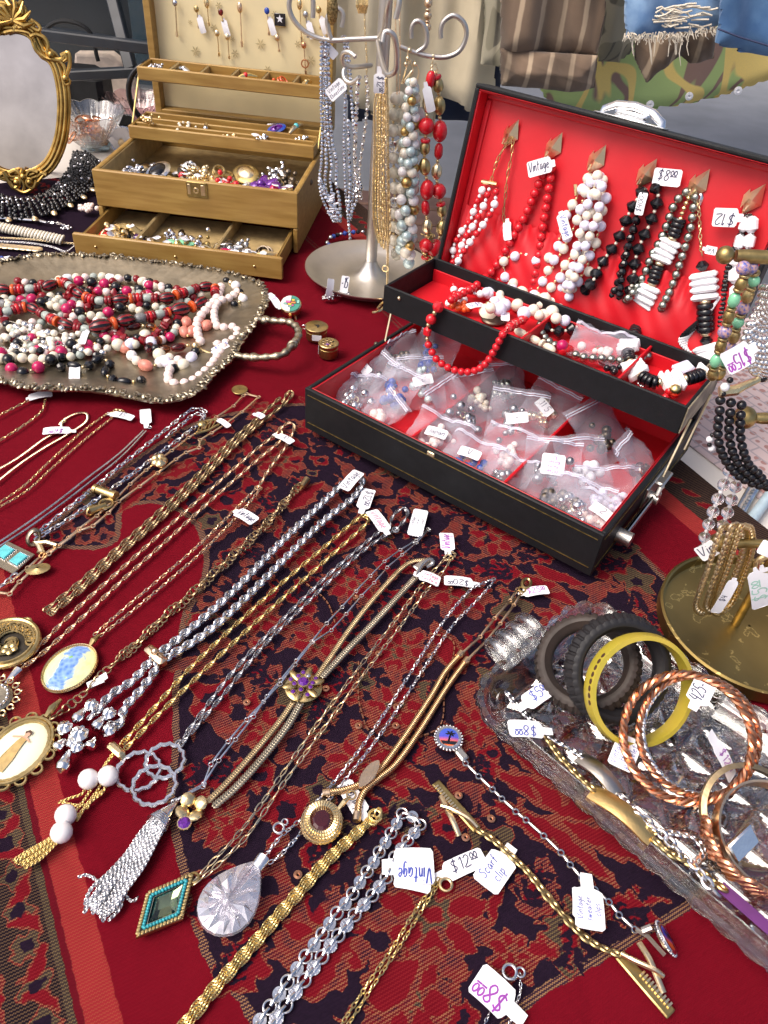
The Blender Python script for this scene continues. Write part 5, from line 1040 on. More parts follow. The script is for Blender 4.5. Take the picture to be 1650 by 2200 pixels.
# bronze foxtail with amethyst brooch slide
t = neck('thick bronze foxtail necklace with purple stone flower slide', (700, 1440), GRP)
cpart(t, [[(916,1204),(890,1206),(865,1220),(832,1254),(792,1300),(752,1352),(712,1410),(680,1456)], [(628,1512),(600,1552),(545,1618),(490,1680),(448,1722)]], 'fox', .0062, 'bronze', .003); cpart(t, [[(890,1244),(850,1288),(800,1342),(742,1402),(694,1454)], [(645,1514),(618,1560),(568,1625),(510,1690),(462,1732)]], 'fox', .0074, 'pewter', .0035)
part('hook_clasp', MB().add(*tube(smooth_path(px([(892,1242,.004),(905,1216,.006),(922,1202,.007),(930,1210,.004),(916,1218,.002)]), .002), .0022, 8)).add(*obox(P(905, 1215, .003), unit((.7, .7, 0)), unit((-.7, .7, 0)), ZZ, (-.008, -.003, 0), (.008, .003, .003), .001)), 'steel', t)
bc = P(652, 1478, .002); part('brooch_back', MB().add(*xf(lathe([(.001, 0), (.015, 0), (.0168, .0015), (.015, .003), (.001, .003)], 28, 1.05, 1), bc, None, None, None, .8)), 'antgold', t)
for k in range(6):
    a = k*PI/3+.3; d = np.array([math.cos(a), math.sin(a), 0]); part('gilt_leaf', MB().add(*xf(sphere(1, 10, 6), bc+d*.0100+ZZ*.005, d*.0060, np.cross(ZZ, d)*.0028, ZZ*.0016+d*.0012)), 'antgold', t)
def gem(t, c, r, m='purple', name='stone', set_='antgold'):
    part(name, MB().add(*xf(lathe([(.0001, -.6*r), (r*.95, .05*r), (r, .15*r), (r*.6, .55*r), (.0001, .55*r)], 8), c)), m, t, smooth=False)
    part('stone_setting', MB().add(*xf(torus(r*1.02, r*.16, 14, 6), c)), set_, t)
gem(t, bc+ZZ*.008, .0042)
for k in range(11): a = k*2*PI/11; r = .0068+.0034*(k % 2); gem(t, bc+np.array([math.cos(a)*r, math.sin(a)*r, .0075-.002*(k % 2)]), .0018, 'rhine' if k == 2 else 'purple')
ec = P(412, 1738, .003)
for k in range(4): a = k*PI/2+.6; d = np.array([math.cos(a), math.sin(a), .35]); part('gilt_petal', MB().add(*xf(sphere(1, 10, 6), ec+d*.0062, unit(d)*.0048, np.cross(ZZ, unit(d*[1, 1, 0]))*.0052, ZZ*.0022)), 'gold', t)
gem(t, P(396, 1768, .006), .0042, 'purple', 'stone', 'gold')
tagpx(t, (944,1252), (903,1236), .0120, ('Vintage', 'Costume'), 'inkpink', 180, (.003, .006), nl=.006)
# paperclip chain, teal diamond
t = neck('gold paperclip chain with teal diamond pendant', (730, 1500), GRP)
for pp in ([(962,1196),(945,1212),(900,1264),(848,1334),(788,1412),(728,1492),(668,1574),(600,1672),(520,1782),(446,1862),(420,1890)], [(968,1200),(956,1222),(914,1272),(860,1346),(800,1424),(740,1504),(680,1586),(610,1682),(532,1794),(452,1872),(424,1894)]): lparts(t, pp, oval(.0088, .0036, .0005, 14), 'goldpale', .0073, .2, 1.0, .002)
tagpx(t, (958,1146), (962,1182), .0130, ('Vintage',), 'inkpurple', 180, nl=.006); cpart(t, [[(955,1196),(968,1186),(978,1192),(970,1202),(958,1204)]], 'cable', .0034, 'goldpale')
q = px([(418,1880),(318,1924),(293,2020),(394,1978)], .001); plate(t, 'diamond_frame', q, .0034, 'antgold'); cc = q.mean(0)
qi = cc+(q-cc)*.86+ZZ*.0030; plate(t, 'dark_bed', qi, .0014, mat('black_enamel_bed', (.01, .012, .012), .3), 0.0002)
e = MB(); 
for a, b_ in zip(q, np.roll(q, -1, 0)):
    for k in range(12): p_ = a+(b_-a)*(k+.5)/12; e.add(*xf(box((0, 0, 0), (.0018, .0022, .0018), .0004), cc+(p_-cc)*.93+ZZ*.0046, unit(b_-a), np.cross(ZZ, unit(b_-a))))
o = part('notched_edge', e, 'antgold', t); o['kind'] = 'stuff'; e = MB()
for a, b_ in zip(q, np.roll(q, -1, 0)):
    for k in range(11): p_ = a+(b_-a)*(k+.5)/11; e.add(*xf(sphere(.0012, 8, 5), cc+(p_-cc)*.74+ZZ*.0050))
o = part('teal_beads', e, 'teal', t); o['kind'] = 'stuff'
smoke = glassm('smoky_green_glass', (.55, .62, .50), .02, 1.6); Xs = unit(q[1]-q[3]); qi = cc+(q-cc)*.60+ZZ*.0045; qj = cc+(q-cc)*.30+ZZ*.0085
w = MB(); w.add(np.vstack([qi, qj]), [[0, 1, 5, 4], [1, 2, 6, 5], [2, 3, 7, 6], [3, 0, 4, 7], [4, 5, 6, 7], [3, 2, 1, 0]]); part('faceted_stone', w, smoke, t, smooth=False)
part('stone_foil', MB().add(cc+(q-cc)*.62+ZZ*.00445, [[0, 1, 2, 3]]), metal('silver_foil', (.62, .66, .52), .12, .4, 60), t); ringat(t, (416, 1886), .0030, .0009, 'antgold', .003)
# silver cable with crystal teardrop
t = neck('silver cable chain with large faceted crystal teardrop', (790, 1600), GRP)
cpart(t, [[(1060,1244),(1040,1252),(1010,1268),(955,1332),(898,1420),(846,1502),(786,1592),(716,1682),(648,1758),(604,1796),(574,1834)], [(1062,1246),(1050,1262),(1015,1300),(968,1350),(912,1434),(858,1518),(798,1604),(728,1692),(660,1774),(604,1836),(582,1852)]], 'cable', .0042, 'silver')
tagpx(t, (954,1248), (1014,1254), .0110, ('$20^00',), 'ink', 180, nl=.007); ringat(t, (599, 1779), .0034, .0009, 'silver', .003); ringat(t, (612, 1766), .0020, .0006, 'silver', .003)
a, b_ = P(560, 1850, .004), P(446, 2006, .004); L_ = np.linalg.norm(b_-a); X = unit((b_-a)*[1, 1, 0]); Y = np.cross(ZZ, X); n = 26
th = np.linspace(0, 2*PI, n, endpoint=False); u = (1-np.cos(th))/2; wd = .030*np.sign(np.sin(th))*np.abs(np.sin(th))*u**.62*(1-.30*u); R0 = a+X[None]*(u*L_)[:, None]+Y[None]*wd[:, None]
cen = a+X*L_*.62; alt = (np.arange(n) % 2)[:, None]; w = MB()
def rg(k, h, hb=0): return cen+(R0-cen)*k+ZZ*(h+hb*alt)
w.add(np.vstack([rg(.96, .0006), rg(1.0, .0022), rg(.97, .0048), rg(.62, .0062, .0030), rg(.22, .0088, -.0024), cen+ZZ*.0088]), [gridF(5, n, False, True)[:, ::-1], np.array([[4*n+i, 4*n+(i+1) % n, 5*n] for i in range(n)]), np.arange(n)[None, ::-1]])
MT['facet'] = filmm('crystal_facet', (.90, .89, .95), .42, .05, .75)
part('crystal_drop', w, 'facet', t, smooth=False); part('bail', MB().add(*tube([P(552, 1862, .007), P(566, 1842, .009), P(574, 1834, .004)], [.0040, .0044, .0014], 10, flat=.7)), 'silver', t)
# gold mesh with garnet
t = neck('gold mesh lariat necklace with marquise slide and oval garnet pendant', (880, 1560), GRP)
barchain(t, [(1112,1266),(1096,1290),(1063,1328),(1032,1368),(990,1406)], .0011, .0015, 'goldrose'); barchain(t, [(1120,1274),(1104,1300),(1075,1340),(1046,1376),(1002,1420)], .0011, .0015, 'goldrose')
meshm, nt, l, b = newmat('gold_mesh_tube'); inp(b, Metallic=1.0, Roughness=.38, Base_Color=(.80, .54, .30)); co = node(nt, 'TexCoord'); ck_ = node(nt, 'TexWave', Scale=330.0, Distortion=0.0); ck_.bands_direction = 'DIAGONAL'; l.new(co.outputs['Object'], ck_.inputs[0]); bp = node(nt, 'Bump', Strength=.8, Distance=.0006); l.new(ck_.outputs[1], bp.inputs['Height']); l.new(bp.outputs[0], b.inputs['Normal']); l.new(mixc(nt, l, ck_.outputs[1], (.42, .24, .10), (.88, .62, .36)), b.inputs['Base Color'])
for q in ([(985,1410),(955,1446),(926,1496),(878,1570),(828,1640),(800,1668),(772,1686),(738,1698),(706,1703)], [(998,1424),(958,1480),(902,1570),(852,1640),(812,1674),(786,1696),(772,1722),(768,1750)]): part('mesh_tube', MB().add(*tube(smooth_path(px(q, .0032), .002), .0024, 10)), meshm, t)
for a, b_ in (((708,1703),(693,1704)), ((768,1746),(766,1764)), ((984,1412),(992,1402)), ((997,1426),(1005,1416))): part('end_cap', MB().add(*tube(px([a, b_], .0032), .0029, 12)), 'goldrose', t)
mc = P(793, 1666, .0055); mX = unit(P(806, 1648, .0055)-mc); part('marquise_slide', MB().add(*xf(prism(np.array([(.0125*math.cos(k), .0048*math.sin(k)*abs(math.sin(k))**.4) for k in np.linspace(0, 2*PI, 20, endpoint=False)]), 0, .003, .0006), mc, mX, np.cross(ZZ, mX))), 'goldrose', t)
tagpx(t, (738,1682), (778,1746), .0120, ('Vintage',), 'ink', 180, (.0012, .0012), nl=.006, N=(0, 0, 1), arch=.0003); tagpx(t, (1178,1268), (1126,1275), .0098, ('$25^00',), 'inkpurple', 180, nl=.005)
part('ornate_clasp', MB().add(*xf(torus(.006, .0016, 18, 7, .6), P(1131, 1254, .003), unit((.3, .9, 0)), unit((-.9, .3, 0)))).add(*xf(torus(.003, .0009, 14, 6), P(1122, 1266, .003))), 'antgold', t)
gc = P(691, 1769, .002); e = MB()
for k, (r, h) in enumerate(((.0130, .002), (.0117, .0038), (.0103, .0050), (.0088, .0058))): lp_ = np.array([gc+np.array([math.cos(a)*r*.97, math.sin(a)*r*1.05, h]) for a in np.linspace(0, 2*PI, 72, endpoint=False)]); e.add(*tube(lp_, .00125*(1+.35*(np.arange(72) % 2)), 6, True))
part('beaded_setting', e, 'gold', t); part('setting_back', MB().add(*xf(lathe([(.001, 0), (.015, 0), (.0155, .002), (.010, .005), (.001, .003)], 28, .97, 1.05), gc, None, None, None, .82)), 'gold', t)
part('garnet_stone', MB().add(*xf(lathe([(.0001, .0055), (.0095, .0062), (.0096, .0066), (.0066, .0088), (.0001, .0088)], 10, .92, 1.06), gc, None, None, None, .83)), mat('garnet_red_stone', (.05, .003, .006), .04, 0, .3, 60, 0, Coat_Weight=.5), t, smooth=False)
part('bail', MB().add(*tube(px([(724,1742,.004),(740,1722,.007),(752,1712,.006)]), [.0012, .0018, .0010], 8)).add(*xf(torus(.0030, .0007, 12, 6), P(755, 1708, .006))), 'gold', t)
# yellow gold multi-strand
t = neck('bright yellow gold multi-strand rope running off the bottom edge', (620, 1950), GRP)
e = MB()
for k in range(4):
    o_ = (k-1.5)*5.6; chain(e, px([(796+o_*.35, 1762+o_*.4), (768+o_*.6, 1788+o_*.6), (700+o_*.75, 1852+o_*.7), (618+o_*.8, 1944+o_*.7), (540+o_*.8, 2034+o_*.7), (462+o_*.9, 2122+o_*.7), (380+o_, 2225+o_*.7)], .0024+.0014*(k in (1, 2))), 'wales', .0044)
o = part('chain', e, 'goldyel', t); o['kind'] = 'stuff'; ringat(t, (806, 1752), .0040, .0010, 'goldyel', .004); ringat(t, (800, 1762), .0032, .0009, 'goldyel', .003); ringat(t, (812, 1746), .0030, .0008, 'goldyel', .006, tilt=.8)
# silver book chain: rings and discs
t = neck('bright silver chain of open rings alternating with flat discs', (760, 1940), GRP)
rm, _ = MB().add(*torus(.0036, .0008, 20, 8)).mesh('ring_link', 'silver', (0, 0, 0)); dm, _ = MB().add(*lathe([(.0001, 0), (.0038, 0), (.0042, .0004), (.0038, .0010), (.0001, .0008)], 20)).add(*box((0, 0, .0012), (.0034, .0032, .0010), .0004)).mesh('disc_link', 'silver', (0, 0, 0))
pm, _ = MB().add(*box((0, 0, .0008), (.0088, .0048, .0014), .0005)).add(*lathe([(.0001, 0), (.0038, 0), (.0040, .0004), (.0001, .0006)], 20)).mesh('engraved_link', metal('engraved_silver', (.86, .86, .90), .22, .35, 500, .35, 700), (0, 0, 0))
cn, _ = MB().add(*tube([(-.0032, 0, .0008), (-.0013, 0, .0020), (.0013, 0, .0020), (.0032, 0, .0008)], .0010, 7, flat=.8)).mesh('connector', 'silver', (0, 0, 0))
def bookchain(nodes, kinds):
    q = px(nodes, .0014); tt, N, B = frames(q)
    for k, c_ in enumerate(q):
        me = {'r': rm, 'd': dm, 'p': pm}[kinds[k % len(kinds)]]; inst({'r': 'ring_link', 'd': 'disc_link', 'p': 'engraved_link'}[kinds[k % len(kinds)]], me, t, c_, np.stack([tt[k], np.cross(ZZ, tt[k]), ZZ], 1))
        if k: m_ = (q[k]+q[k-1])/2; d = unit(q[k]-q[k-1]); inst('connector', cn, t, m_+ZZ*.0004, np.stack([d, np.cross(ZZ, d), ZZ], 1))
bookchain([(903,1772),(886,1755),(864,1748),(852,1770),(840,1790),(828,1811),(815,1831),(803,1853),(789,1873),(773,1896),(758,1920),(742,1942),(724,1962),(708,1985),(693,2007),(675,2030),(657,2055),(638,2082),(618,2110),(600,2136),(580,2164),(558,2194),(536,2226)], 'rd')
bookchain([(903,1772),(890,1790),(876,1806),(862,1824),(848,1842),(840,1865),(830,1886),(815,1905),(800,1924),(782,1944),(762,1966),(745,1988),(727,2010),(710,2032),(692,2056),(674,2080),(654,2106),(635,2132),(614,2160),(594,2188),(572,2222)], 'rp')
tagpx(t, (932,1862), (848,1862), .0225, ('Vintage', ' '), 'inkblue', 0, (.0045, .004), nl=.008, size=.010)
tagpx(t, (928,1888), (850,1872), .0200, (), z=(.0028, .0024), neck=False, label='blank second tag beneath the written one')
# fine gold with $12 tag
t = neck('fine gold double chain with twelve dollar tag beside the scarf clip', (850, 2050), GRP)
cpart(t, [[(946,1892),(932,1915),(905,1958),(862,2028),(808,2108),(735,2222)], [(940,1890),(922,1915),(890,1960),(846,2032),(790,2114),(720,2222)]], 'cable', .0036, 'goldyel'); tagpx(t, (1040,1840), (958,1876), .0125, ('$12^00',), 'ink', 180, nl=.009); ringat(t, (958, 1901), .0038, .0010, 'gold', .003)
t = neck('thin silver chain with purple eight dollar tag at the bottom edge', (1080, 2120), GRP)
cpart(t, [[(1088,2104),(1070,2140),(1050,2180),(1030,2225)], [(1117,2096),(1118,2130),(1106,2165),(1086,2222)]], 'cable', .0028, 'silver'); ringat(t, (1095, 2088), .0040, .0010, 'silver', .003); ringat(t, (1118, 2089), .0026, .0007, 'silver', .003); tagpx(t, (1022,2098), (1092,2162), .0185, ('$8^00',), 'inkpurple', 180, (.006, .004), nl=.011)
# scarf clip
t = thing('scarf_clip', 'gold curb chain with a spring clip at each end and Scarf clip tag', 'scarf clip', P(1180, 1920))
lparts(t, [(1034,1788),(1062,1806),(1100,1840),(1140,1880),(1176,1926),(1212,1968),(1250,2008),(1285,2032),(1322,2048)], oval(.0096, .0074, .0014, 18, 8, .8), 'antgold', .0060, .62, 0, .003)
def clip(t, a, b_, wide, flip=1):
    A, B = P(*a, .004), P(*b_, .004); X = unit(B-A); Y = np.cross(ZZ, X)*flip; L = np.linalg.norm(B-A)
    part('clip_bar', MB().add(*obox(A, X, np.cross(ZZ, X), ZZ, (0, -wide/2, -.003), (L, wide/2, -.0005), .0008)), 'brass', t)
    tm = MB()
    for k in range(int(L*.6/.0022)): tm.add(*obox(A, X, np.cross(ZZ, X), ZZ, (.003+k*.0022, -wide*.5-.0006 if flip < 0 else wide*.1, -.0006), (.0042+k*.0022, -wide*.1 if flip < 0 else wide*.5+.0006, .0006)))
    o = part('clip_teeth', tm, 'goldpale', t); o['kind'] = 'stuff'
    part('clip_spring', MB().add(*tube(smooth_path([A+X*L*.98+ZZ*.001, A+X*L*.8+Y*.002+ZZ*.004, A+X*L*.55+Y*.007+ZZ*.005, A+X*L*.4+Y*.010+ZZ*.003], .002), .0016, 8)).add(*tube(smooth_path([A+X*L*.25+Y*.0045, A+X*L*.5+Y*.008+ZZ*.002, A+X*L*.72+Y*.011+ZZ*.003, A+X*L*.92+Y*.0135+ZZ*.001], .002), .0019, 8, flat=.7)), 'goldpale', t)
clip(t, (936,1678), (1026,1780), .0065, -1); clip(t, (1444,2178), (1332,2048), .0075, -1)
tagpx(t, (1040,1905), (1084,1842), .0185, ('Scarf', 'clip'), 'inkblue', 0, (.004, .003), nl=.010)
# sweater clips
t = thing('sweater_clip', 'silver chain joining two round palm-tree medallion sweater clips', 'sweater clip', P(1180, 1800))
barchain(t, [(1000,1640),(1028,1668),(1058,1696),(1078,1716),(1108,1744),(1130,1762),(1168,1796),(1205,1832),(1225,1858),(1250,1888),(1278,1912),(1308,1938),(1330,1966),(1364,1998)], .0012, .0019, 'silver')
sk, nt, l, b = newmat('painted_sunset'); inp(b, Roughness=.08); co = node(nt, 'TexCoord'); sx = node(nt, 'SeparateXYZ'); l.new(co.outputs['Generated'], sx.inputs[0]); l.new(mixc(nt, l, step2(nt, l, sx.outputs[1], .38, .12), (.65, .12, .03), mixc(nt, l, sx.outputs[1], (.10, .05, .42), (.03, .10, .50))), b.inputs['Base Color'])
def medallion(c, X, Y, Z):
    part('medallion_rim', MB().add(*xf(lathe([(.001, 0), (.0092, 0), (.0100, .0015), (.0092, .0034), (.0076, .0036), (.001, .0020)], 30), c, X, Y, Z)), 'silver', t)
    e = MB()
    for k in range(26): a = k*2*PI/26; e.add(*xf(sphere(.0011, 6, 4), c+X*math.cos(a)*.0100+Y*math.sin(a)*.0100+Z*.002))
    o = part('beaded_rim', e, 'silver', t); o['kind'] = 'stuff'
    part('painted_disc', MB().add(*xf(lathe([(.0001, .0042), (.004, .0040), (.0074, .0034), (.0076, .0026)][::-1], 24), c, X, Y, Z)), sk, t)
    pm_ = MB(); 
    for a, L in ((.3, .0042), (1.2, .0040), (2.2, .0042), (3.1, .0040), (-.6, .0034)): o_ = c+X*.001+Y*.002+Z*.0046; e_ = o_+X*math.cos(a)*L+Y*math.sin(a)*L*.8-Z*.0004; w_ = np.cross(Z, unit(e_-o_))*.0007; pm_.add([o_, (o_+e_)/2+w_, e_, (o_+e_)/2-w_], [[0, 3, 2, 1]])
    for a, b_ in (((.001, .002), (-.001, -.005)), ((.0012, .0018), (.0002, -.004))): pm_.add(*tube([c+X*a[0]+Y*a[1]+Z*.0044, c+X*b_[0]+Y*b_[1]+Z*.0040], .0004, 4))
    pm_.add([c-X*.006-Y*.0035+Z*.0041, c+X*.006-Y*.0035+Z*.0041, c+X*.004-Y*.006+Z*.0038, c-X*.004-Y*.006+Z*.0038], [[3, 2, 1, 0]]); part('painted_palm', pm_, mat('black_paint', (.006, .006, .012), .3) if 'black_paint' not in bpy.data.materials else bpy.data.materials['black_paint'], t)
medallion(P(963, 1589, .004), Xd, np.array([0, 1., 0]), ZZ); Zt = unit((.75, .25, .62)); Xt = unit(np.cross((0, 0, 1.), Zt)); medallion(P(1424, 2020, .007), Xt, np.cross(Zt, Xt), Zt)
part('clip_arm', MB().add(*obox(P(984, 1612, .003), unit((.6, -.8, 0)), unit((.8, .6, 0)), ZZ, (-.005, -.003, -.002), (.009, .003, .002), .001)), 'steel', t); part('clip_arm', MB().add(*tube([P(1366, 1996, .004), P(1392, 2012, .004), P(1428, 2052, .002)], .0014, 6)).add(*tube([P(1380, 2000, .006), P(1400, 1992, .009)], .0022, 8)), 'steel', t)
tagpx(t, (1268,1998), (1262,1912), .0180, ('Vintage', 'sweater', 'clips'), 'inkblue', 90 if 0 else 0, (.006, .004), nl=.011)
tagpx(t, (1256,1975), (1254,1910), .0150, (), 'ink', 0, (.0035, .003), neck=False, label='blank tag half hidden under the written one')
# curled lock of fine details on the cloth: sewn gold sequins and bugle beads
sq = MB(); bg = MB()
for a, b_ in ((763,1283),(968,1265),(813,1405),(852,1520),(850,1560),(700,1480),(530,1510),(640,1880),(1135,1500),(985,1710),(1000,1800),(1055,1760),(770,1560),(925,1410)): sq.add(*xf(lathe([(.0008, 0), (.0026, .0004), (.0028, .0008), (.0012, .0010), (.0008, .0006)], 12), P(a, b_, -.0004)))
o = part('sequins', sq, 'copper', shawl); o['kind'] = 'stuff'
for (x0, y0), (x1, y1), (x2, y2), n in (((770,1420),(770,1500),(785,1560),8), ((785,1560),(830,1610),(880,1590),8), ((880,1590),(945,1560),(955,1480),9), ((955,1480),(975,1380),(920,1360),8), ((640,1240),(700,1290),(720,1340),7)):
    pp = smooth_path(px([(x0, y0), (x1, y1), (x2, y2)], .0004), .0052)
    for k in range(len(pp)-1): d = pp[k+1]-pp[k]; bg.add(*tube([pp[k]+d*.1, pp[k]+d*.8], .0008, 6))
o = part('bugle_beads', bg, 'copper', shawl); o['kind'] = 'stuff'
# ================================================================ pressed glass tray with bangles
RZ = .021; g0, g1 = P(1040, 1545, RZ), P(1600, 2036, RZ); GX = unit((g1-g0)*[1, 1, 0]); GY = np.array([-GX[1], GX[0], 0.])
sl = min((P(1022, 1500, RZ)-g0)@GX, (P(1185, 1325, RZ)-g0)@GX); wd = (P(1345, 1328, RZ)-g0)@GY; GL_ = .315
GO = np.array([g0[0], g0[1], 0.])+GX*(sl+.004)
def gp(s, w, z=0.0): return GO+GX*s+GY*w+ZZ*z
gt = thing('glass_tray', 'clear pressed glass tray with star-cut base and beaded rim, holding bangles', 'glass tray', gp(GL_/2, wd/2))
def gloop(ins, r, n=220):
    o = rrect(GL_-2*ins, wd-2*ins, r, 14); o = np.vstack([o, o[:1]]); s_ = np.r_[0, np.cumsum(np.linalg.norm(np.diff(o, axis=0), axis=1))]; x = np.linspace(0, s_[-1], n, endpoint=False)
    return np.c_[np.interp(x, s_, o[:, 0]), np.interp(x, s_, o[:, 1]), 0*x]
base_l = gloop(0, .034, 260); cen = base_l.mean(0); nL = len(base_l); t_ = np.roll(base_l, -1, 0)-np.roll(base_l, 1, 0); nn = np.c_[t_[:, 1], -t_[:, 0], 0*t_[:, 0]]; nn /= np.linalg.norm(nn, axis=1)[:, None]
if ((base_l-cen)*nn).sum(1).mean() < 0: nn = -nn
ph = np.arange(nL)*2*PI/nL*(nL//5); sc_ = np.abs(np.sin(np.arange(nL)*PI/5))[:, None]; rb = (np.abs(np.sin(np.arange(nL)*PI/10))**.5)[:, None]
def rr(off, z, k=0.0, kz=0.0, kr=0.0): return base_l+nn*(off+k*sc_+kr*rb)+ZZ*(z)+ZZ*(kz*sc_)
rings = np.vstack([rr(-.0210, .0080), rr(-.0185, .0092), rr(-.0100, .0130, 0, 0, .0008), rr(-.0060, .0180, 0, 0, .0006), rr(-.0045, .0205), rr(-.0030, .0225, .0004, .0018), rr(.0000, .0225, .0022, .0018), rr(.0005, .0195, .0022, 0), rr(-.0010, .0172), rr(-.0060, .0110, 0, 0, .0012), rr(-.0150, .0028, 0, 0, .0008), rr(-.0200, .0006), rr(-.0215, .0020)])
V = np.stack([GO[k]+GX[k]*(rings[:, 0]+GL_/2)+GY[k]*(rings[:, 1]+wd/2)+ZZ[k]*rings[:, 2] for k in range(3)], -1)
part('tray_wall', MB().add(V, gridF(13, nL, True, True)), 'glass', gt)
cell = .0300; ns, nw = int((GL_-.036)/cell), int(round((wd-.036)/cell)); K = 20
xs = np.linspace(0, ns, ns*K+1); ys = np.linspace(0, nw, nw*K+1); A, B = np.meshgrid(xs, ys, indexing='ij'); u, v = (A % 1)*2-1, (B % 1)*2-1
Hh = .5*cell*.85*np.minimum(np.minimum(np.abs(u), np.abs(v)), np.minimum(np.abs(u-v), np.abs(u+v))/1.414)
ox, oy = (GL_-ns*cell)/2, (wd-nw*cell)/2
def slab(z, sgn): return np.stack([GO[k]+GX[k]*(ox+A*cell)+GY[k]*(oy+B*cell)+ZZ[k]*z for k in range(3)], -1).reshape(-1, 3)
top, bot = slab(.0096-.75*Hh, 1), slab(.0006+.25*Hh, 1); n1, n2 = A.shape; per = [i*n2 for i in range(n1)]+[(n1-1)*n2+j for j in range(1, n2)]+[i*n2+n2-1 for i in range(n1-2, -1, -1)]+[j for j in range(n2-2, 0, -1)]
m_ = n1*n2; sideF = np.array([[per[i], per[(i+1) % len(per)], per[(i+1) % len(per)]+m_, per[i]+m_] for i in range(len(per))])
part('star_cut_base', MB().add(np.vstack([top, bot]), [gridF(n1, n2), gridF(n1, n2)[:, ::-1]+m_, sideF[:, ::-1]]), 'glass', gt, smooth=False)
for k in range(4):
    w0 = wd*.36+k*.0125; part('handle_rib', MB().add(*tube(smooth_path([gp(.004, w0, .014), gp(-.006, w0+.0008, .019), gp(-.015, w0+.001, .020), gp(-.020, w0+.001, .016), gp(-.014, w0+.001, .012), gp(-.002, w0, .010)], .003), .0058, 10)), 'glass', gt)
FZ = .0098                                              # top of the tray floor
def facing(c, yaw, pitch=0.0):
    v = unit(_O-c); rgt = unit(np.cross(ZZ, v)); rgt = rgt if rgt@_rt > 0 else -rgt; n = math.cos(yaw)*v+math.sin(yaw)*rgt; n = unit(n+ZZ*pitch); X = unit(np.cross(ZZ, n)); return X, np.cross(n, X), n
def ringplace(q, R, yaw, pitch=0.0, z0=FZ, r=.004):
    c = P(*q, .04)
    for _ in range(6): X, Y, n = facing(c, yaw, pitch); c = P(*q, z0+R*math.sqrt(max(0, 1-n[2]**2))+r*.7)
    return c, X, Y, n
BG = 'bangles in the glass tray'
def tyre(q, R, yaw, pitch, m, label):
    c, X, Y, n = ringplace(q, R, yaw, pitch, r=.008); t = thing('bangle', label, 'bangle', c, BG)
    V, F = torus(R-.006, .0068, 240, 20, 1, 1.25); a = np.arctan2(V[:, 1], V[:, 0]); rad = np.hypot(V[:, 0], V[:, 1]); out = np.clip((rad-(R-.006))/.0068, 0, 1)
    V = V.copy(); V[:, :2] *= (1-.035*out*((np.sin(a*40) > .5)))[:, None]; V[:, :2] *= (1-.03*out*(np.abs(np.sin(V[:, 2]*900)) > .75))[:, None]; V[:, :2] *= (1-.0*out)[:, None]
    ins = rad < R-.0085; V[ins, 2] *= .8; part('tread_band', MB().add(*xf((V, F), c, X, Y, n)), m, t, smooth=True); return t
tyre((1262, 1425), .0385, -.30, .55, 'tyrebrown', 'dark brown tyre-tread bangle lying furthest back in the glass tray')
tyre((1328, 1438), .0405, .52, 0, 'tyre', 'black rubber tyre-tread bangle between the brown and yellow bangles')
c, X, Y, n = ringplace((1374, 1482), .0405, .58, 0, r=.006); t = thing('bangle', 'yellow horn bangle with burnt brown marks and horn bracelet tag', 'bangle', c, BG)
part('horn_band', MB().add(*xf(lathe([(.0365, -.0065), (.0398, -.006), (.0410, 0), (.0398, .006), (.0365, .0065), (.0360, 0), (.0365, -.0065)], 64), c, X, Y, n)), 'horn', t)
for k in range(8):
    a = PI*.74+k*.125; d = X*math.cos(a)+Y*math.sin(a); part('burn_mark', MB().add(*xf(sphere(1, 8, 5), c+d*.0402+n*.0032, np.cross(n, d)*.0022, n*.0016, d*.0006)), 'hornspot', t)
ptag(t, P(1330, 1650, FZ+.003), P(1352, 1592, FZ+.012), .0175, ('Vintage', 'Horn', 'Bracelet'), 'inkblue', 0, nl=.003, size=.0045)
def twist(t, c, X, Y, n, R, r, m, k=9, name='twisted_wire', strands=3):
    th = np.linspace(0, 2*PI, 200, endpoint=False)
    for s in range(strands):
        ph = th*k+s*2*PI/strands; p = np.array([c+(X*math.cos(a)+Y*math.sin(a))*(R+r*.62*math.cos(b_))+n*(r*.62*math.sin(b_)) for a, b_ in zip(th, ph)]); part(name, MB().add(*tube(p, r*.56, 6, True)), m, t)
for q, R, yaw, pt, r, m, lab, k in (((1476, 1584), .0425, .26, .12, .0028, 'copper', 'larger twisted copper bangle with a purple twelve dollar tag', 15), ((1500, 1580), .0400, .30, .16, .0022, 'copper', 'thinner twisted copper bangle inside the larger copper one', 18), ((1506, 1578), .0392, .33, .22, .0016, 'silver', 'fine twisted silver bangle leaning against the copper bangles', 24)):
    c, X, Y, n = ringplace(q, R, yaw, pt, r=r); t = thing('bangle', lab, 'bangle', c, BG); twist(t, c, X, Y, n, R, r, m, k)
    if 'larger twisted' in lab: ptag(t, P(1572, 1672, FZ+.010), P(1538, 1600, FZ+.030), .0115, ('$12^00',), 'inkpurple', 180, nl=.010, nw=.7); tg = c
    if 'fine twisted' in lab: ptag(t, P(1515, 1468, FZ+.052), P(1495, 1508, FZ+.046), .0150, ('425-',), 'ink', 180, nl=.006)
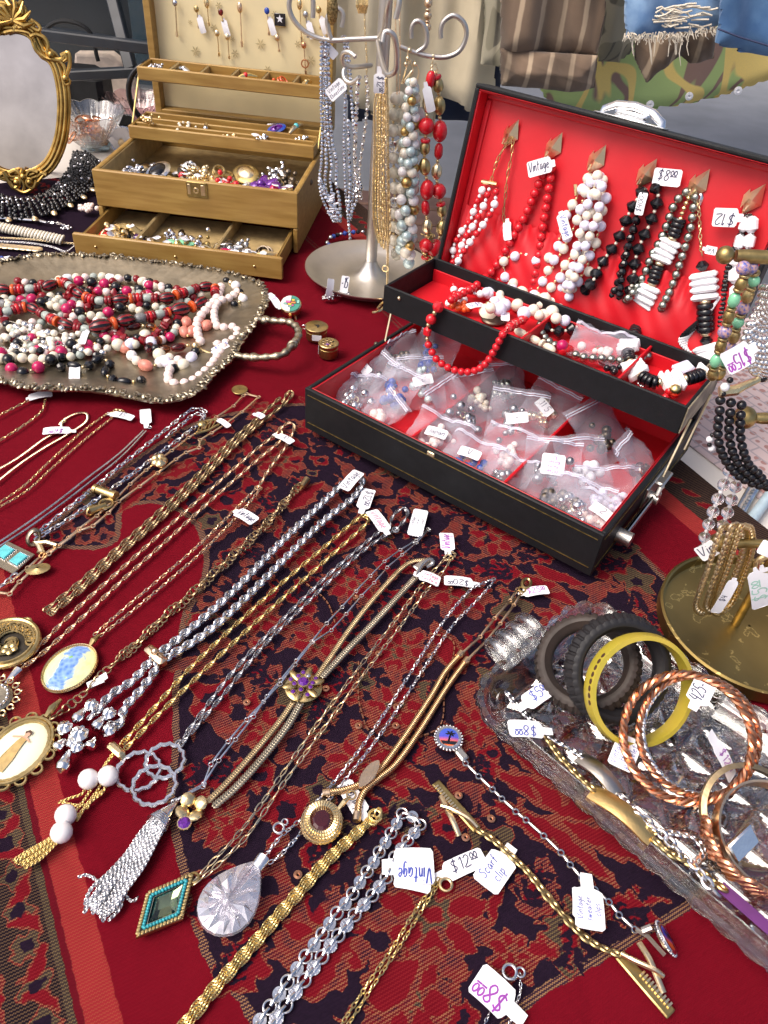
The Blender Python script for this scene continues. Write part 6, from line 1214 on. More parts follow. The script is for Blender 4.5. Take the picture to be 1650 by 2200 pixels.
def bracelet(label, a, plate_q, b_, m, mp_, tagq, txt, rot, fine):
    t = thing('bracelet', label, 'bracelet', P(*plate_q[0], FZ)); vf = oval(.0092*fine, .0072*fine, .0013*fine, 16, 8, .85)
    z = FZ+.003; lparts(t, a, vf, m, .0052*fine, .62, 0, z); lparts(t, b_, vf, m, .0052*fine, .62, 0, z)
    A, B = P(*plate_q[0], z), P(*plate_q[1], z); X = unit(B-A); Y = np.cross(ZZ, X); L = np.linalg.norm(B-A); w = plate_q[2]; nx = 14
    g = [[A+X*L*i/(nx-1)+Y*w*(j/4-.5)*(1-.10*((i in (0, nx-1))))+ZZ*(.0050*math.sin(PI*i/(nx-1))-.0018*(j/4-.5)**2*4) for j in range(5)] for i in range(nx)]; g = np.array(g).reshape(-1, 3)
    per = [i*5 for i in range(nx)]+[(nx-1)*5+j for j in range(1, 5)]+[i*5+4 for i in range(nx-2, -1, -1)]+[3, 2, 1]; k = len(g); per = np.array(per)
    part('name_plate', MB().add(np.vstack([g, g-ZZ*.0013]), [gridF(nx, 5), gridF(nx, 5)[:, ::-1]+k, np.stack([np.roll(per, -1), per, per+k, np.roll(per, -1)+k], 1)[:, ::-1]]), mp_, t)
    if tagq: ptag(t, P(*tagq[0], FZ+.010), P(*tagq[1], FZ+.008), tagq[2], txt, 'inkblue', rot, nl=.008)
bracelet('silver identity bracelet with five dollar tag in the glass tray', [(1092,1492),(1108,1512),(1132,1538),(1160,1566),(1190,1590),(1220,1606),(1246,1622)], ((1246,1622),(1332,1704),.0115), [(1336,1712),(1370,1748),(1405,1780),(1450,1790),(1490,1800),(1512,1830),(1490,1860)], 'silver', metal('worn_silver_plate', (.55, .50, .44), .3, .5, 40), ((1190,1472),(1130,1512),.0135), ('$5^00',), 180, .92)
bracelet('gold identity bracelet with eight dollar tag along the glass tray edge', [(1162,1566),(1178,1590),(1200,1622),(1226,1650),(1252,1676),(1270,1692)], ((1272,1696),(1404,1800),.0135), [(1412,1810),(1440,1834),(1475,1852),(1505,1870),(1530,1892),(1550,1906)], 'antgold', metal('worn_gold_plate', (.80, .55, .22), .3, .3, 30), ((1092,1566),(1164,1570),.0135), ('$8^00',), 180, 1.05)
t = thing('bracelet', 'chunky silver cable chain coiled beside the identity bracelets', 'bracelet', P(1490, 1820, FZ)); lparts(t, [(1350,1742),(1390,1765),(1430,1800),(1470,1840),(1500,1870),(1522,1900),(1536,1916)], oval(.0100, .0078, .0012, 14, 7), 'silver', .0060, .3, 1.2, FZ+.004)
t = thing('bracelet', 'braided copper cuff bracelet in the lower right of the glass tray', 'bracelet', P(1640, 1800, FZ)); c = P(1650, 1812, FZ+.006)
for s in range(4):
    th = np.linspace(PI*.9, PI*2.1, 90); p = np.array([c+np.array([math.cos(a)*(.041+.0016*math.cos(a*16+s*PI/2)), math.sin(a)*.036, .004+.0042*math.sin(a*16+s*PI/2)*.7+.0015*(s-1.5)]) for a in th]); part('copper_strand', MB().add(*tube(p, .0021, 7)), 'copper', t)
t = thing('bangle', 'wide polished bronze-gold bangle with square facet in tray corner', 'bangle', P(1630, 1780, FZ), BG)
V, F = lathe([(.0325, -.006), (.034, -.0062), (.034, .0062), (.0325, .006), (.0325, -.006)], 48); part('polished_band', MB().add(*xf((V, F), P(1650, 1796, FZ+.012), Xd, unit((0, .9, .25)), unit((0, -.25, .9)))), 'goldrose', t); part('square_facet', MB().add(*xf(box((0, 0, 0), (.021, .013, .004), .001), P(1596, 1812, FZ+.017), unit((.75, .62, .3)), unit((-.5, .5, .6)))), 'chrome', t)
t = thing('bangle', 'narrow brown bronze bangle lying flat at tray right edge', 'bangle', P(1620, 1720, FZ), BG); part('bronze_band', MB().add(*xf(lathe([(.030, -.003), (.0335, -.002), (.0335, .002), (.030, .003), (.030, -.003)], 48), P(1612, 1752, FZ+.008), Xd, unit((0, .85, .4)), unit((0, -.4, .85)))), 'bronze', t)
for q, col, lab in (((1395, 1725), 'bluebead', 'small lilac paper tag edge under the star-cut base'),): pass
t = thing('paper_strip', 'purple paper strip lying inside the lower rim of glass tray', 'paper strip', P(1570, 1940, FZ)); part('strip', MB().add(*obox(P(1548, 1905, FZ+.0015), unit(P(1625, 1972, FZ)-P(1548, 1905, FZ)), GY, ZZ, (0, -.004, 0), (.042, .004, .0006))), mat('purple_paper', (.13, .03, .16), .5), t)

# ================================================================ ornate tray with heaped bead necklaces
TZ = .017
ol = [(-160,600),(-60,575),(10,558),(70,548),(150,546),(240,548),(320,558),(400,568),(465,578),(515,590),(556,606),(574,632),(566,668),(545,700),(520,735),(500,770),(468,795),(440,828),(400,852),(340,862),(270,850),(190,838),(110,836),(50,832),(-10,815),(-80,800),(-160,770),(-230,690)]
ring0 = smooth_path(px(ol, TZ), .0045, True); cen = ring0.mean(0); nR = len(ring0); t_ = np.roll(ring0, -1, 0)-np.roll(ring0, 1, 0); nn = np.cross(t_, ZZ); nn /= np.linalg.norm(nn, axis=1)[:, None]
if ((ring0-cen)*nn).sum(1).mean() < 0: nn = -nn
wob = .0012*np.sin(np.arange(nR)*1.9)+.0008*np.sin(np.arange(nR)*3.7+1); lev = lambda off, z, k=1: np.c_[(ring0+nn*(off+k*wob[:, None]))[:, :2], np.full(nR, z)+k*wob*.5]
st = thing('serving_tray', 'ornate tarnished silver serving tray heaped with bead necklaces', 'tray', np.array([cen[0], cen[1], 0]))
flat = lambda k, z: np.c_[(cen+(ring0-cen)*k)[:, :2], np.full(nR, z)]
floor_c = np.array([[cen[0], cen[1], .0032]]); R_l = [flat(.30, .0034), flat(.60, .0040), flat(.74, .0055), flat(.80, .0095), lev(-.010, .0150), lev(-.004, .0172), lev(.001, .0165), lev(.0005, .0140), flat(.82, .0050), flat(.70, .0012), flat(.3, .0010)]
part('tray_body', MB().add(np.vstack(R_l+[floor_c, floor_c*[1, 1, .3]]), [gridF(len(R_l), nR, False, True)[:, ::-1], np.array([[i, (i+1) % nR, len(R_l)*nR] for i in range(nR)]), np.array([[(len(R_l)-1)*nR+(i+1) % nR, (len(R_l)-1)*nR+i, len(R_l)*nR+1] for i in range(nR)])]), 'pewter', st)
e = MB()
for k in range(nR):
    if R_.random() < .95: e.add(*xf(sphere(1, 8, 5), ring0[k]+nn[k]*R_.uniform(-.006, .0015)+ZZ*R_.uniform(-.0005, .0016), unit(nn[k]+.6*NR.normal(0, .4, 3))*R_.uniform(.003, .0052), unit(np.cross(ZZ, nn[k]))*R_.uniform(.0018, .0030), ZZ*R_.uniform(.0014, .0024)))
for s in range(int(nR/3)):
    k = s*3; a0 = R_.uniform(0, 6); e.add(*tube([ring0[k]+nn[k]*(-.004+.0034*math.cos(a0+i*.9)*(1-i*.09))+np.cross(ZZ, nn[k])*(.0034*math.sin(a0+i*.9)*(1-i*.09))+ZZ*.0022 for i in range(7)], np.linspace(.0013, .0006, 7), 5))
o = part('chased_rim', e, 'pewter', st); o['kind'] = 'stuff'
hp = smooth_path(px([(548,688,.016),(566,686,.018),(592,690,.022),(620,692,.026),(638,704,.028),(641,722,.028),(628,742,.027),(606,762,.024),(570,768,.020),(535,768,.017),(508,764,.015)]), .0025); rad = .0042*(1+.18*np.sin(np.arange(len(hp))*1.3)); part('tray_handle', MB().add(*tube(hp, rad, 10)).add(*xf(torus(.0046, .0022, 16, 8), P(628, 742, .027), unit((1, .2, .2)), unit((0, .3, .9)))).add(*xf(sphere(.0070, 10, 6, .8), P(570, 688, .018))).add(*xf(sphere(.0066, 10, 6, .8), P(545, 768, .017))), 'pewter', st)
BN = 'bead necklaces heaped in the ornate tray'
def pile(label, pts, seq, **k):
    seq = [(a, b_, r*1.14) for a, b_, r in seq]
    q = np.array([P(a[0], a[1], a[2]) for a in pts]); t = thing('bead_necklace', label, 'necklace', q[len(q)//2], BN); strand(t, q, seq, **k); return t
mel = [('stripes','black',.0062),('disc','orange',.0058),('disc','darkred',.0056),('disc','red',.0056),('disc','darkred',.0054),('barrel','sagestone',.0046),('disc','darkred',.0054),('disc','darkred',.0054)]
pile('upper dark red melon bead necklace with ribbed red discs', [(-15,622,.018),(30,622,.019),(90,618,.020),(135,606,.021),(165,628,.021),(205,645,.020),(250,645,.020),(300,640,.020),(355,640,.020),(390,630,.020),(430,618,.019),(460,618,.017),(462,636,.016)], mel)
pile('middle dark red melon bead necklace with grey stone beads', [(-10,672,.017),(20,668,.018),(60,660,.019),(95,676,.019),(120,690,.019),(150,700,.018),(185,708,.016)], mel[::-1]); 
pile('lower dark red melon beads ending among grey stone discs', [(190,706,.021),(230,698,.022),(262,690,.022),(295,684,.020),(330,678,.019),(375,668,.018),(410,660,.017),(445,645,.016)], [('stripes','black',.0078),('disc','orange',.0066),('stripes','black',.0070),('barrel','greystone',.0052),('disc','darkred',.0054),('disc','red',.0056),('disc','darkred',.0054),('barrel','sagestone',.0050),('disc','darkred',.0054),('disc','orange',.0054)])
mb_ = [('ball','magenta',.0060),('small','goldpale',.0016),('ball','black',.0058),('small','goldpale',.0016),('ball','pearlcream',.0046),('ball','pearlcream',.0046)]
pile('magenta and black round bead strand along the back of the heap', [(160,602,.016),(186,607,.017),(210,606,.017),(232,612,.017),(254,618,.017),(274,626,.016),(300,622,.014),(330,610,.012)], mb_[:4])
pile('magenta and black bead strand lying along the front of the heap', [(-12,760,.011),(12,762,.012),(30,800,.009),(60,798,.009),(80,790,.010),(110,772,.011),(130,757,.012),(160,735,.013),(172,728,.014)], mb_[:4])
pile('ivory round bead strand at the front left of the heap', [(-10,772,.010),(25,768,.011),(60,770,.011),(95,772,.011),(120,764,.011)], [('ball','pearlcream',.0050)])
pile('magenta, black and ivory strand crossing the middle of the heap', [(60,640,.014),(92,650,.016),(125,660,.018),(150,665,.018),(178,672,.017),(210,680,.016),(240,668,.016),(270,658,.016),(300,668,.014)], mb_)
pile('ivory and blush bead strand along the back rim of the tray', [(70,622,.010),(100,612,.011),(140,598,.010),(180,596,.010),(215,594,.011),(250,598,.011),(290,600,.011),(320,612,.011),(350,620,.011),(380,630,.010),(420,636,.009)], [('ball','pearlcream',.0050),('ball','pearlpink',.0046),('ball','sagestone',.0044),('ball','pearlcream',.0050),('barrel','white',.0046)])
pile('silver and white pearl cluster chain at the left of the heap', [(-10,700,.011),(30,705,.012),(70,712,.013),(100,725,.012),(60,738,.012),(20,745,.011),(60,755,.010),(110,740,.012),(150,742,.011),(180,748,.010),(210,752,.009)], [('ball','pearl',.0036),('ball','silver',.0034),('ball','pearl',.0032),('ball','chrome',.0036)], jit=.6)
pile('second silver ball and pearl strand left of the garnet chips', [(20,690,.015),(60,700,.016),(90,715,.016),(130,715,.015),(150,728,.014),(120,745,.013),(90,748,.013)], [('ball','silver',.0038),('ball','pearl',.0036)], jit=.6)
pile('dark red chip bead strand right of the heap centre', [(236,716,.012),(258,722,.012),(282,735,.012),(310,732,.012),(335,720,.013),(350,705,.013),(360,690,.013),(345,678,.012)], [('chip','darkred',.0046)])
pile('amber and garnet glass bead strand in the middle right', [(270,705,.014),(300,700,.014),(335,705,.014),(350,722,.012),(320,748,.011),(360,750,.011),(405,742,.011)], [('long','garnet',.0044),('small','gold',.0020),('oval','amber',.0044)])
pile('coral and pearl bead strand at the front right of the heap', [(255,742,.008),(272,750,.009),(290,772,.008),(312,785,.008),(330,786,.008),(350,775,.008),(365,768,.009),(380,755,.010)], [('oval','coral',.0060),('small','gold',.0016),('ball','pearlwhite',.0056),('ball','pearl',.0050)])
pile('pale coral oval bead strand beneath the pink pearls', [(388,668,.009),(400,690,.010),(396,712,.009),(405,720,.009),(430,690,.009),(445,695,.009),(438,708,.008)], [('oval','coral',.0058),('small','gold',.0016)])
pile('large ivory stone beads among lilac ovals on the tray right', [(240,738,.012),(275,742,.012),(310,720,.012),(345,765,.010),(376,790,.008),(405,776,.009),(420,755,.009)], [('ball','pearlcream',.0064),('oval','lilac',.0058),('ball','black',.0046)])
pile('long black faceted bead strand at the front of the heap', [(120,792,.008),(150,785,.009),(185,788,.009),(215,770,.010),(236,782,.008),(226,800,.007),(246,816,.006),(280,820,.006),(308,816,.006)], [('facet','black',.0048),('long','black',.0040),('small','gold',.0018)])
pp = pile('pink pearl necklace hanging over the tray right with ten dollar tag', [(476,612,.012),(466,640,.014),(440,668,.014),(424,692,.012),(426,722,.011),(436,742,.010)], [('ball','pearlpink',.0050)])
strand(pp, px([(514,624,.012),(492,640,.014),(470,648,.014),(460,672,.012),(468,702,.011),(490,702,.012),(506,704,.012),(510,718,.011),(498,730,.011),(474,740,.010),(456,736,.010)]), [('ball','pearlpink',.0052)])
strand(pp, px([(390,768,.011),(372,782,.010),(362,802,.010),(364,820,.010),(386,824,.010),(412,818,.010),(432,804,.011),(452,786,.012),(466,766,.012),(478,750,.012),(484,740,.011)]), [('ball','pearlpink',.0052)])
ptag(pp, P(496, 738, .013), P(460, 756, .012), .0125, ('$10^00',), 'inkblue', 180, nl=.003)
part('clasp', MB().add(*xf(sphere(.005, 10, 7, 1.2), P(420, 745, .010))).add(*tube(px([(430,750,.010),(455,760,.010)]), .0013, 6)), 'gold', pp)
pile('white crackle and black bead end beside the pink pearls', [(480,600,.013),(492,606,.013),(505,612,.013),(516,628,.012),(522,642,.012),(508,652,.011),(490,655,.011)], [('ball','black',.0042),('ball','goldpale',.0036),('ball','pearlwhite',.0056),('small','gold',.0020)])
fl_ = [('ball','pearlcream',.0044),('ball','sagestone',.0044),('ball','magenta',.0052),('ball','pearlpink',.0046),('chip','darkred',.0046),('ball','black',.0050)]
for k, (lab, pts) in enumerate((('mixed stone strand filling the heap centre left', [(0,640,.012),(50,645,.012),(100,645,.013),(160,655,.013),(200,662,.012)]), ('mixed stone strand filling the heap centre', [(100,690,.012),(160,695,.013),(220,720,.012),(260,712,.012)]), ('mixed stone strand under the upper melon beads', [(200,625,.013),(260,630,.013),(320,632,.013),(380,645,.012),(420,650,.010)]), ('mixed stone strand at the heap lower left', [(0,725,.009),(40,728,.010),(100,760,.009),(160,765,.009),(210,745,.009)]), ('mixed stone strand at the heap right', [(290,655,.013),(340,660,.012),(380,680,.011),(370,720,.010),(330,735,.010)]), ('mixed stone strand at the heap far left', [(-10,645,.013),(20,655,.013),(10,690,.011),(40,720,.012)]))): pile(lab, pts, fl_[k:]+fl_[:k])
for k, (lab, y0, x0, x1) in enumerate((('ivory and grey strand in the third row of the heap', 652, -10, 300), ('blush and sage strand in the fourth row of the heap', 690, 60, 330), ('small pearl strand in the fifth row of the heap', 718, -10, 230), ('mixed bead strand in the sixth row of the heap', 735, 30, 300), ('mixed small bead strand near the heap back edge', 612, 30, 400), ('black and ivory strand in the second row of the heap', 632, 10, 440), ('small mixed strand near the heap front edge', 752, 0, 240))):
    n = 9; pile(lab, [(x0+(x1-x0)*i/(n-1), y0+R_.uniform(-9, 9)+8*math.sin(i*1.3+k), .011+R_.uniform(-.002, .003)) for i in range(n)], [[('chip','darkred',.0048),('barrel','greystone',.0042),('ball','pearlcream',.0046),('disc','darkred',.0050)], [('ball','pearlpink',.0046),('ball','sagestone',.0042),('chip','darkred',.0042)], [('ball','pearl',.0038)], [('ball','black',.0046),('ball','pearlcream',.0046),('ball','magenta',.0050),('small','gold',.002)], [('ball','darkred',.0046),('ball','pearlpink',.0042),('ball','black',.0048)], [('ball','black',.0050),('ball','darkred',.0050),('ball','pearlcream',.0044)], [('ball','chrome',.0036),('ball','pearl',.0038),('facet','black',.0040)]][k])
t = pp
for A, B in (((160,822),(162,782)), ((182,712),(190,735)), ((228,762),(232,748))): pass
ptag(t, P(160, 822, .008), P(161, 788, .009), .0115, (), nl=.004, name='price_tag', label='blank white tag at the front of the heap'); ptag(t, P(176, 740, .018), P(186, 712, .019), .0080, (), nl=.004, label='small blank tag in the heap')
# ================================================================ jewellery hanging on the steel stand
HG = 'necklaces hanging on the steel stand'
def hang(label, at, y=0.0): return thing('necklace', label, 'necklace', sv(at[0], at[1], y), HG)
def hp(pts, y=0.0): return np.array([sv(a[0], a[1], a[2] if len(a) > 2 else y) for a in pts])
def rhinestr(mb, q, r):
    p = smooth_path(q, r*2.05); me = (0, 0, -1)
    V, F = lathe([(.0001, -.8), (.9, -.5), (1, 0), (.72, .5), (.0001, .62)], 8)
    for c in p:
        v = unit(_O-c+NR.normal(0, .12, 3)); X = unit(np.cross(ZZ, v)); mb.add(*xf((V, F), c, X, np.cross(v, X), v, r))
t = hang('sparkling rhinestone bib necklace hanging leftmost on the steel stand', (700, 200))
mb = MB()
for k in range(4):
    rhinestr(mb, hp([(691+k*4.5, 92), (690+k*5, 140), (690+k*6, 220), (692+k*7, 300), (690+k*11, 350), (686+k*12, 390), (692+k*12, 425), (704+k*9, 452), (716+k*5, 474)], .004*(k % 2)-.002), .0022+.0004*(k % 2))
for k in range(5): rhinestr(mb, hp([(688+k*2, 385+k*5), (694+k*6, 412+k*7), (704+k*7, 432+k*8)], -.004), .0024)
o = part('rhinestone_rows', mb, 'rhine', t, None, 'stuff', False)
bg = MB()
for k in range(11):
    c = sv(706+R_.uniform(-10, 20), 415+k*5.5, -.006); d = unit((R_.uniform(.3, 1)*R_.choice((-1, 1)), 0, R_.uniform(-.6, .4))); bg.add(*tube([c-d*.0035, c+d*.0035], .0014, 6))
part('baguette_stones', bg, 'rhine', t, None, 'stuff', False); part('clasp', MB().add(*tube(hp([(690,88),(697,78),(706,86),(700,96)]), .0012, 6)).add(*xf(box((0, 0, 0), (.008, .004, .010), .001), sv(697, 112))), 'silver', t)
ptag(t, sv(706, 208, -.008), sv(738, 178, -.006), .0150, ('Vintage', 'Rhinestone'), 'ink', 0, N=(0, -1, .3), nl=.006); ptag(t, sv(722, 122, .004), sv(694, 92, .004), .010, (), N=(0, -1, .3), label='blank tag on the bib clasp')
t = hang('second rhinestone necklace with tapering drop beside the bib', (745, 300)); mb = MB()
rhinestr(mb, hp([(740,92),(743,160),(741,240),(739,300),(741,380),(744,430),(748,470),(752,512)]), .0022); rhinestr(mb, hp([(746,92),(752,160),(757,240),(762,300),(762,360),(758,420),(754,470)], .004), .0023); rhinestr(mb, hp([(748,260),(750,330),(752,400),(748,450)], -.003), .0026); rhinestr(mb, hp([(762,380),(768,420),(760,444),(752,462)], -.003), .0024)
part('rhinestone_rows', mb, 'rhine', t, None, 'stuff', False); part('clasp_ring', MB().add(*xf(torus(.0034, .0008, 14, 6), sv(739, 84), Xd, ZZ)), 'silver', t)
t = hang('clear crystal bead necklace on the small lower arm of the stand', (770, 250)); 
strand(t, hp([(774,160,-.09),(768,190,-.09),(766,230,-.085),(764,290,-.08),(762,340,-.07),(768,390,-.06),(775,425,-.05)]), [('facet','crystal',.0026),('facet','rhine',.0026)], gap=.0003); strand(t, hp([(786,160,.0),(790,200,.0),(788,240,0),(782,290,0),(776,330,0),(772,370,0),(775,425,-.02)]), [('facet','crystal',.0026),('small','rhine',.0022)], gap=.0003)
mb = MB(); 
for k in range(16): mb.add(*xf(sphere(.0026, 8, 5), sv(772+R_.uniform(-7, 9), 405+R_.uniform(-14, 20), -.05+R_.uniform(-.004, .004))))
part('crystal_cluster', mb, 'rhine', t, None, 'stuff', False)
# gold chains right of the pole
specs = [('flat gold link chain hanging nearest the pole', 808, 'curb', .0040, 'gold', 520), ('gold box chain second from the pole', 813, 'cable', .0036, 'goldyel', 528), ('fine gold rope chain third from the pole', 819, 'rope', .0040, 'gold', 534), ('pale gold cable chain fourth from the pole', 824, 'cable', .0036, 'goldpale', 535), ('gold wheat chain fifth from the pole', 829, 'wales', .0040, 'gold', 526)]
for k, (lab, x, kind, w, m, yb) in enumerate(specs):
    t = hang(lab, (x, 300)); mb = MB(); d = -.012-.004*k
    chain(mb, hp([(824,172,d),(x-2,215,d),(x-3,300,d),(x-6,400,d),(x-5,470,d),(x+2,yb-14,d),(x+6,yb,d)]), kind, w, (0, -1, 0)); chain(mb, hp([(828,172,d-.004),(x+5,230,d-.004),(x+5,330,d-.004),(x+8,430,d-.004),(x+10,490,d-.004),(x+6,yb,d-.004)]), kind, w, (0, -1, 0)); part('chain', mb, m, t, None, 'stuff')
t = hang('long gold curb chain reaching down to the dish of the stand', (832, 400), -.03); mb = MB(); chain(mb, hp([(831,170,-.035),(833,260,-.034),(834,380,-.032),(834,480,-.030),(833,560,-.028),(831,640,-.025)]), 'curb', .0046, (0, -1, 0)); part('chain', mb, 'gold', t, None, 'stuff'); part('clasp_ring', MB().add(*xf(torus(.004, .0010, 14, 6), sv(828, 577, -.03), Xd, ZZ)), 'gold', t)
ptag(t, sv(814, 200, -.045), sv(815, 160, -.045), .0125, ('$12^00',), 'ink', 180, N=(0, -1, .3), nl=.008)
t = hang('thin gold snake chain hanging from above behind the pole', (786, 100), .02); mb = MB(); chain(mb, hp([(783,-20,.03),(784,60,.03),(788,130,.03),(786,200,.03)]), 'cable', .0034, (0, -1, 0)); part('chain', mb, 'gold', t, None, 'stuff')
mb = MB()
for k in range(26): mb.add(*tube(hp([(765+k*1.0, -10, .02), (766+k*1.0+R_.uniform(-2, 2), 10, .016), (770+k*.6+R_.uniform(-2, 2), 28, .02)]), .0010, 5))
part('gold_fringe', mb, 'gold', t, None, 'stuff')
t = hang('pair of fine gold station chains right of the pole top', (856, 100), -.01); mb = MB(); chain(mb, hp([(848,-20),(850,60),(852,140),(853,200)]), 'cable', .0030, (0, -1, 0)); chain(mb, hp([(860,-20),(859,60),(860,140),(858,200)]), 'cable', .0026, (0, -1, 0)); part('chain', mb, 'goldrose', t, None, 'stuff')
t = hang('filigree leaf earring hanging from the curl of the left arm', (716, 20)); lf = [(0,-1),(.5,-.5),(.62,0),(.4,.6),(0,1),(-.4,.6),(-.62,0),(-.5,-.5)]
part('leaf_drop', MB().add(*xf(sphere(1, 14, 8), sv(714, 22, -.004), Xd*.0065, ZZ*.015, np.array([0, -1., 0])*.003)).add(*xf(torus(.0025, .0006, 10, 5), sv(714, 2, -.004), Xd, ZZ)), metal('filigree_leaf', (.45, .32, .14), .35, .8, 420, .9, 420), t)
# cream, blue and red bead necklaces on the right arm
t = hang('ivory and clear bead necklace partly hidden behind the blue pearls', (848, 350), .01)
strand(t, hp([(852,196,.012),(846,240,.012),(844,300,.012),(846,360,.012),(848,420,.012),(846,480,.012),(846,520,.012),(850,548,.012)]), [('ball','pearl',0.0072),('small','gold',.0018),('ball','pearlcream',0.0072),('small','gold',.0018),('ball','pearl',0.0078),('small','gold',.0018),('ball','crystal',0.0068)], up0=(0, -1, 0)); strand(t, hp([(858,196,.016),(860,260,.018),(862,340,.018),(862,420,.018),(862,500,.018),(852,548,.014)]), [('ball','pearl',0.0078),('small','gold',.0016),('ball','pearlcream',0.0081)], up0=(0, -1, 0))
t = hang('twisted torsade of pale blue, white and gold pearls on the right arm', (875, 350), -.004)
for s in range(4):
    th = np.linspace(0, 1, 26); c_ = np.interp(th, [0, .08, .6, 1], [886, 884, 876, 870]); y_ = 180+th*385; am = np.interp(th, [0, .1, .75, 1], [6, 11, 16, 9])
    q = np.array([sv(c_[i]+am[i]*math.cos(th[i]*13+s*PI/2)*(1), y_[i]-(0 if s < 2 else 14), -.004+.010*math.sin(th[i]*13+s*PI/2)) for i in range(26)])
    strand(t, q, [[('ball','pearlblue',0.0060),('ball','pearlgold',0.0057),('ball','pearlwhite',0.0060),('ball','pearlblue',0.0062)], [('ball','pearlwhite',0.0060),('ball','pearlblue',0.0060),('ball','pearl',0.0062)], [('ball','pearlblue',0.0057),('ball','pearlwhite',0.0060),('ball','pearlgold',0.0062)], [('ball','pearl',0.0060),('ball','pearlblue',0.0060)]][s], up0=(0, -1, 0), taper=lambda u: .85+.5*u)
mb = MB()
for pp in ([(880,100),(876,120),(886,132)], [(882,128),(872,148),(866,170),(862,180)], [(890,130),(900,150),(896,172),(890,184)], [(882,132),(888,150),(880,166)]): mb.add(*tube(smooth_path(hp(pp, -.006), .002), .0010, 6))
for a, b_ in ((880, 108), (876, 126), (892, 138), (872, 138)): mb.add(*xf(sphere(.0028, 10, 6), sv(a, b_, -.006)))
mb.add(*xf(sphere(1, 10, 6), sv(876, 165, -.008), unit((.6, 0, .8))*.010, ZZ*.003, np.array([0, -.0016, 0]))); part('gilt_clasp', mb, 'goldpale', t); ptag(t, sv(905, 262, .006), sv(898, 232, .006), .0120, (), N=(0, -1, .2), neck=False)
t = hang('scarlet and antique gold bead necklace at the right of the stand', (930, 350), -.002)
rs = [('long','red',0.0055),('small','gold',.0024),('ridged','goldpale',0.0068),('small','gold',.0024),('ball','red',0.0097),('small','gold',.0024),('disc','red',0.0062),('barrel','antgold',0.0065),('small','gold',.0024),('ridged','antgold',0.0073),('small','gold',.0024),('oval','red',0.0094)]
strand(t, hp([(928,150,-.004),(922,190,-.005),(918,240,-.006),(914,300,-.006),(912,350,-.006),(918,400,-.006),(914,440,-.006),(918,480,-.006),(916,520,-.006),(914,560,-.006)]), rs, up0=(0, -1, 0)); strand(t, hp([(934,152,.002),(942,190,.002),(944,230,.002),(945,280,.002),(942,330,.002),(938,380,.002),(946,430,.002),(950,470,.002),(944,510,.002),(916,560,-.004)]), rs[5:]+rs[:5], up0=(0, -1, 0))
mb = MB(); chain(mb, hp([(931,122),(929,138),(926,152)], -.004), 'cable', .0046, (0, -1, 0)); chain(mb, hp([(936,140),(940,152),(930,162)], -.004), 'cable', .0040, (0, -1, 0)); part('chain', mb, 'goldpale', t, None, 'stuff'); mb = MB()
for k in range(26): mb.add(*xf(torus(.0032, .0009, 10, 5), sv(918+R_.uniform(-9, 14), 500+R_.uniform(0, 60), -.009+R_.uniform(0, .006)), unit(NR.normal(0, 1, 3)), None, unit(NR.normal(0, 1, 3))))
part('chain_tassel', mb, 'antgold', t, None, 'stuff'); ptag(t, sv(927, 240, -.012), sv(916, 188, -.012), .0105, (), N=(0, -1, .3), nl=.006)
t = hang('short rose gold ball drop hanging at the top of the stand', (918, 30), .01); strand(t, hp([(919,-30),(920,0),(919,30),(918,58)], .01), [('ball','goldrose',.0046),('disc','goldrose',.003)], up0=(0, -1, 0)); part('chain', MB().add(*tube(hp([(918,58),(917,80),(915,95)], .01), .0010, 6)), 'goldpale', t)
# in the dish
for q, lab in (((706, 638), 'marcasite cluster earring standing in the dish of the stand'), ((738, 632), 'second silver earring with white tag in the dish of the stand')):
    c = P(*q, .0075); t = thing('earring', lab, 'earring', c); mb = MB()
    for k in range(22): mb.add(*xf(sphere(.0022, 8, 5), c+np.array([R_.uniform(-.007, .007), R_.uniform(-.004, .004), R_.uniform(-.003, .004)])))
    part('stone_cluster', mb, 'gunmetal' if q[0] < 720 else 'silver', t, None, 'stuff', False); ptag(t, c+ZZ*.024+np.array([.002, .004, 0]), c+ZZ*.004+np.array([0, -.004, 0]), .0105, ('-15',) if q[0] > 720 else (), 'ink', 90, N=(.1 if q[0] > 720 else .8, -1, .2), nl=.003)
t = thing('earring', 'gold hoop clip lying at the front of the stand dish', 'earring', P(820, 668, .012)); part('gold_clip', MB().add(*tube(smooth_path([P(800, 672, .0165), P(815, 668, .018), P(828, 655, .017), P(822, 650, .014), P(810, 664, .014)], .001), .0016, 7)), 'gold', t)
t = thing('bracelet', 'blue, black and silver bead bracelet on the shawl behind the stand', 'bracelet', P(740, 525, .004))
for z, pts in ((.004, [(700,520),(715,532),(740,535),(770,530),(785,528)]), (.007, [(706,512),(725,505),(750,500),(775,498),(785,500)])): strand(t, px(pts, z), [('ball','silver',.0036),('facet','bluebead',.0036),('facet','black',.0034),('ball','silver',.0030),('facet','bluebead',.0036)])

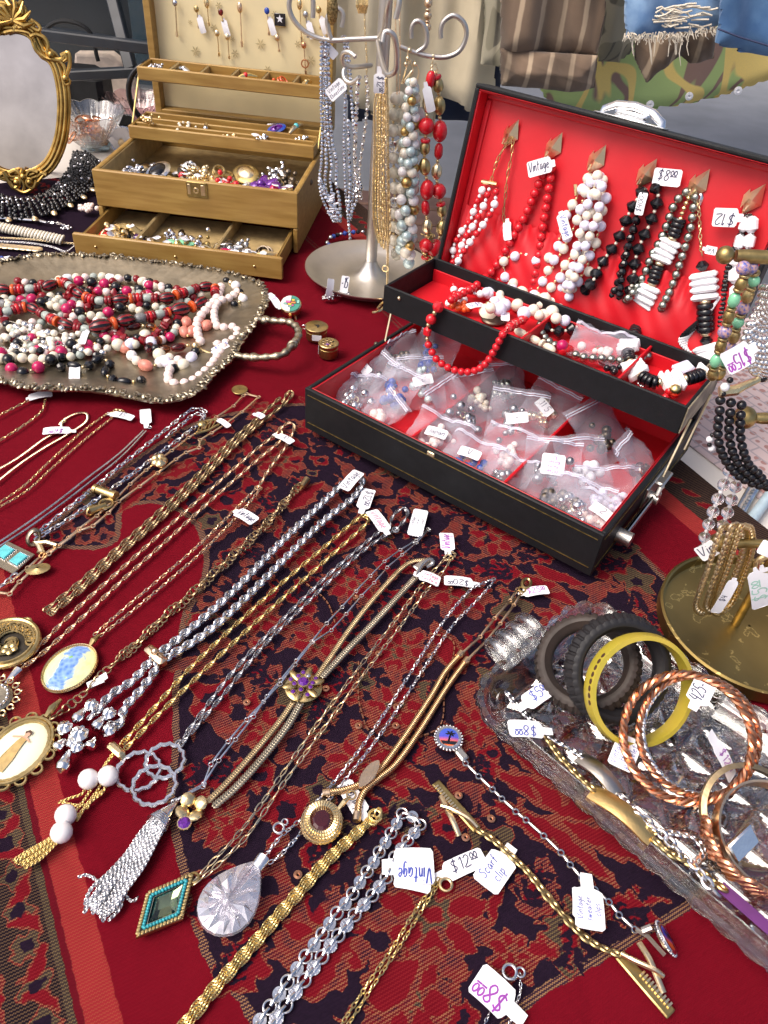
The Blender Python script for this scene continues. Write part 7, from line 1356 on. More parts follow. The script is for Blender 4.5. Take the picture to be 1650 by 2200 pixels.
# ================================================================ three little boxes beside the tray
c = P(623, 668, .003); t = thing('compact', 'round enamel pill compact painted half white half green with coloured blocks', 'compact', c)
Zc = unit((-.05, -.42, .9)); Xc = unit(np.cross((0, 1, 0), Zc)); Yc = np.cross(Zc, Xc); c = P(625, 656, .012)
part('compact_body', MB().add(*xf(lathe([(.001, -.009), (.012, -.009), (.0135, -.006), (.0135, .002), (.0125, .003), (.001, .003)], 30), c, Xc, Yc, Zc)), 'gold', t)
for sg, m, nm in ((-1, 'enamelwhite', 'white_half'), (1, 'enamelgreen', 'green_half')): a = np.linspace(-PI/2, PI/2, 16) if sg > 0 else np.linspace(PI/2, 3*PI/2, 16); part(nm, MB().add(*xf(prism(np.c_[np.cos(a)*.0122+sg*.0002, np.sin(a)*.0122], .003, .0040), c, Xc, Yc, Zc)), m, t)
cols = {n: mat(n, v, .3) for n, v in (('pink_enamel', (.70, .12, .35)), ('yellow_enamel', (.75, .60, .06)), ('orange_enamel', (.75, .22, .05)), ('mint_enamel', (.25, .55, .45)), ('black_enamel', (.01, .01, .012)))}
for u, v, w, h, m in ((-.003, .0022, .0055, .0026, 'pink_enamel'), (.0035, .0012, .0055, .0024, 'orange_enamel'), (-.001, -.0014, .0045, .0022, 'yellow_enamel'), (-.0065, -.0006, .0035, .0018, 'mint_enamel'), (.003, .0052, .0036, .0022, 'yellow_enamel'), (.0095, .0030, .0030, .0045, 'mint_enamel'), (.0030, -.0030, .0026, .0016, 'pink_enamel'), (.0, -.0046, .0036, .0018, 'mint_enamel')):
    part('black_outline', MB().add(*xf(box((u, v, .00415), (w+.0012, h+.0012, .0004)), c, Xc, Yc, Zc)), cols['black_enamel'], t); part('colour_block', MB().add(*xf(box((u, v, .0043), (w, h, .0005)), c, Xc, Yc, Zc)), cols[m], t)
part('hinge_clasp', MB().add(*tube([c-Yc*.014-Zc*.002, c-Yc*.016-Zc*.006], .0018, 7)).add(*tube([c-Yc*.012+Xc*.006-Zc*.006, c-Yc*.015+Xc*.007-Zc*.010], .0014, 6)), 'gold', t)
ptag(t, P(574, 632, .014), P(600, 662, .010), .0100, ('70',), 'inkpurple', 0, nl=.002, arch=.003)
for q, R, h, lab, m2 in (((680, 700), .0138, .016, 'taller brass pillbox with a dark cut-out on its lid and paper label', 'black_enamel'), ((706, 736), .0118, .017, 'smaller brass pillbox with engraved purple floral lid beside the black case', None)):
    c = P(*q, h); c = np.array([c[0], c[1], 0]); t = thing('pillbox', lab, 'pillbox', c, 'brass pillboxes')
    part('box_body', MB().add(*xf(lathe([(.001, 0), (R*.92, 0), (R*.94, .001), (R*.92, h*.55), (R*.96, h*.56), (R*.96, h*.62), (R*.92, h*.64), (R*.92, h*.85)], 30), c)), 'brass', t)
    part('lid', MB().add(*xf(lathe([(R*.92, h*.84), (R*1.04, h*.86), (R*1.04, h*.96), (R*.98, h), (.001, h)], 32), c)), 'antgold', t)
    if m2: part('dark_emblem', MB().add(*xf(prism([(-.003, .003), (-.0015, .0015), (.0025, .003), (.004, -.0005), (.0018, -.0055), (.0004, -.001)][::-1], 0, .0005), c+ZZ*(h+.0002))), cols['black_enamel'], t); part('paper_label', MB().add(*xf(box((0, 0, 0), (.0115, .0004, .0075), .0001), c+np.array([.002, -R*.98, h*.42]))), 'paper', t); part('side_ring', MB().add(*xf(torus(.0026, .0008, 12, 6), c+np.array([-R*1.08, -.003, h*.9]), Xd, ZZ)), 'silver', t)
    else:
        e = MB(); 
        for k in range(7): e.add(*xf(torus(.0022, .0006, 10, 5), c+ZZ*(h+.0003)+np.array([math.cos(k*.9)*.0055*(k > 0), math.sin(k*.9)*.0055*(k > 0), 0])))
        part('engraving', e, 'bronze', t); part('paper_label', MB().add(*xf(box((0, 0, 0), (.0004, .004, .010), .0001), c+np.array([-R*.98, -.002, h*.45]))), 'paper', t); part('purple_enamel_spot', MB().add(*xf(lathe([(.0001, .0007), (.003, .0005), (.0034, 0)][::-1], 12), c+ZZ*(h+.0001)+np.array([-.001, -.0045, 0]))), 'purple', t)
# ================================================================ jewellery in and on the black case
HK = 'necklaces hung on the hooks of the red-lined lid'
def LIDP(pts, n=-LD+.012):                       # points on the lid; a 4th value puts the point at that height z above the table instead
    return np.array([P(a[0], a[1], a[3]) if len(a) > 3 else onlid(a[0], a[1], a[2] if len(a) > 2 else n) for a in pts])
def hk(label, at): return thing('necklace', label, 'necklace', onlid(*at), HK)
TF = T_Z0+.0048
def T(a, b_, h=.006): return (a, b_, 0, TF+h)
rw = [('ball','white',.0042),('small','white',.0020),('ball','red',.0036),('small','white',.0020)]
t = hk('red and white bead necklace of three strands on the first hook', (1080, 400)); mb = MB()
for pp in ([(1096,302),(1080,322),(1066,352),(1056,386)], [(1102,304),(1098,340),(1090,380),(1086,420),(1082,460),(1086,500)]): chain(mb, LIDP(pp), 'clip', .0052, LN)
part('chain', mb, 'antgold', t, None, 'stuff'); part('spacer_bar', MB().add(*tube(LIDP([(1036,390),(1068,396)]), .0024, 8)), 'gold', t)
for k, pp in enumerate(([(1040,400),(1022,440),(1012,470),(990,500),(975,530),(972,570),(962,600),(958,630),T(965,655)], [(1052,402),(1040,440),(1020,480),(1000,510),(985,550),(980,590),(985,620),T(1000,650)], [(1066,404),(1062,440),(1040,480),(1010,520),(985,560),(975,600),T(980,640),T(1010,660)])): strand(t, LIDP(pp, -LD+.012+.004*k), rw[k:]+rw[:k], up0=LN)
strand(t, LIDP([T(1090,560,.020),T(1080,590,.016),T(1060,612,.012),T(1030,632,.010),T(1000,622,.010),T(985,640,.008),T(1010,664,.006)]), rw)
ptag(t, onlid(1092, 516, -LD+.016), onlid(1090, 478, -LD+.014), .0095, (), N=LN, nl=.004)
t = hk('scarlet round bead necklace on the second hook spilling over the tray front', (1150, 450))
strand(t, LIDP([(1184,348),(1168,372),(1150,412),(1132,455),(1108,500),(1082,545),(1065,572),(1040,600,-LD+.020),T(1010,622,.016),T(985,635,.016),T(966,646,.020)]), [('ball','red',.0046)], up0=LN); strand(t, LIDP([(1188,350),(1180,400),(1172,450),(1164,500),(1158,545),(1150,590),T(1140,640,.008)]), [('ball','red',.0046)], up0=LN)
fe = T_E0-.006
def F(a, b_, e=fe): return PV(a, b_, cp(0, e, 0), CD)
strand(t, np.array([F(948,650),F(936,668),F(926,686),F(919,704),F(918,732),F(926,752),F(938,772),F(956,786),F(980,796),F(1006,799),F(1030,792),F(1048,776),F(1060,756),F(1070,738),F(1078,722),F(1088,708)]), [('facet','red',.0060),('small','gold',.0026),('ball','red',.0056),('small','gold',.0026),('nug','red',.0050),('small','gold',.0022)]+[('ball','red',.0040)]*24, up0=CE, jit=0); 
strand(t, np.array([P(1086,712,TF+.030),P(1100,700,TF+.026),P(1118,690,TF+.018),P(1130,684,TF+.012)]), [('nug','red',.0046),('facet','red',.0050)])
ptag(t, onlid(1134, 366, -LD+.020), onlid(1184, 352, -LD+.018), .0150, ('Vintage',), 'ink', 0, N=LN, nl=.004)
t = hk('heaped white and cream pearl necklace of five strands on the third hook', (1240, 480)); pq = [('ball','pearl',.0053),('small','gold',.0016),('ball','lilac',.0053),('small','gold',.0016)]
for k, pp in enumerate(([(1272,372),(1250,402),(1232,440),(1215,480),(1200,520),(1190,545),(1160,560),(1120,545),(1085,560),(1090,600),(1120,612)], [(1276,372),(1262,410),(1245,455),(1228,500),(1205,545),(1180,585),(1160,610),T(1150,640,.012)], [(1282,372),(1275,415),(1262,465),(1245,515),(1222,560),(1195,600),T(1175,640,.014)], [(1288,374),(1288,420),(1278,475),(1262,525),(1242,575),(1215,610),T(1190,650,.014)], [(1294,378),(1298,420),(1292,475),(1278,530),(1258,580),(1240,610),T(1215,640,.014)])): strand(t, LIDP(pp, -LD+.011+.003*(k % 3)), pq[2*(k % 2):]+pq[:2*(k % 2)], up0=LN, jit=.28)
for k, pp in enumerate(([(1280,380),(1268,440),(1250,490),(1240,540),(1225,590),T(1205,640,.018)], [(1290,384),(1284,450),(1268,505),(1250,560),(1235,600),T(1222,648,.016)])): strand(t, LIDP(pp, -LD+.023+.004*k), [('ball','lilac',.0050),('ball','pearl',.0048)], up0=LN, jit=.3)
for k in range(44): inst('pearl', bead_mesh('ball', R_.choice(('pearl', 'lilac', 'pearl', 'lilac'))), t, P(1050+(k % 22)*8+R_.uniform(-8, 8), 632+R_.uniform(-30, 34)+(k % 22)*1.2, TF+.007+R_.uniform(0, .014)), None, (R_.uniform(.0046, .0080),)*3)
ptag(t, onlid(1222, 512, -LD+.022), onlid(1206, 460, -LD+.020), .0110, ('Vintage',), 'inkblue', 180, N=LN, nl=.003); part('bar_clasp', MB().add(*tube(LIDP([(1236,396),(1238,420)]), .002, 7)), 'gold', t)
t = hk('glossy black bead necklace with eight dollar tag on the fourth hook', (1350, 480)); bq = [('cone2','black',.0066),('small','pearl',.0018)]
strand(t, LIDP([(1386,402),(1368,430),(1350,462),(1338,492),(1322,525),(1300,555),(1285,580),(1270,610,-LD+.02),T(1240,640,.012)]), bq, up0=LN); strand(t, LIDP([(1404,392),(1414,420),(1406,455),(1392,490),(1378,520),(1366,555),(1362,590),(1356,620),T(1350,660,.012)]), bq, up0=LN); strand(t, LIDP([(1390,405),(1376,440),(1366,480),(1352,520),(1340,560),(1330,600),(1318,630),T(1310,655,.010)]), [('facet','black',.0042)], up0=LN); strand(t, LIDP([(1386,405),(1372,450),(1358,500),(1346,545),(1336,590),(1332,630),T(1330,665,.008)], -LD+.017), [('facet','black',.0040)], up0=LN)
strand(t, LIDP([T(1165,700,.008),T(1195,712,.009),T(1225,708,.010),T(1260,694,.011),T(1295,690,.012),T(1335,688,.012),T(1365,680,.012)]), bq)
ptag(t, onlid(1464, 384, -LD+.014), onlid(1404, 378, -LD+.014), .0150, ('$8^00',), 'ink', 180, N=LN, neck=False); ptag(t, onlid(1372, 462, -LD+.022), onlid(1384, 414, -LD+.020), .0085, ('$400',), 'ink', 0, N=LN, neck=False)
t = hk('grey pearl and chain necklace on the fifth hook', (1500, 480)); gq = [('ball','pearlgrey',.0043)]
strand(t, LIDP([(1486,408),(1466,418),(1448,442),(1434,480),(1420,515),(1400,550),(1388,582),(1372,612),(1350,640,-LD+.02),T(1325,662,.010),T(1285,676,.008),T(1235,680,.008),T(1190,682,.008),T(1162,694,.007),T(1165,718,.006),T(1186,738,.007),T(1215,752,.008)]), gq, up0=LN); strand(t, LIDP([(1496,412),(1490,450),(1484,490),(1470,540),(1455,585),(1440,625),(1425,655,-LD+.02),T(1410,690,.014),T(1400,725,.010),T(1412,748,.008),T(1385,768,.010),T(1340,774,.011),T(1295,770,.011),T(1255,768,.010),T(1222,756,.009)]), gq, up0=LN)
mb = MB(); chain(mb, LIDP([(1500,432),(1502,460),(1504,490),(1505,520),(1508,545)], -LD+.012), 'cable', .0050, LN); part('chain', mb, 'gold', t, None, 'stuff'); part('filigree_clasp', MB().add(*xf(sphere(1, 12, 6), onlid(1500, 430), CD*.0045, LU*.0075, LN*.0022)), 'silver', t)
bw = [('disc','black',.0066)]*4+[('disc','goldpale',.0046)]+[('slab','white',.0105)]*4+[('disc','goldpale',.0046)]
t = hk('black and white slab bead necklace between the grey pearls', (1440, 560)); strand(t, LIDP([(1482,420),(1470,446),(1462,470)]), [('facet','gold',.0022)], up0=LN); strand(t, LIDP([(1462,468),(1445,512),(1420,560),(1402,610),(1385,645),T(1376,680,.020),T(1362,720,.016),T(1348,752,.012),T(1362,792,.012),T(1400,820,.014),T(1440,818,.016),T(1485,812,.018),T(1520,798,.020)]), bw, up0=LN)
t = hk('black and white slab bead necklace hanging right of the filigree chain', (1510, 640)); ptag(t, onlid(1540, 540, -LD+.02), onlid(1516, 535, -LD+.02), .0075, ('Vin',), 'ink', 0, N=LN, nl=.003); strand(t, LIDP([(1508,560),(1512,600),(1515,650),(1516,700),(1518,740),(1524,780,-LD+.025),T(1530,790,.020)], -LD+.014), [('cone2','black',.0060)]+[('slab','white',.0125)]*4+[('disc','goldpale',.0050)]+[('disc','black',.0084)]*5+[('disc','goldpale',.0050)], up0=LN)
t = hk('chunky white nugget and black seed bead necklace on the last hook', (1590, 560))
strand(t, LIDP([(1606,462),(1594,500),(1584,540),(1580,590),(1578,640),(1572,690),(1560,730)]), [('nug','white',.0068)], up0=LN); strand(t, LIDP([(1616,462),(1612,510),(1600,560),(1594,610)], -LD+.016), [('nug','white',.0066)], up0=LN)
for k in range(3): strand(t, LIDP([(1604+k*5,458),(1590+k*5,500),(1568+k*4,550),(1555+k*3,610),(1548+k*3,660),(1545+k*3,700)], -LD+.009), [('small','black',.0020)], up0=LN, limit=120)
mb, mw = MB(), MB()
for k in range(11):
    q = smooth_path(LIDP([(1545-k*2, 640+k*3, -LD+.012),(1510-k*5, 690+k*4, -LD+.016),T(1470+k*4, 720+k*5, .012),T(1490+k*6, 745+k*3, .008),T(1530+k*2, 735+k*5, .008)]), .0026)
    for i, c in enumerate(q): (mb if (i//7) % 3 == 1 else mw).add(*xf(sphere(.0016, 6, 4), c))
part('black_seed_beads', mb, 'black', t, None, 'stuff'); part('white_seed_beads', mw, 'white', t, None, 'stuff')
ptag(t, onlid(1532, 466, -LD+.018), onlid(1584, 468, -LD+.018), .0160, ('$12',), 'ink', 180, N=LN, nl=.005)
# loose pieces in the raised tray
def cluster(name, lab, cat, q, z, m, n, r, sp, group=None, centre=None):
    c = P(*q, z); t = thing(name, lab, cat, c, group); mb = MB()
    for k in range(n): mb.add(*xf(sphere(r*R_.uniform(.75, 1.1), 10, 6), c+np.array([R_.gauss(0, sp), R_.gauss(0, sp*.8), R_.uniform(0, sp)])))
    part('bead_cluster', mb, m, t, None, 'stuff'); 
    if centre: part('centre_stone', MB().add(*xf(sphere(r*1.3, 10, 6), c+ZZ*sp*1.3)), centre, t)
    return t
t = cluster('earring', 'orange bead cluster earring at the left end of the raised tray', 'earring', (992, 668), TF+.004, 'orange', 16, .0034, .0050); ptag(t, P(1005, 660, TF+.012), P(1040, 656, TF+.010), .0105, ('V $5',), 'inkblue', 0, nl=.004)
t = thing('earring', 'ivory and gold button earring in the raised tray', 'earring', P(1048, 672, TF+.006)); part('button', MB().add(*xf(lathe([(.001, 0), (.0085, 0), (.0098, .003), (.007, .0055), (.001, .0065)], 24), P(1048, 672, TF+.006), Xd, unit((0, .8, .5)), unit((0, -.5, .8)))), 'pearlcream', t); part('gold_cap', MB().add(*xf(sphere(.0042, 10, 6), P(1050, 655, TF+.012))), 'gold', t)
t = thing('brooch', 'carved dark wooden disc brooch beneath the ivory button', 'brooch', P(1060, 690, TF+.002)); part('disc', MB().add(*xf(lathe([(.001, 0), (.013, 0), (.0135, .002), (.012, .0034), (.001, .003)], 24), P(1060, 688, TF+.001))), 'darkmetal', t); ptag(t, P(1085, 690, TF+.014), P(1085, 672, TF+.012), .009, (), neck=False)
t = thing('bracelet', 'carved ivory coloured bar bracelet lying in the raised tray', 'bracelet', P(1150, 720, TF+.006)); strand(t, px([(1105,708),(1125,718),(1148,730),(1170,742),(1192,755)], TF+.010), [('long','pearlcream',.0042),('disc','pearlcream',.005)])
cluster('earring', 'crimson faceted bead cluster earring at the tray front', 'earring', (1205, 754), TF+.008, 'red', 9, .0046, .0046, None, 'magenta'); cluster('earring', 'red flower earring with yellow centre in the right end of the tray', 'earring', (1446, 850), TF+.008, 'red', 9, .0046, .0046, None, 'goldyel'); cluster('brooch', 'black faceted bead cluster in the raised tray right of the bag', 'brooch', (1330, 800), TF+.004, 'black', 8, .0038, .0060); cluster('brooch', 'small silver chain heap near the red flower earring', 'brooch', (1385, 830), TF+.004, 'silver', 14, .0018, .0055)
t = thing('pendant', 'pale lilac glass slab pendant in the right end of the raised tray', 'pendant', P(1465, 790, TF+.012)); part('slab', MB().add(*xf(box((0, 0, 0), (.020, .013, .005), .0015), P(1468, 790, TF+.014), unit((.8, .5, .1)), unit((-.5, .8, .2)))), 'lilac', t)
# zip bags
BGn = 'zip bags of earrings in the red-lined case'
contents = ['pearl', 'pearlpink', 'silver', 'bluebead', 'gunmetal', 'goldpale', 'lilac', 'garnet', 'white', 'pearlgrey']
def inbox(V):                                     # film pressed flat where it meets the walls and floor of the case
    V = np.array(V); q = V-C0; d, e = q@CD, q@CE; dz = np.where(V[:, 2] > .088, 0, 1); dd = np.clip(d, .0085, CW-.0085)-d; ee = np.clip(e, .0085, CDp-.0085)-e
    V += CD*(dd*dz)[:, None]*.97+CE*(ee*dz)[:, None]*.97; V[:, 2] = np.where(dz > 0, np.maximum(V[:, 2], .0140+.05*np.abs(d % .013-.006)), V[:, 2]); return V
def bag(q, z, w, h, yaw, tilt, lab, cont, n=9, txt=None, ink='ink', W2=.012, cr=.0042):
    c = P(*q, z); w, h = w*1.22, h*1.22; t = thing('zip_bag', lab, 'plastic bag', c, BGn); X = np.array([math.cos(yaw), math.sin(yaw), 0]); Y0 = np.cross(ZZ, X); Y = Y0*math.cos(tilt)+ZZ*math.sin(tilt); N = np.cross(X, Y)
    nu = nv = 15; u, v = np.meshgrid(np.linspace(-.5, .5, nu), np.linspace(-.5, .5, nv), indexing='ij'); p1, p2, p3 = NR.uniform(0, 6, 3)
    crk = cr*(np.sin(u*9+p1+v*4)*.5+np.sin(v*12+p2-u*7)*.4+np.abs(np.sin(u*14+v*11+p3))*.6+NR.normal(0, .12, u.shape)); bul = .0065*np.clip(1-(u*2)**2, 0, 1)*np.clip(1-((v+.12)*2.3)**2, 0, 1)
    for sg in (1, -1):
        zz = sg*(bul+.0006)+crk; part('film_sheet', MB().add(inbox(np.stack([c[k]+X[k]*u*w+Y[k]*v*h+N[k]*zz for k in range(3)], -1).reshape(-1, 3)), gridF(nu, nv)), 'film', t)
    mb = MB()
    for dv in (.40, .435): i0 = int(round((dv+.5)*(nv-1))); zz = crk[:, i0]+bul[:, i0]+.0016; mb.add(*tube(inbox([c+X*a*w+Y*dv*h+N*b_ for a, b_ in zip(u[:, 0], zz)]), .0007, 5))
    part('zip_strip', mb, 'filmz', t); mb = MB()
    for k in range(n): mb.add(*xf(sphere(R_.uniform(.0026, .0056), 9, 6), c+X*R_.gauss(0, w*.13)+Y*(R_.gauss(-.12, .12)*h)+N*R_.uniform(-.003, .004)))
    part('earring', mb, cont, t, None, 'stuff')
    mb = MB(); mb.add(*xf(torus(.0042, .0009, 14, 6), c-Y*h*.1+N*.001, X, Y, N)); part('earring_fitting', mb, 'goldpale', t)
    if txt is not None:
        a = R_.uniform(-.4, .4); d = X*math.cos(a)+Y*math.sin(a); o_ = c+N*.0088-Y*h*.02; ptag(t, o_-d*.011, o_+d*.011, W2, txt, ink, 180 if ink == 'inkpurple' else 0, N=N, neck=False)
    return t
B_ = [((790,800),.030,.046,.052,-.9,.5,'crumpled zip bag with a white price tag at the left of the case','gunmetal',('5-',),'ink'), ((765,850),.026,.044,.050,-.2,.4,'zip bag of clear and silver beads nearest the front left corner','silver',None,'ink'), ((850,760),.036,.046,.050,.3,.5,'zip bag standing at the back left under the tray','darkmetal',None,'ink'), ((848,838),.030,.040,.048,-.6,.6,'zip bag with dusty blue stone earrings','bluebead',None,'ink'), ((905,820),.034,.042,.050,.2,.7,'zip bag of blue and gold drops beside the first divider','pearlblue',('c',),'ink'), ((930,760),.038,.044,.050,-.5,.6,'zip bag of blue glass beads under the scarlet strand','bluebead',None,'ink'), ((820,890),.026,.036,.044,-1.1,.5,'zip bag with peach beads along the front wall','pearlpink',None,'ink'),
 ((985,880),.038,.046,.062,.95,.55,'large crumpled zip bag standing in the middle compartment','gunmetal',None,'ink'), ((940,940),.032,.050,.046,-.5,.35,'zip bag of pink pearl clusters with Japan tag','pearlpink',('Japan',),'ink'), ((1030,850),.034,.042,.048,.5,.6,'zip bag with ivory pearls behind the large bag','pearl',None,'ink'), ((1110,900),.040,.048,.052,-.15,.75,'zip bag with oval cameo earring and silver rim','gunmetal',('-',),'ink'), ((1010,985),.030,.046,.044,-.5,.3,'zip bag with deep blue cabochon by the front wall','bluebead',('V',),'ink'), ((1100,965),.034,.050,.040,-.4,.4,'flat zip bag of pink pearls below the cameo bag','pearlpink',None,'ink'), ((1175,880),.036,.044,.050,-.7,.7,'zip bag with gold button and clear flap beside second divider','goldpale',('11/5',),'ink'), ((1085,1020),.030,.040,.044,-.5,.3,'folded zip bag by the front wall of the middle compartment','gunmetal',None,'ink'), ((1080,830),.036,.040,.046,.2,.7,'zip bag at the back of the middle compartment','pearlgrey',None,'ink'),
 ((1285,930),.040,.054,.056,.75,.7,'large pink-tinted zip bag of dark beaded earrings at the right','darkmetal',None,'ink'), ((1185,1000),.038,.044,.046,-.1,.7,'zip bag with purple-lettered Aurora Borealis tag','gunmetal',('Vintage','Aurora','Borealis','$25'),'inkpurple'), ((1240,1080),.032,.050,.046,-.4,.35,'zip bag of silver filigree earrings at front right','silver',None,'ink'), ((1310,1060),.034,.052,.048,.1,.45,'zip bag lying flat against the right wall','lilac',None,'ink'), ((1195,1060),.030,.044,.044,-.6,.4,'zip bag with dark metal earrings near the front wall','darkmetal',None,'ink'), ((1370,1000),.040,.042,.054,1.1,.7,'triangular folded zip bag in the far right corner','garnet',None,'ink'), ((1290,1110),.028,.046,.040,-.5,.3,'zip bag with inked flap in the front right corner','pearlpink',('#2',),'ink'), ((1250,1000),.036,.044,.050,.2,.6,'zip bag of white bead earrings behind the filigree bag','white',None,'ink')]
for q, z, w, h, yaw, tilt, lab, cont, txt, ink in B_: bag(q, z+.004, w, h, yaw, tilt, lab, cont, 15, txt, ink, .020 if txt and len(txt) > 2 else .011)
t = bag((1290, 745), TF+.012, .050, .040, -.35, .25, 'clear zip bag of peach shell pieces in the raised tray', 'pearlpink', 8); 
# ================================================================ jewellery in the wooden box
def bq(d, e, z): return bp_(d, e, z)
def brooch(q, lab, kind, mats, s=1.0, cat='brooch', grp=None, tagd=None):
    """small costume piece of a few readable parts at a world point"""
    q = np.asarray(q, float); t = thing(cat if cat != 'ring box' else 'ring', lab, cat, q, grp); a = R_.uniform(0, 6); N = unit((R_.uniform(-.3, .3), -R_.uniform(.1, .5), 1)); X = unit(np.cross((math.sin(a), math.cos(a), 0), N)); Y = np.cross(N, X); r = .0075*s
    if kind == 'flower':
        for k in range(6): b_ = k*PI/3; d = X*math.cos(b_)+Y*math.sin(b_); part('petal', MB().add(*xf(sphere(1, 9, 5), q+d*r*1.05+N*.001, d*r*.8, np.cross(N, d)*r*.5, N*r*.22+d*r*.08)), mats[0], t)
        part('centre', MB().add(*xf(sphere(r*.45, 9, 5), q+N*r*.3)), mats[1], t)
    elif kind == 'oval':
        part('setting', MB().add(*xf(lathe([(.001, 0), (r*1.1, 0), (r*1.2, r*.2), (r, r*.35), (.001, r*.3)], 20, 1.3, 1), q, X, Y, N)), mats[0], t); part('stone', MB().add(*xf(sphere(1, 12, 6), q+N*r*.3, X*r*1.1, Y*r*.8, N*r*.35)), mats[1], t)
    elif kind == 'cluster':
        mb = MB(); 
        for k in range(int(14*s)): mb.add(*xf(sphere(r*R_.uniform(.18, .34), 8, 5), q+X*R_.gauss(0, r*.7)+Y*R_.gauss(0, r*.6)+N*R_.uniform(0, r*.6)))
        part('stone_cluster', mb, mats[0], t, None, 'stuff', False); part('pin_back', MB().add(*tube([q-X*r, q, q+X*r], .0010, 5)), mats[1], t)
    elif kind == 'loop':
        mb = MB(); 
        for k in range(3): mb.add(*xf(torus(r*R_.uniform(.5, .9), r*.13, 16, 6), q+X*R_.gauss(0, r*.4)+N*r*.2*k, unit(X+N*R_.uniform(-.6, .6)), Y))
        part('hoops', mb, mats[0], t); part('charm', MB().add(*xf(sphere(r*.3, 9, 5), q+X*r+N*r*.2)), mats[1], t)
    elif kind == 'bar':
        part('bar', MB().add(*tube([q-X*r*1.8, q-X*r*.6+N*r*.4, q+X*r*.6+N*r*.4, q+X*r*1.8], [r*.2, r*.4, r*.4, r*.2], 8)), mats[0], t); part('stone', MB().add(*xf(sphere(r*.45, 9, 5), q+N*r*.5)), mats[1], t)
    if tagd is not None: 
        d = unit((math.cos(tagd), math.sin(tagd), .25)); o_ = q+N*r*.8; ptag(t, o_+d*.020, o_+d*.004, .0085, R_.choice(((), ('$5',), ('$8',), ('V',))), R_.choice(('ink', 'inkblue')), 180, nl=.004, N=unit(ZZ+.3*NR.normal(0, 1, 3)))
    return t
JG = 'costume pieces heaped in the wooden jewellery box'
mains = [(-.255,.05,'cluster',('rhine','silver'),'clear rhinestone heap in the left of the main box'), (-.235,.09,'loop',('silver','gunmetal'),'silver hoop pile at the back left of the main box'), (-.21,.045,'bar',('black','gunmetal'),'black and steel bar pin at the left front of the main box'), (-.19,.10,'loop',('chrome','silver'),'bright chrome spray of loops in the main box'), (-.185,.06,'bar',('darkmetal','red'),'dark flag pin with red and white stripes in the main box'), (-.165,.085,'cluster',('goldpale','gold'),'small gold teddy-like bead cluster behind the lock'), (-.15,.05,'cluster',('gold','antgold'),'gold ball cluster brooch just behind the lock'), (-.135,.09,'loop',('antgold','gold'),'antique gold hoop pile near the middle of the main box'), (-.12,.055,'oval',('gold','rhine'),'gold oval brooch with rhinestone centre beside the lock'), (-.10,.10,'oval',('brass','goldpale'),'round brass locket at the back of the main box'), (-.085,.045,'bar',('pearlcream','silver'),'pale satin bow brooch at the front of the main box'), (-.07,.075,'flower',('purple','purple'),'large purple glass flower brooch in the main box'), (-.045,.05,'flower',('purple','magenta'),'purple and rose petal brooch right of the large purple flower'), (-.035,.09,'cluster',('darkmetal','gunmetal'),'dark bead tangle in the right back of the main box'), (-.025,.045,'loop',('gold','antgold'),'gold chain tangle at the right front of the main box'), (-.225,.07,'oval',('silver','black'),'black oval pin in the left half of the main box'), (-.16,.035,'bar',('gold','pearl'),'gold pearl pin along the front wall of the main box'), (-.11,.03,'cluster',('red','gold'),'small red bead cluster along the front wall of the main box'), (-.27,.035,'cluster',('gunmetal','silver'),'marcasite pieces in the front left corner of the main box'), (-.055,.115,'cluster',('rhine','gold'),'rhinestone pieces under the right end of the lower tray')]
for k, (d, e, kd, ms, lab) in enumerate(mains): brooch(bq(min(max(d, -.265), -.03), max(e, .036), .064+R_.uniform(-.004, .005)), lab, kd, ms, R_.uniform(1.9, 2.4) if kd == 'flower' else R_.uniform(1.7, 2.2), 'brooch', JG, R_.uniform(-2.6, -.4) if k % 2 == 0 else None)
drs = [(-.27,-.05,'oval',('goldpale','red'),'red and black woven oval brooch in the left drawer compartment'), (-.245,-.06,'cluster',('gold','antgold'),'gold bead heap in the left drawer compartment'), (-.26,-.07,'loop',('goldrose','silver'),'copper and silver hoops at the front of the left drawer compartment'), (-.235,-.035,'bar',('antgold','gold'),'curved amber comb piece in the left drawer compartment'), (-.19,-.06,'oval',('brass','bronze'),'brown tiger-eye oval pin in the middle drawer compartment'), (-.175,-.04,'cluster',('rhine','silver'),'aurora crystal heap at the back of the middle drawer compartment'), (-.155,-.065,'flower',('greenglass','goldyel'),'lime green enamel flower brooch at the middle of the drawer'), (-.14,-.045,'cluster',('rhine','gold'),'clear stone heap right of the green flower'), (-.12,-.06,'loop',('gold','goldpale'),'gold leaf earrings at the right of the middle drawer compartment'), (-.075,-.05,'cluster',('gunmetal','silver'),'grey metal heap in the right drawer compartment'), (-.055,-.065,'bar',('silver','white'),'white enamel bar pin in the right drawer compartment'), (-.035,-.045,'loop',('darkmetal','gold'),'dark hoops at the back of the right drawer compartment'), (-.028,-.07,'bar',('gold','pearl'),'gold and pearl bar pin at the right end of the drawer'), (-.085,-.07,'oval',('silver','magenta'),'silver and rose oval pin beside the right drawer divider')]
for k, (d, e, kd, ms, lab) in enumerate(drs): brooch(bq(min(max(d, -.262), -.032), min(max(e, -.066), -.02), .0145+R_.uniform(0, .005)), lab, kd, ms, R_.uniform(1.5, 1.9), 'brooch', JG, R_.uniform(-2.6, -.4) if k % 3 != 2 else None)
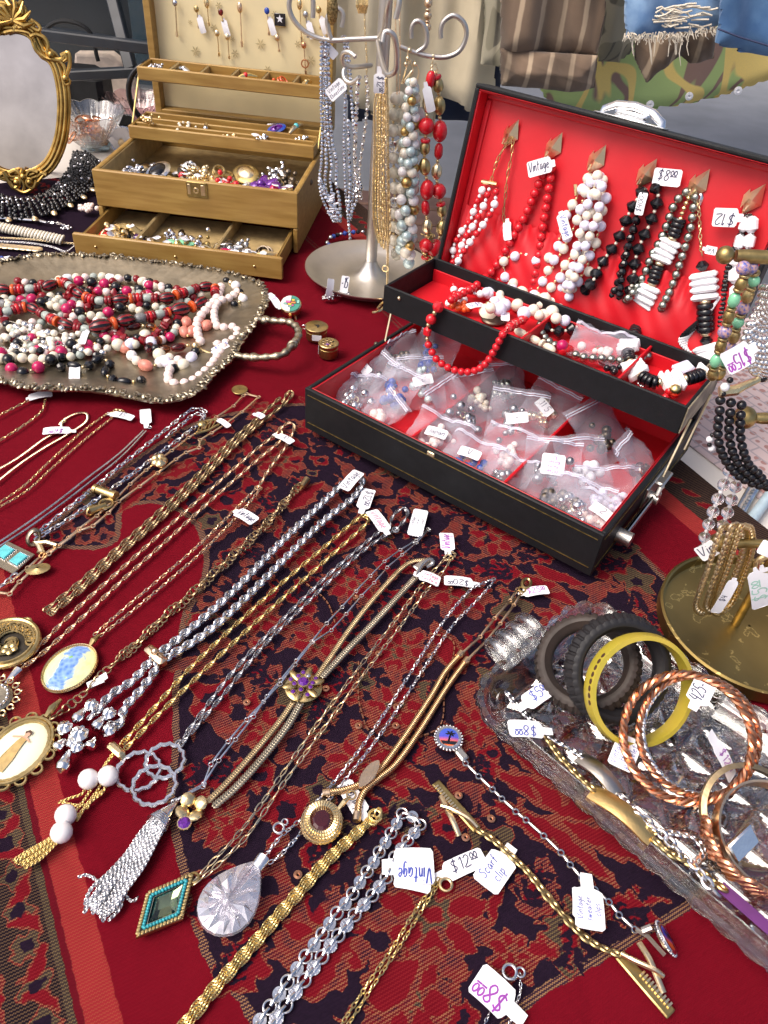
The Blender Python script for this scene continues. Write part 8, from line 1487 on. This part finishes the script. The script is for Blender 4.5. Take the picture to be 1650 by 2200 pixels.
for k, (d, e, z, kd, ms, lab, tg) in enumerate(((-.262,.150,.110,'cluster',('gold','gold'),'gold grape cluster brooch at the left end of the lower tray',-1.3), (-.215,.172,.100,'cluster',('pearl','gold'),'pearl and gold studs in the lower tray left',None), (-.18,.172,.100,'bar',('gold','rhine'),'slim gold bar pin in the lower tray',None), (-.075,.198,.106,'oval',('bluebead','purple'),'peacock blue butterfly wing brooch standing at the back of the lower tray',-1.9), (-.045,.198,.110,'bar',('goldpale','turq'),'gold dolphin pin with turquoise nose at the tray right',None), (-.085,.150,.102,'cluster',('rhine','silver'),'clear rhinestone cluster with white tag in the lower tray',-2.2), (-.03,.172,.100,'cluster',('silver','rhine'),'silver ball studs at the right end of the lower tray',None), (-.13,.150,.100,'cluster',('goldpale','pearl'),'small gold studs in the middle of the lower tray',None),
   (-.268,.225,.166,'cluster',('rhine','pearlpink'),'clear crystal earrings in the first slot of the upper tray',None), (-.225,.225,.166,'bar',('silver','rhine'),'silver feather pin in the second slot of the upper tray',None), (-.128,.225,.166,'bar',('goldyel','red'),'yellow red and black toucan pin in the upper tray',None), (-.075,.225,.166,'loop',('orange','orange'),'orange coral loop in the upper tray right of the toucan pin',None), (-.035,.225,.166,'bar',('gold','antgold'),'gold feather pin in the last slot of the upper tray',None))): brooch(bq(d, e, z), lab, kd, ms, 1.3, 'brooch', JG, tg)
for k in range(52):
    if k < 34: d, e, z, g = R_.uniform(-.268, -.03), R_.uniform(.036, .12), .049, 'small pieces in the main box'
    else: d, e, z, g = R_.uniform(-.262, -.032), R_.uniform(-.066, -.02), .0105, 'small pieces in the drawer'
    kd = ('cluster', 'loop', 'oval', 'bar')[k % 4]; ms = R_.choice((('silver', 'rhine'), ('gold', 'antgold'), ('darkmetal', 'gunmetal'), ('rhine', 'silver'), ('brass', 'garnet'), ('antgold', 'pearl'), ('black', 'gold'), ('gunmetal', 'purple'))); tg = R_.uniform(-2.8, -.3) if k % 3 == 0 else None; near = min(mains if k < 34 else drs, key=lambda q: (q[0]-d)**2+(q[1]-e)**2); cn_ = {'rhine': 'crystal', 'darkmetal': 'dark', 'antgold': 'old gold', 'gunmetal': 'grey'}
    lab = 'small %s %s %s %sunder the %s' % (cn_.get(ms[0], ms[0]), {'cluster': 'bead', 'loop': 'hoop', 'oval': 'stone', 'bar': 'bar'}[kd], 'pin', 'with tag ' if tg else '', ' '.join(near[4].split()[:5]))
    brooch(bq(d, e, z+R_.uniform(0, .004)), lab, kd, ms, R_.uniform(1.2, 1.9), 'brooch', g, tg)
for k, (x, y0, y1, m, hd_, lab) in enumerate(((378, 5, 78, 'goldpale', 'rhine', 'gold stick pin with crystal star at the left of the lid'), (424, 18, 60, 'goldpale', 'antgold', 'stick pin with small gold flower head and white tag on the lid'), (446, 5, 55, 'gold', 'gold', 'long gold figure pin on the lid'), (476, 25, 45, 'gold', 'garnet', 'amber teardrop pin on the lid beside the gold figure'), (517, 15, 100, 'goldrose', 'goldrose', 'gold tulip stick pin in the middle of the lid'), (468, 70, 120, 'gold', 'goldpale', 'gold dragonfly pin with slim shaft on the lid'), (490, 78, 126, 'goldpale', 'goldpale', 'plain gold stick pin low on the lid'), (575, 22, 75, 'goldrose', 'bluebead', 'shield stick pin with blue centre on the lid'), (597, 80, 110, 'goldrose', 'goldrose', 'short plain stick pin with metal sleeve on the lid'), (645, 8, 90, 'gold', 'gold', 'tall gold leaf stick pin right of the star badge'), (658, 30, 80, 'gunmetal', 'gunmetal', 'silver hummingbird pin with white tag on the lid'), (686, 20, 62, 'gold', 'antgold', 'gold knot stick pin at the right of the lid'), (654, 96, 160, 'goldrose', 'copper', 'long thin pin ending in a copper loop on the lid'))):
    t = thing('stick_pin', lab, 'stick pin', onboxlid(x, y0), 'stick pins on the cream lid'); a, b_ = onboxlid(x, y0)-be*.003, onboxlid(x+4, y1)-be*.003
    part('pin_shaft', MB().add(*tube([a, b_], .0008, 6)).add(*tube([b_*.85+a*.15, b_], .0018, 7)), m, t); part('pin_head', MB().add(*xf(sphere(1, 10, 6), a-be*.002, bd*.0042, ZZ*(.0075 if k in (2, 4, 9) else .0048), -be*.0024)), hd_, t)
    if k in (1, 3, 7, 10, 11): ptag(t, onboxlid(x+16, y0+52)-be*.004, onboxlid(x+6, y0+18)-be*.003, .0095, (), N=-be, nl=.003)
    if k == 12: part('copper_loop', MB().add(*xf(torus(.0055, .0010, 16, 6), onboxlid(656, 136)-be*.003, bd, ZZ)), 'copper', t)
t = thing('badge', 'black square badge with white star on the lid', 'badge', onboxlid(602, 42)); part('badge_plate', MB().add(*obox(onboxlid(602, 42), bd, ZZ, -be, (-.0085, -.0085, .001), (.0085, .0085, .0028), .0006)), 'black', t); st5 = [(math.sin(k*PI/5)*(.0058 if k % 2 == 0 else .0024), math.cos(k*PI/5)*(.0058 if k % 2 == 0 else .0024)) for k in range(10)]
part('white_star', MB().add([onboxlid(602, 40)+bd*a+ZZ*b_-be*.0031 for a, b_ in st5], [list(range(9, -1, -1))]), 'white', t); part('badge_base', MB().add(*obox(onboxlid(602, 54), bd, ZZ, -be, (-.0085, -.0025, .001), (.0085, .0020, .0026), .0005)), 'antgold', t)

# ================================================================ left side: black bib, bracelets, earrings, bowls
bib = thing('bib_necklace', 'wide black bead bib necklace edged with gold crystal drops around the mirror foot', 'necklace', P(60, 430, .004))
top_ = smooth_path(px([(-60,400),(0,420),(60,428),(110,410),(145,370),(160,330)], .003), .004); out_ = smooth_path(px([(-60,440),(0,468),(70,470),(140,445),(200,400),(215,350)], .003), .004)
mb = MB(); mg = MB(); n_ = 44
for i in range(n_):
    u = i/(n_-1); a, b_ = top_[int(u*(len(top_)-1))], out_[int(u*(len(out_)-1))]
    for j in range(15):
        v = j/14; c = a+(b_-a)*v+NR.normal(0, .0008, 3)+ZZ*(.002+.006*math.sin(v*PI)); (mg if R_.random() < .07 else mb).add(*xf(sphere(.0024+.0012*v, 8, 5), c))
part('black_beads', mb, 'black', bib, None, 'stuff'); part('crystal_beads', mg, 'rhine', bib, None, 'stuff')
for i in range(11):
    u = (i+.5)/11; c = out_[int(u*(len(out_)-1))]; d = unit(c-top_[int(u*(len(top_)-1))]); inst('crystal_drop', bead_mesh('oval', 'goldpale'), bib, c+d*.010+ZZ*.003, np.stack([np.cross(ZZ, d), ZZ, d], 1), (.0048, .0034, .0056))
cluster('earring', 'pink pearl cluster earring left of the pulled-out drawer', 'earring', (186, 450), .006, 'pearlpink', 26, .0036, .0060)
cluster('earring', 'tiny silver ball earring at the end of the silver bracelet', 'earring', (145, 492), .003, 'silver', 8, .0022, .0034)
t = thing('bracelet', 'silver snake bracelet with white tie lying above the shell bracelet', 'bracelet', P(60, 472, .003)); mb = MB(); chain(mb, px([(-20,468),(30,470),(80,474),(100,478)], .004), 'snake', .0050); chain(mb, px([(100,478),(125,480),(142,486)], .003), 'cable', .0052); part('chain', mb, 'silver', t, None, 'stuff')
t = thing('bracelet', 'champagne shell disc bracelet fanned beside the drawer front', 'bracelet', P(70, 495, .005)); 
for k in range(22): inst('shell_disc', bead_mesh('disc', 'pearl'), t, P(-10+k*6.8, 486+k*1.4, .006), np.stack([unit((.5, 0, 1)), np.array([0, 1., 0]), unit((1, 0, -.5))], 1), (.0075, .0085, .0050))
t = thing('bracelet', 'gold oval plaque bracelet below the shell disc bracelet', 'bracelet', P(60, 530, .003))
for k in range(8): inst('plaque', bead_mesh('ball', 'goldpale'), t, P(-12+k*13, 527+k*1.2, .003), np.stack([unit((1, -.1, 0)), unit((.1, 1, 0)), ZZ], 1), (.0085, .0075, .0022))
t = thing('necklace', 'gold and silver rope chain running above the oval plaques', 'necklace', P(60, 514, .003)); mb = MB(); chain(mb, px([(-20,510),(60,514),(120,520),(165,524)], .003), 'rope', .0042); part('chain', mb, 'goldpale', t, None, 'stuff'); mb = MB(); chain(mb, px([(-20,518),(60,522),(110,530),(140,540),(160,528)], .003), 'rope', .0040); part('second_chain', mb, 'silver', t, None, 'stuff')
t = thing('tag_card', 'white price card lying on dark earrings at the left edge', 'price tag', P(12, 560, .004)); ptag(t, P(24, 578, .005), P(10, 552, .007), .014, ('10',), 'inkblue', 0, neck=False); 
cluster('earring', 'dark blue stone earrings under the white card at left edge', 'earring', (2, 565), .004, 'bluebead', 10, .0034, .0060)
def bowl(q, R, h, lab, z=0.0, m='glass'):
    c = P(*q, z); t = thing('glass_bowl', lab, 'glass bowl', c, 'pressed glass bowls'); n = 96; a = np.arange(n)*2*PI/n; pr = [(.32, 0), (.36, .02), (.34, .08), (.60, .35), (.86, .75), (1, 1), (.965, 1.0), (.80, .74), (.54, .38), (.28, .16), (.01, .14)]; V = []
    for r_, z_ in pr: V += [[c[0]+R*r_*(1+.05*(r_ > .9)*abs(math.sin(x*6)))*math.cos(x), c[1]+R*r_*(1+.05*(r_ > .9)*abs(math.sin(x*6)))*math.sin(x), c[2]+h*z_+.004*(z_ > .9)*abs(math.sin(x*6))-(.0015*abs(math.sin(x*18)) if .3 < z_ < .8 and r_ > .58 else 0)] for x in a]
    V += [[c[0], c[1], c[2]+h*.14], [c[0], c[1], c[2]]]; k = len(pr); part('bowl', MB().add(V, [gridF(k, n, False, True)[:, ::-1], np.array([[(k-1)*n+(i+1) % n, (k-1)*n+i, k*n] for i in range(n)])[:, ::-1], np.array([[i, (i+1) % n, k*n+1] for i in range(n)])[:, ::-1]]), m, t, smooth=False); return t, c
t, c = bowl((200, 318), .062, .060, 'scalloped pressed glass bowl of copper pieces behind the black bib'); 
t2 = thing('jewellery_heap', 'copper coloured bangles and beads heaped in the scalloped glass bowl', 'jewellery', c+ZZ*.02); mb = MB()
for k in range(26): mb.add(*xf(torus(R_.uniform(.008, .016), .0016, 16, 6), c+np.array([R_.gauss(0, .017), R_.gauss(0, .017), .030+R_.uniform(0, .014)]), unit(NR.normal(0, 1, 3)*[1, 1, .4]), None, unit(NR.normal(0, .5, 3)+ZZ)))
part('copper_pieces', mb, 'copper', t2, None, 'stuff'); ptag(t2, c+np.array([.040, -.02, .060]), c+np.array([.032, -.022, .044]), .013, (), N=(0, -1, .4), neck=False)
bowl((300, 268), .062, .045, 'smaller rose-tinted glass bowl half hidden by the black ring', m=glassm('rose_glass', (.92, .70, .74), .03))
c = P(212, 316, .0); t = thing('figurine', 'tiny painted house figurine with a teddy bear leaning on its wall', 'figurine', c); fx, fy = unit((1, .15, 0)), unit((-.15, 1, 0))
part('cottage', MB().add(*obox(c, fx, fy, ZZ, (-.018, -.012, 0), (.018, .012, .026), .003)), mat('brown_painted_stone', (.32, .18, .11), .5, 0, .5, 120), t); part('pale_blue_base', MB().add(*obox(c, fx, fy, ZZ, (-.021, -.016, -.001), (.021, .014, .007), .003)), mat('pale_blue_glaze', (.42, .58, .66), .4, 0, .4, 90), t); part('blue_door', MB().add(*obox(c, fx, fy, ZZ, (-.016, -.0155, .005), (-.008, -.0118, .020), .0008)), mat('pale_teal_glaze', (.48, .62, .60), .4), t); part('purple_roof', MB().add(*obox(c, fx, unit(fy+ZZ*.5), unit(ZZ-fy*.5), (-.018, -.006, .026), (.010, .018, .031), .0015)), mat('lilac_glaze', (.28, .22, .45), .4, 0, .4, 90), t); part('roof_edge', MB().add(*obox(c, fx, fy, ZZ, (-.016, -.0135, .024), (.006, -.009, .030), .001)), 'magenta', t)
mb = MB(); bc = c+fx*.012-fy*.012+ZZ*.022
for o_, r_ in (((0, 0, 0), .0075), ((0, -.002, .010), .0062), ((-.005, -.001, .0155), .0024), ((.005, -.001, .0155), .0024), ((-.007, -.003, .002), .003), ((.008, -.003, .002), .003), ((-.003, -.004, -.008), .0034), ((.005, -.004, -.008), .0034), ((0, -.0075, .0085), .0026)): mb.add(*xf(sphere(r_, 10, 7), bc+np.array(o_)))
part('teddy_bear', mb, mat('tan_teddy', (.55, .33, .18), .7, 0, .3, 150), t)
for k, (q, lab) in enumerate((((272, 278), 'black earring card edged with rhinestones standing behind the wooden box'), ((262, 305), 'white backed rhinestone earring card in front of the black card'))):
    c = P(q[0], q[1]+14, 0); t = thing('earring_card', lab, 'earring card', c); X = unit((.85, .5, .12)); Z_ = unit((.1, -.35, .93)); Y_ = unit(np.cross(Z_, X)); o2 = rrect(.034, .044, .012, 5); part('card', MB().add(*xf(prism(o2+[0, .022], -.0007, .0007), c, X, Z_, -Y_)), 'black' if k == 0 else 'paper', t)
    mb = MB(); [mb.add(*xf(sphere(.0018, 7, 4), c+X*a+Z_*(b_+.022)-(-Y_)*.0+(-Y_)*.0012)) for a, b_ in o2[::1]]; part('rhinestone_edge', mb, 'rhine', t, None, 'stuff', False); part('earring_pair', MB().add(*xf(sphere(1, 10, 6), c+Z_*.014-Y_*.003, X*.006, Z_*.009, Y_*.002)), 'paper' if k == 0 else 'goldpale', t); ptag(t, c+Z_*.030-X*.018-Y_*.004, c+Z_*.016-X*.010-Y_*.004, .010, (), N=-Y_, neck=False)
c = P(330, 232, .002); t = thing('ring_handle', 'large black ring handle of a bag standing behind the wooden box', 'bag handle', c); part('ring', MB().add(*xf(torus(.052, .0048, 48, 12), onboxlid(330, 200)+be*.06-bd*.012+ZZ*-.02, unit(bd+be*.3), unit(ZZ), unit(np.cross(bd+be*.3, ZZ)))), 'black', t)

# ================================================================ back left: black framed case on the white table
YB = 1.52
def bk(a, b_, y=YB): return PV(a, b_, (0, y, 0), (1, 0, 0))
fc = thing('display_frame', 'black metal framed glass display case standing on the white table behind the mirror', 'display case', bk(250, 160)*[1, 1, 0])
def fbar(pts, w, h, name='frame_bar'):
    a, b_ = pts; X = unit(b_-a); Yy = unit(np.cross(X, (0, 1, 0.))); part(name, MB().add(*obox(a, X, np.array([0, 1., 0])-X*X[1], Yy, (0, -h/2, -w/2), (np.linalg.norm(b_-a), h/2, w/2), .002)), 'blackframe', fc)
fbar((bk(20, 168), bk(420, 148)), .016, .02); fbar((bk(60, 70, 1.47), bk(345, 106, 1.44)), .017, .016, 'diagonal_bar'); fbar((bk(228, -60, 1.6), bk(282, 150, YB)), .020, .02); fbar((bk(-60, 40, 1.7), bk(300, 95, 1.72)), .012, .02)
part('back_board', MB().add(*obox(bk(-80, -160, 1.86)*[1, 1, 0], Xd, np.array([0, 1., 0]), ZZ, (0, 0, .002), (.62, .01, .40), .002)), mat('dark_teal_board', (.010, .016, .022), .3, 0, .5, 5), fc)
part('case_glass', MB().add(*obox(bk(290, 120, 1.66)*[1, 1, 0]+ZZ*.03, Xd, np.array([0, 1., 0]), ZZ, (0, 0, 0), (.14, .004, .34), .001)), filmm('dark_window_glass', (.05, .09, .12), .45, .05), fc)
pz = bk(150, 105, 1.62); pz[2] = 0
t = thing('handbag', 'black leather handbag with silver studded clasp inside the framed case', 'handbag', pz); part('bag_body', MB().add(*obox(pz, Xd, np.array([0, 1., 0]), ZZ, (-.055, -.02, .001), (.055, .05, .085), .016)), 'leather', t); mb = MB()
for k in range(4):
    for j in range(4): mb.add(*xf(sphere(.0034, 8, 5), pz+np.array([-.045+k*.012, -.022, .030+j*.014])))
part('studs', mb, 'chrome', t, None, 'stuff'); part('strap', MB().add(*tube(smooth_path([pz+np.array(v) for v in ((-.04, 0, .08), (-.05, 0, .13), (-.01, .0, .16), (.04, .0, .15), (.05, 0, .10))], .005), .004, 8)), 'leather', t)
pz = bk(215, 85, 1.75); pz[2] = 0; t = thing('handbag', 'white cream clutch purse with gold clasp inside the framed case', 'handbag', pz); part('bag_body', MB().add(*xf(prism([(-.07, 0), (.07, 0), (.055, .06), (.02, .085), (-.05, .08)], -.02, .02, .006), pz+ZZ*.001, Xd, ZZ)), mat('cream_leather', (.62, .52, .44), .5), t); part('clasp', MB().add(*xf(sphere(.007, 10, 7), pz+np.array([-.03, -.024, .03]))), 'gold', t)
a, b_ = bk(140, 136, 1.54), bk(245, 112, 1.60); a[2] = b_[2] = .012; t = thing('clutch', 'long silver pleated evening clutch lying in front of the black handbag', 'clutch bag', (a+b_)/2); X = unit(b_-a); Y = np.cross(ZZ, X)
for k in range(7): part('pleat', MB().add(*tube([a+Y*(k-3)*.006, b_+Y*(k-3)*.006], .0042, 8)), 'steel', t)
part('clutch_body', MB().add(*obox(a, X, Y, ZZ, (0, -.022, -.0105), (np.linalg.norm(b_-a), .022, 0), .004)), mat('taupe_satin', (.34, .30, .24), .5), t)
# ================================================================ brass stand at the right with its necklaces
BB = P(1580, 1340, .004); BC = P(1606, 1352, 0); AX = unit((-1, .02, 0))
bs = thing('brass_stand', 'old brass T-bar necklace stand with ball-ended arms and a round dish base', 'jewellery stand', BC)
scr, nt, l, b = newmat('scratched_brass'); inp(b, Metallic=1.0, Roughness=.42); co = node(nt, 'TexCoord'); vo = node(nt, 'TexVoronoi', Scale=75.0); vo.feature = 'DISTANCE_TO_EDGE'; no = node(nt, 'TexNoise', Scale=55.0, Detail=7.0); mp = node(nt, 'MapRange'); l.new(co.outputs['Object'], no.inputs[0]); l.new(no.outputs[1], vo.inputs['Vector']); n2 = node(nt, 'TexNoise', Scale=14.0, Detail=6.0); l.new(co.outputs['Object'], n2.inputs[0])
scf = math_(nt, l, 'MULTIPLY', step2(nt, l, no.outputs[0], .60, .008), math_(nt, l, 'SUBTRACT', 1, step2(nt, l, no.outputs[0], .615, .008))); l.new(mixc(nt, l, scf, mixc(nt, l, step2(nt, l, n2.outputs[0], .5, .2), (.20, .14, .05), (.34, .25, .09)), (.72, .54, .20)), b.inputs['Base Color']); MT['scratch'] = scr
part('dish_base', MB().add(*xf(lathe([(.001, .0002), (.074, .0002), (.0765, .002), (.0765, .0135), (.0745, .0145), (.0730, .0135), (.0722, .0055), (.0705, .0045), (.001, .0045)], 72), BC)), 'scratch', bs)
part('pole', MB().add(*tube([BB, BB+ZZ*.40], .0036, 14)), 'brass', bs)
ARM = []
for a, b_, h in ((1558, 548, 0), (1600, 897, 0), (1545, 1166, 0)):
    e_ = PV(a, b_, BB, Xd); r_ = np.array([BB[0], BB[1], e_[2]+.004]); ARM.append((e_, r_))
    d = unit(e_-r_); part('arm', MB().add(*tube([e_-d*.006, e_-d*.012, r_+d*.02, r_-d*.012], [.0034, .0040, .0036, .0036], 12)), 'brass', bs); part('ball_end', MB().add(*xf(sphere(.0078 if b_ > 600 else .0052, 16, 10), e_)), 'brass', bs)
RG = 'necklaces and bracelets on the brass stand'
def rp_(pts, dy=0.0): return np.array([PV(a[0], a[1], BB+np.array([0, dy-(a[2] if len(a) > 2 else 0), 0]), Xd) for a in pts])
def rh(lab, q, cat='necklace'): return thing(cat, lab, cat, rp_([q])[0], RG)
t = rh('green glass and cloisonne bead bracelet with purple fifteen dollar tag', (1560, 680), 'bracelet')
cl_ = metal('cloisonne', (.18, .22, .55), .25, .8, 220); MT['clois'] = mat('cloisonne_enamel', (.04, .09, .40), .2, 0, 0, 2.6, 0, col2=(.58, .34, .26))
strand(t, rp_([(1590,560,.006),(1600,590,.008),(1585,625,.008),(1572,660,.008),(1560,700,.008),(1548,745,.008),(1535,785,.008),(1530,815,.007)]), [('ball','clois',0.0041),('disc','antgold',0.0030),('barrel','brass',0.0034),('disc','antgold',0.0030),('oval','greenglass',0.0036),('disc','antgold',0.0030),('barrel','brass',0.0035),('disc','antgold',0.0030)], up0=(0, -1, 0), thread=None)
strand(t, rp_([(1602,565),(1622,590),(1605,640),(1590,680),(1575,730),(1560,770),(1545,805),(1530,815)]), [('ball','clois',0.0040),('disc','antgold',0.0030),('ball','greenglass',0.0036),('disc','antgold',0.0030),('barrel','antgold',0.0036)], up0=(0, -1, 0), thread=None)
ptag(t, rp_([(1556,784,.022)])[0], rp_([(1612,752,.020)])[0], .0150, ('$15^00',), 'inkpurple', 180, N=(0, -1, .4), nl=.004)
t = rh('multi-strand silver faceted bead bracelet right of the green glass bracelet', (1630, 700), 'bracelet')
for k in range(7): strand(t, rp_([(1640+k*4,610,.004*k),(1630+k*6,650,.004*k),(1608+k*8,700,.006),(1594+k*9,750,.006),(1610+k*8,790,.004),(1640+k*4,815,0)]), [('ball','chrome',0.0022)], up0=(0, -1, 0), thread=None, limit=60, jit=.1)
t = rh('triple strand black bead necklace with gold clasp on the middle brass arm', (1580, 900))
for k in range(3): strand(t, rp_([(1548+k*23,850+k*5,.010),(1546+k*23,885,.012),(1542+k*24,925,.012),(1548+k*24,965,.012),(1566+k*22,1000,.010),(1598+k*16,1030-k*6,.008),(1640+k*6,1045,.006),(1690,1050,.004)]), [('ball','black',0.0032)], up0=(0, -1, 0), thread=None)
part('gold_clasp', MB().add(*tube(rp_([(1545,842,.010),(1580,838,.010),(1600,828,.008),(1630,815,.004)]), [.0036, .0036, .0026, .0022], 8)), 'gold', t); strand(t, rp_([(1626,818,.002),(1645,806),(1665,800)]), [('ball','black',0.0035)], up0=(0, -1, 0), thread=None)
t = rh('small black and white bead drop beside the black clasp', (1558, 830)); strand(t, rp_([(1576,812,.012),(1562,822,.012),(1556,838,.012),(1552,852,.012)]), [('ball','black',0.0021),('ball','white',0.0029)], up0=(0, -1, 0), thread=None)
t = rh('black and white seed bead loop at the corner of the black case', (1530, 945)); strand(t, rp_([(1536,930,-.01),(1526,940,-.01),(1524,955,-.01),(1532,968,-.01)]), [('ball','black',0.0017),('ball','white',0.0024)], up0=(0, -1, 0), thread=None)
t = rh('clear crystal ball necklace hanging behind the gold bracelets', (1540, 1080)); 
for pp in ([(1570,1000,-.006),(1560,1030,-.006),(1545,1065,-.004),(1530,1105,-.004),(1518,1140,-.004),(1512,1165,-.004),(1514,1185,-.004)], [(1590,1010,-.006),(1582,1040,-.008),(1572,1075,-.008),(1560,1110,-.008),(1550,1140,-.008),(1545,1170,-.008)]): strand(t, rp_(pp), [('ball','crystal',0.0046),('small','pearlwhite',0.0016)], up0=(0, -1, 0), thread='white')
ptag(t, rp_([(1500,1192,.004)])[0], rp_([(1538,1172,.004)])[0], .0135, ('Vin',), 'ink', 0, N=(0, -1, .5), neck=False)
for k, (lab, m, w, dx, dy) in enumerate((('pale gold chunky curb bracelet leftmost on the lowest brass arm', 'goldpale', .0072, -16, 0), ('bright gold curb bracelet with white tag on the lowest brass arm', 'goldpale', .0080, 6, -6), ('yellow gold twisted link bracelet on the lowest brass arm', 'gold', .0064, 26, -10), ('fine gold edged band bracelet hanging behind the curb bracelets', 'antgold', .0040, 18, 12))):
    t = rh(lab, (1550+dx, 1230), 'bracelet'); q = rp_([(1565+dx,1136+dy*.3,.010),(1552+dx,1175,.013),(1536+dx,1225,.014),(1518+dx,1275,.014),(1512+dx,1305+dy*.4,.010),(1530+dx,1316+dy*.4,.004),(1552+dx,1290,-.004),(1572+dx,1240,-.004),(1590+dx,1185,-.004),(1588+dx,1140,-.002),(1572+dx,1130,.006)])
    lparts(t, q, oval(w*1.2, w, w*.17, 14, 7, .85), m, w*.66, .6, 0, world=True, up0=(0, -1, 0), jit=.03)
    if k == 1: ptag(t, q[3]+np.array([.004, -.012, -.008]), q[2]+np.array([.008, -.012, .002]), .0085, ('$4',), 'ink', 0, N=(0, -1, .4), nl=.003)
t = rh('gold clip earring with pale green price tag at the right edge', (1640, 1240), 'earring'); part('gold_hoop', MB().add(*xf(torus(.008, .0024, 20, 8), rp_([(1650,1210,.02)])[0], Xd, ZZ)), 'gold', t); ptag(t, rp_([(1640,1302,.024)])[0], rp_([(1630,1225,.022)])[0], .0185, ('$5^00',), 'inkgreen', 0, N=(0, -1, .5), nl=.004)
t = rh('plain white folded tag at the right edge above the gold clip', (1645, 1170), 'price tag'); ptag(t, rp_([(1662,1185,.02)])[0], rp_([(1632,1172,.02)])[0], .011, (), N=(0, -1, .5), neck=False)
# second table with printed cloth beyond the shawl
t2 = thing('side_table', 'second table covered with a faded pink printed cloth beside the shawl', 'table', tn(.86, -.35, -.75))
part('table_top', MB().add(*obox((0, 0, 0), TN, -TD, ZZ, (.6285, -.40, -.055), (1.15, .62, -.020), .004)), 'white_table', t2)
for n_, t_ in ((.70, -.55), (1.1, -.55), (.70, .32), (1.1, .32)): part('leg', MB().add(*tube([tn(n_, t_, -.05), tn(n_, t_, -.75)], .016, 8)), 'steel', t2)
pk, nt, l, b = newmat('faded_printed_cotton'); inp(b, Roughness=.9); co = node(nt, 'TexCoord'); mp = node(nt, 'Mapping'); mp.inputs['Rotation'].default_value[2] = -math.atan2(TD[1], TD[0]); l.new(co.outputs['Object'], mp.inputs[0]); br = node(nt, 'TexBrick', Scale=16.0); br.inputs['Mortar Size'].default_value = .02; l.new(mp.outputs[0], br.inputs[0]); no = node(nt, 'TexVoronoi', Scale=85.0); l.new(mp.outputs[0], no.inputs[0])
l.new(mixc(nt, l, br.outputs[1], mixc(nt, l, step2(nt, l, no.outputs[0], .34, .03), (.30, .16, .15), (.47, .37, .37)), (.30, .26, .28)), b.inputs['Base Color']); part('printed_cloth', MB().add(*obox((0, 0, 0), TN, -TD, ZZ, (.672, -.42, -.0195), (1.16, .63, -.0175), .0008)), pk, t2)
t = thing('bracelet', 'engraved silver link band lying beyond the crystal necklace', 'bracelet', P(1610, 1060, .004)); q = px([(1590,1100),(1612,1060),(1630,1030)], -.012); part('band', MB().add(*tube(q, .0058, 8, flat=.35)), MT['engr'] if 'engr' in MT else 'silver', t); part('engraving', MB().add(*tube(smooth_path(q+ZZ*.0024+np.array([.001, 0, 0]), .002)+np.array([[.0014*math.sin(i*1.9), .0014*math.cos(i*1.9), 0] for i in range(len(smooth_path(q, .002)))]), .0007, 5)), 'gunmetal', t)
t = thing('letter_opener', 'pale blue enamel handle lying behind the gold bracelets at the right edge', 'handle', P(1640, 1080, -.01)); part('handle_bar', MB().add(*tube(px([(1606,1128),(1655,1062),(1700,1010)], -.010), .0058, 10)), mat('pale_blue_enamel', (.45, .58, .66), .3), t)
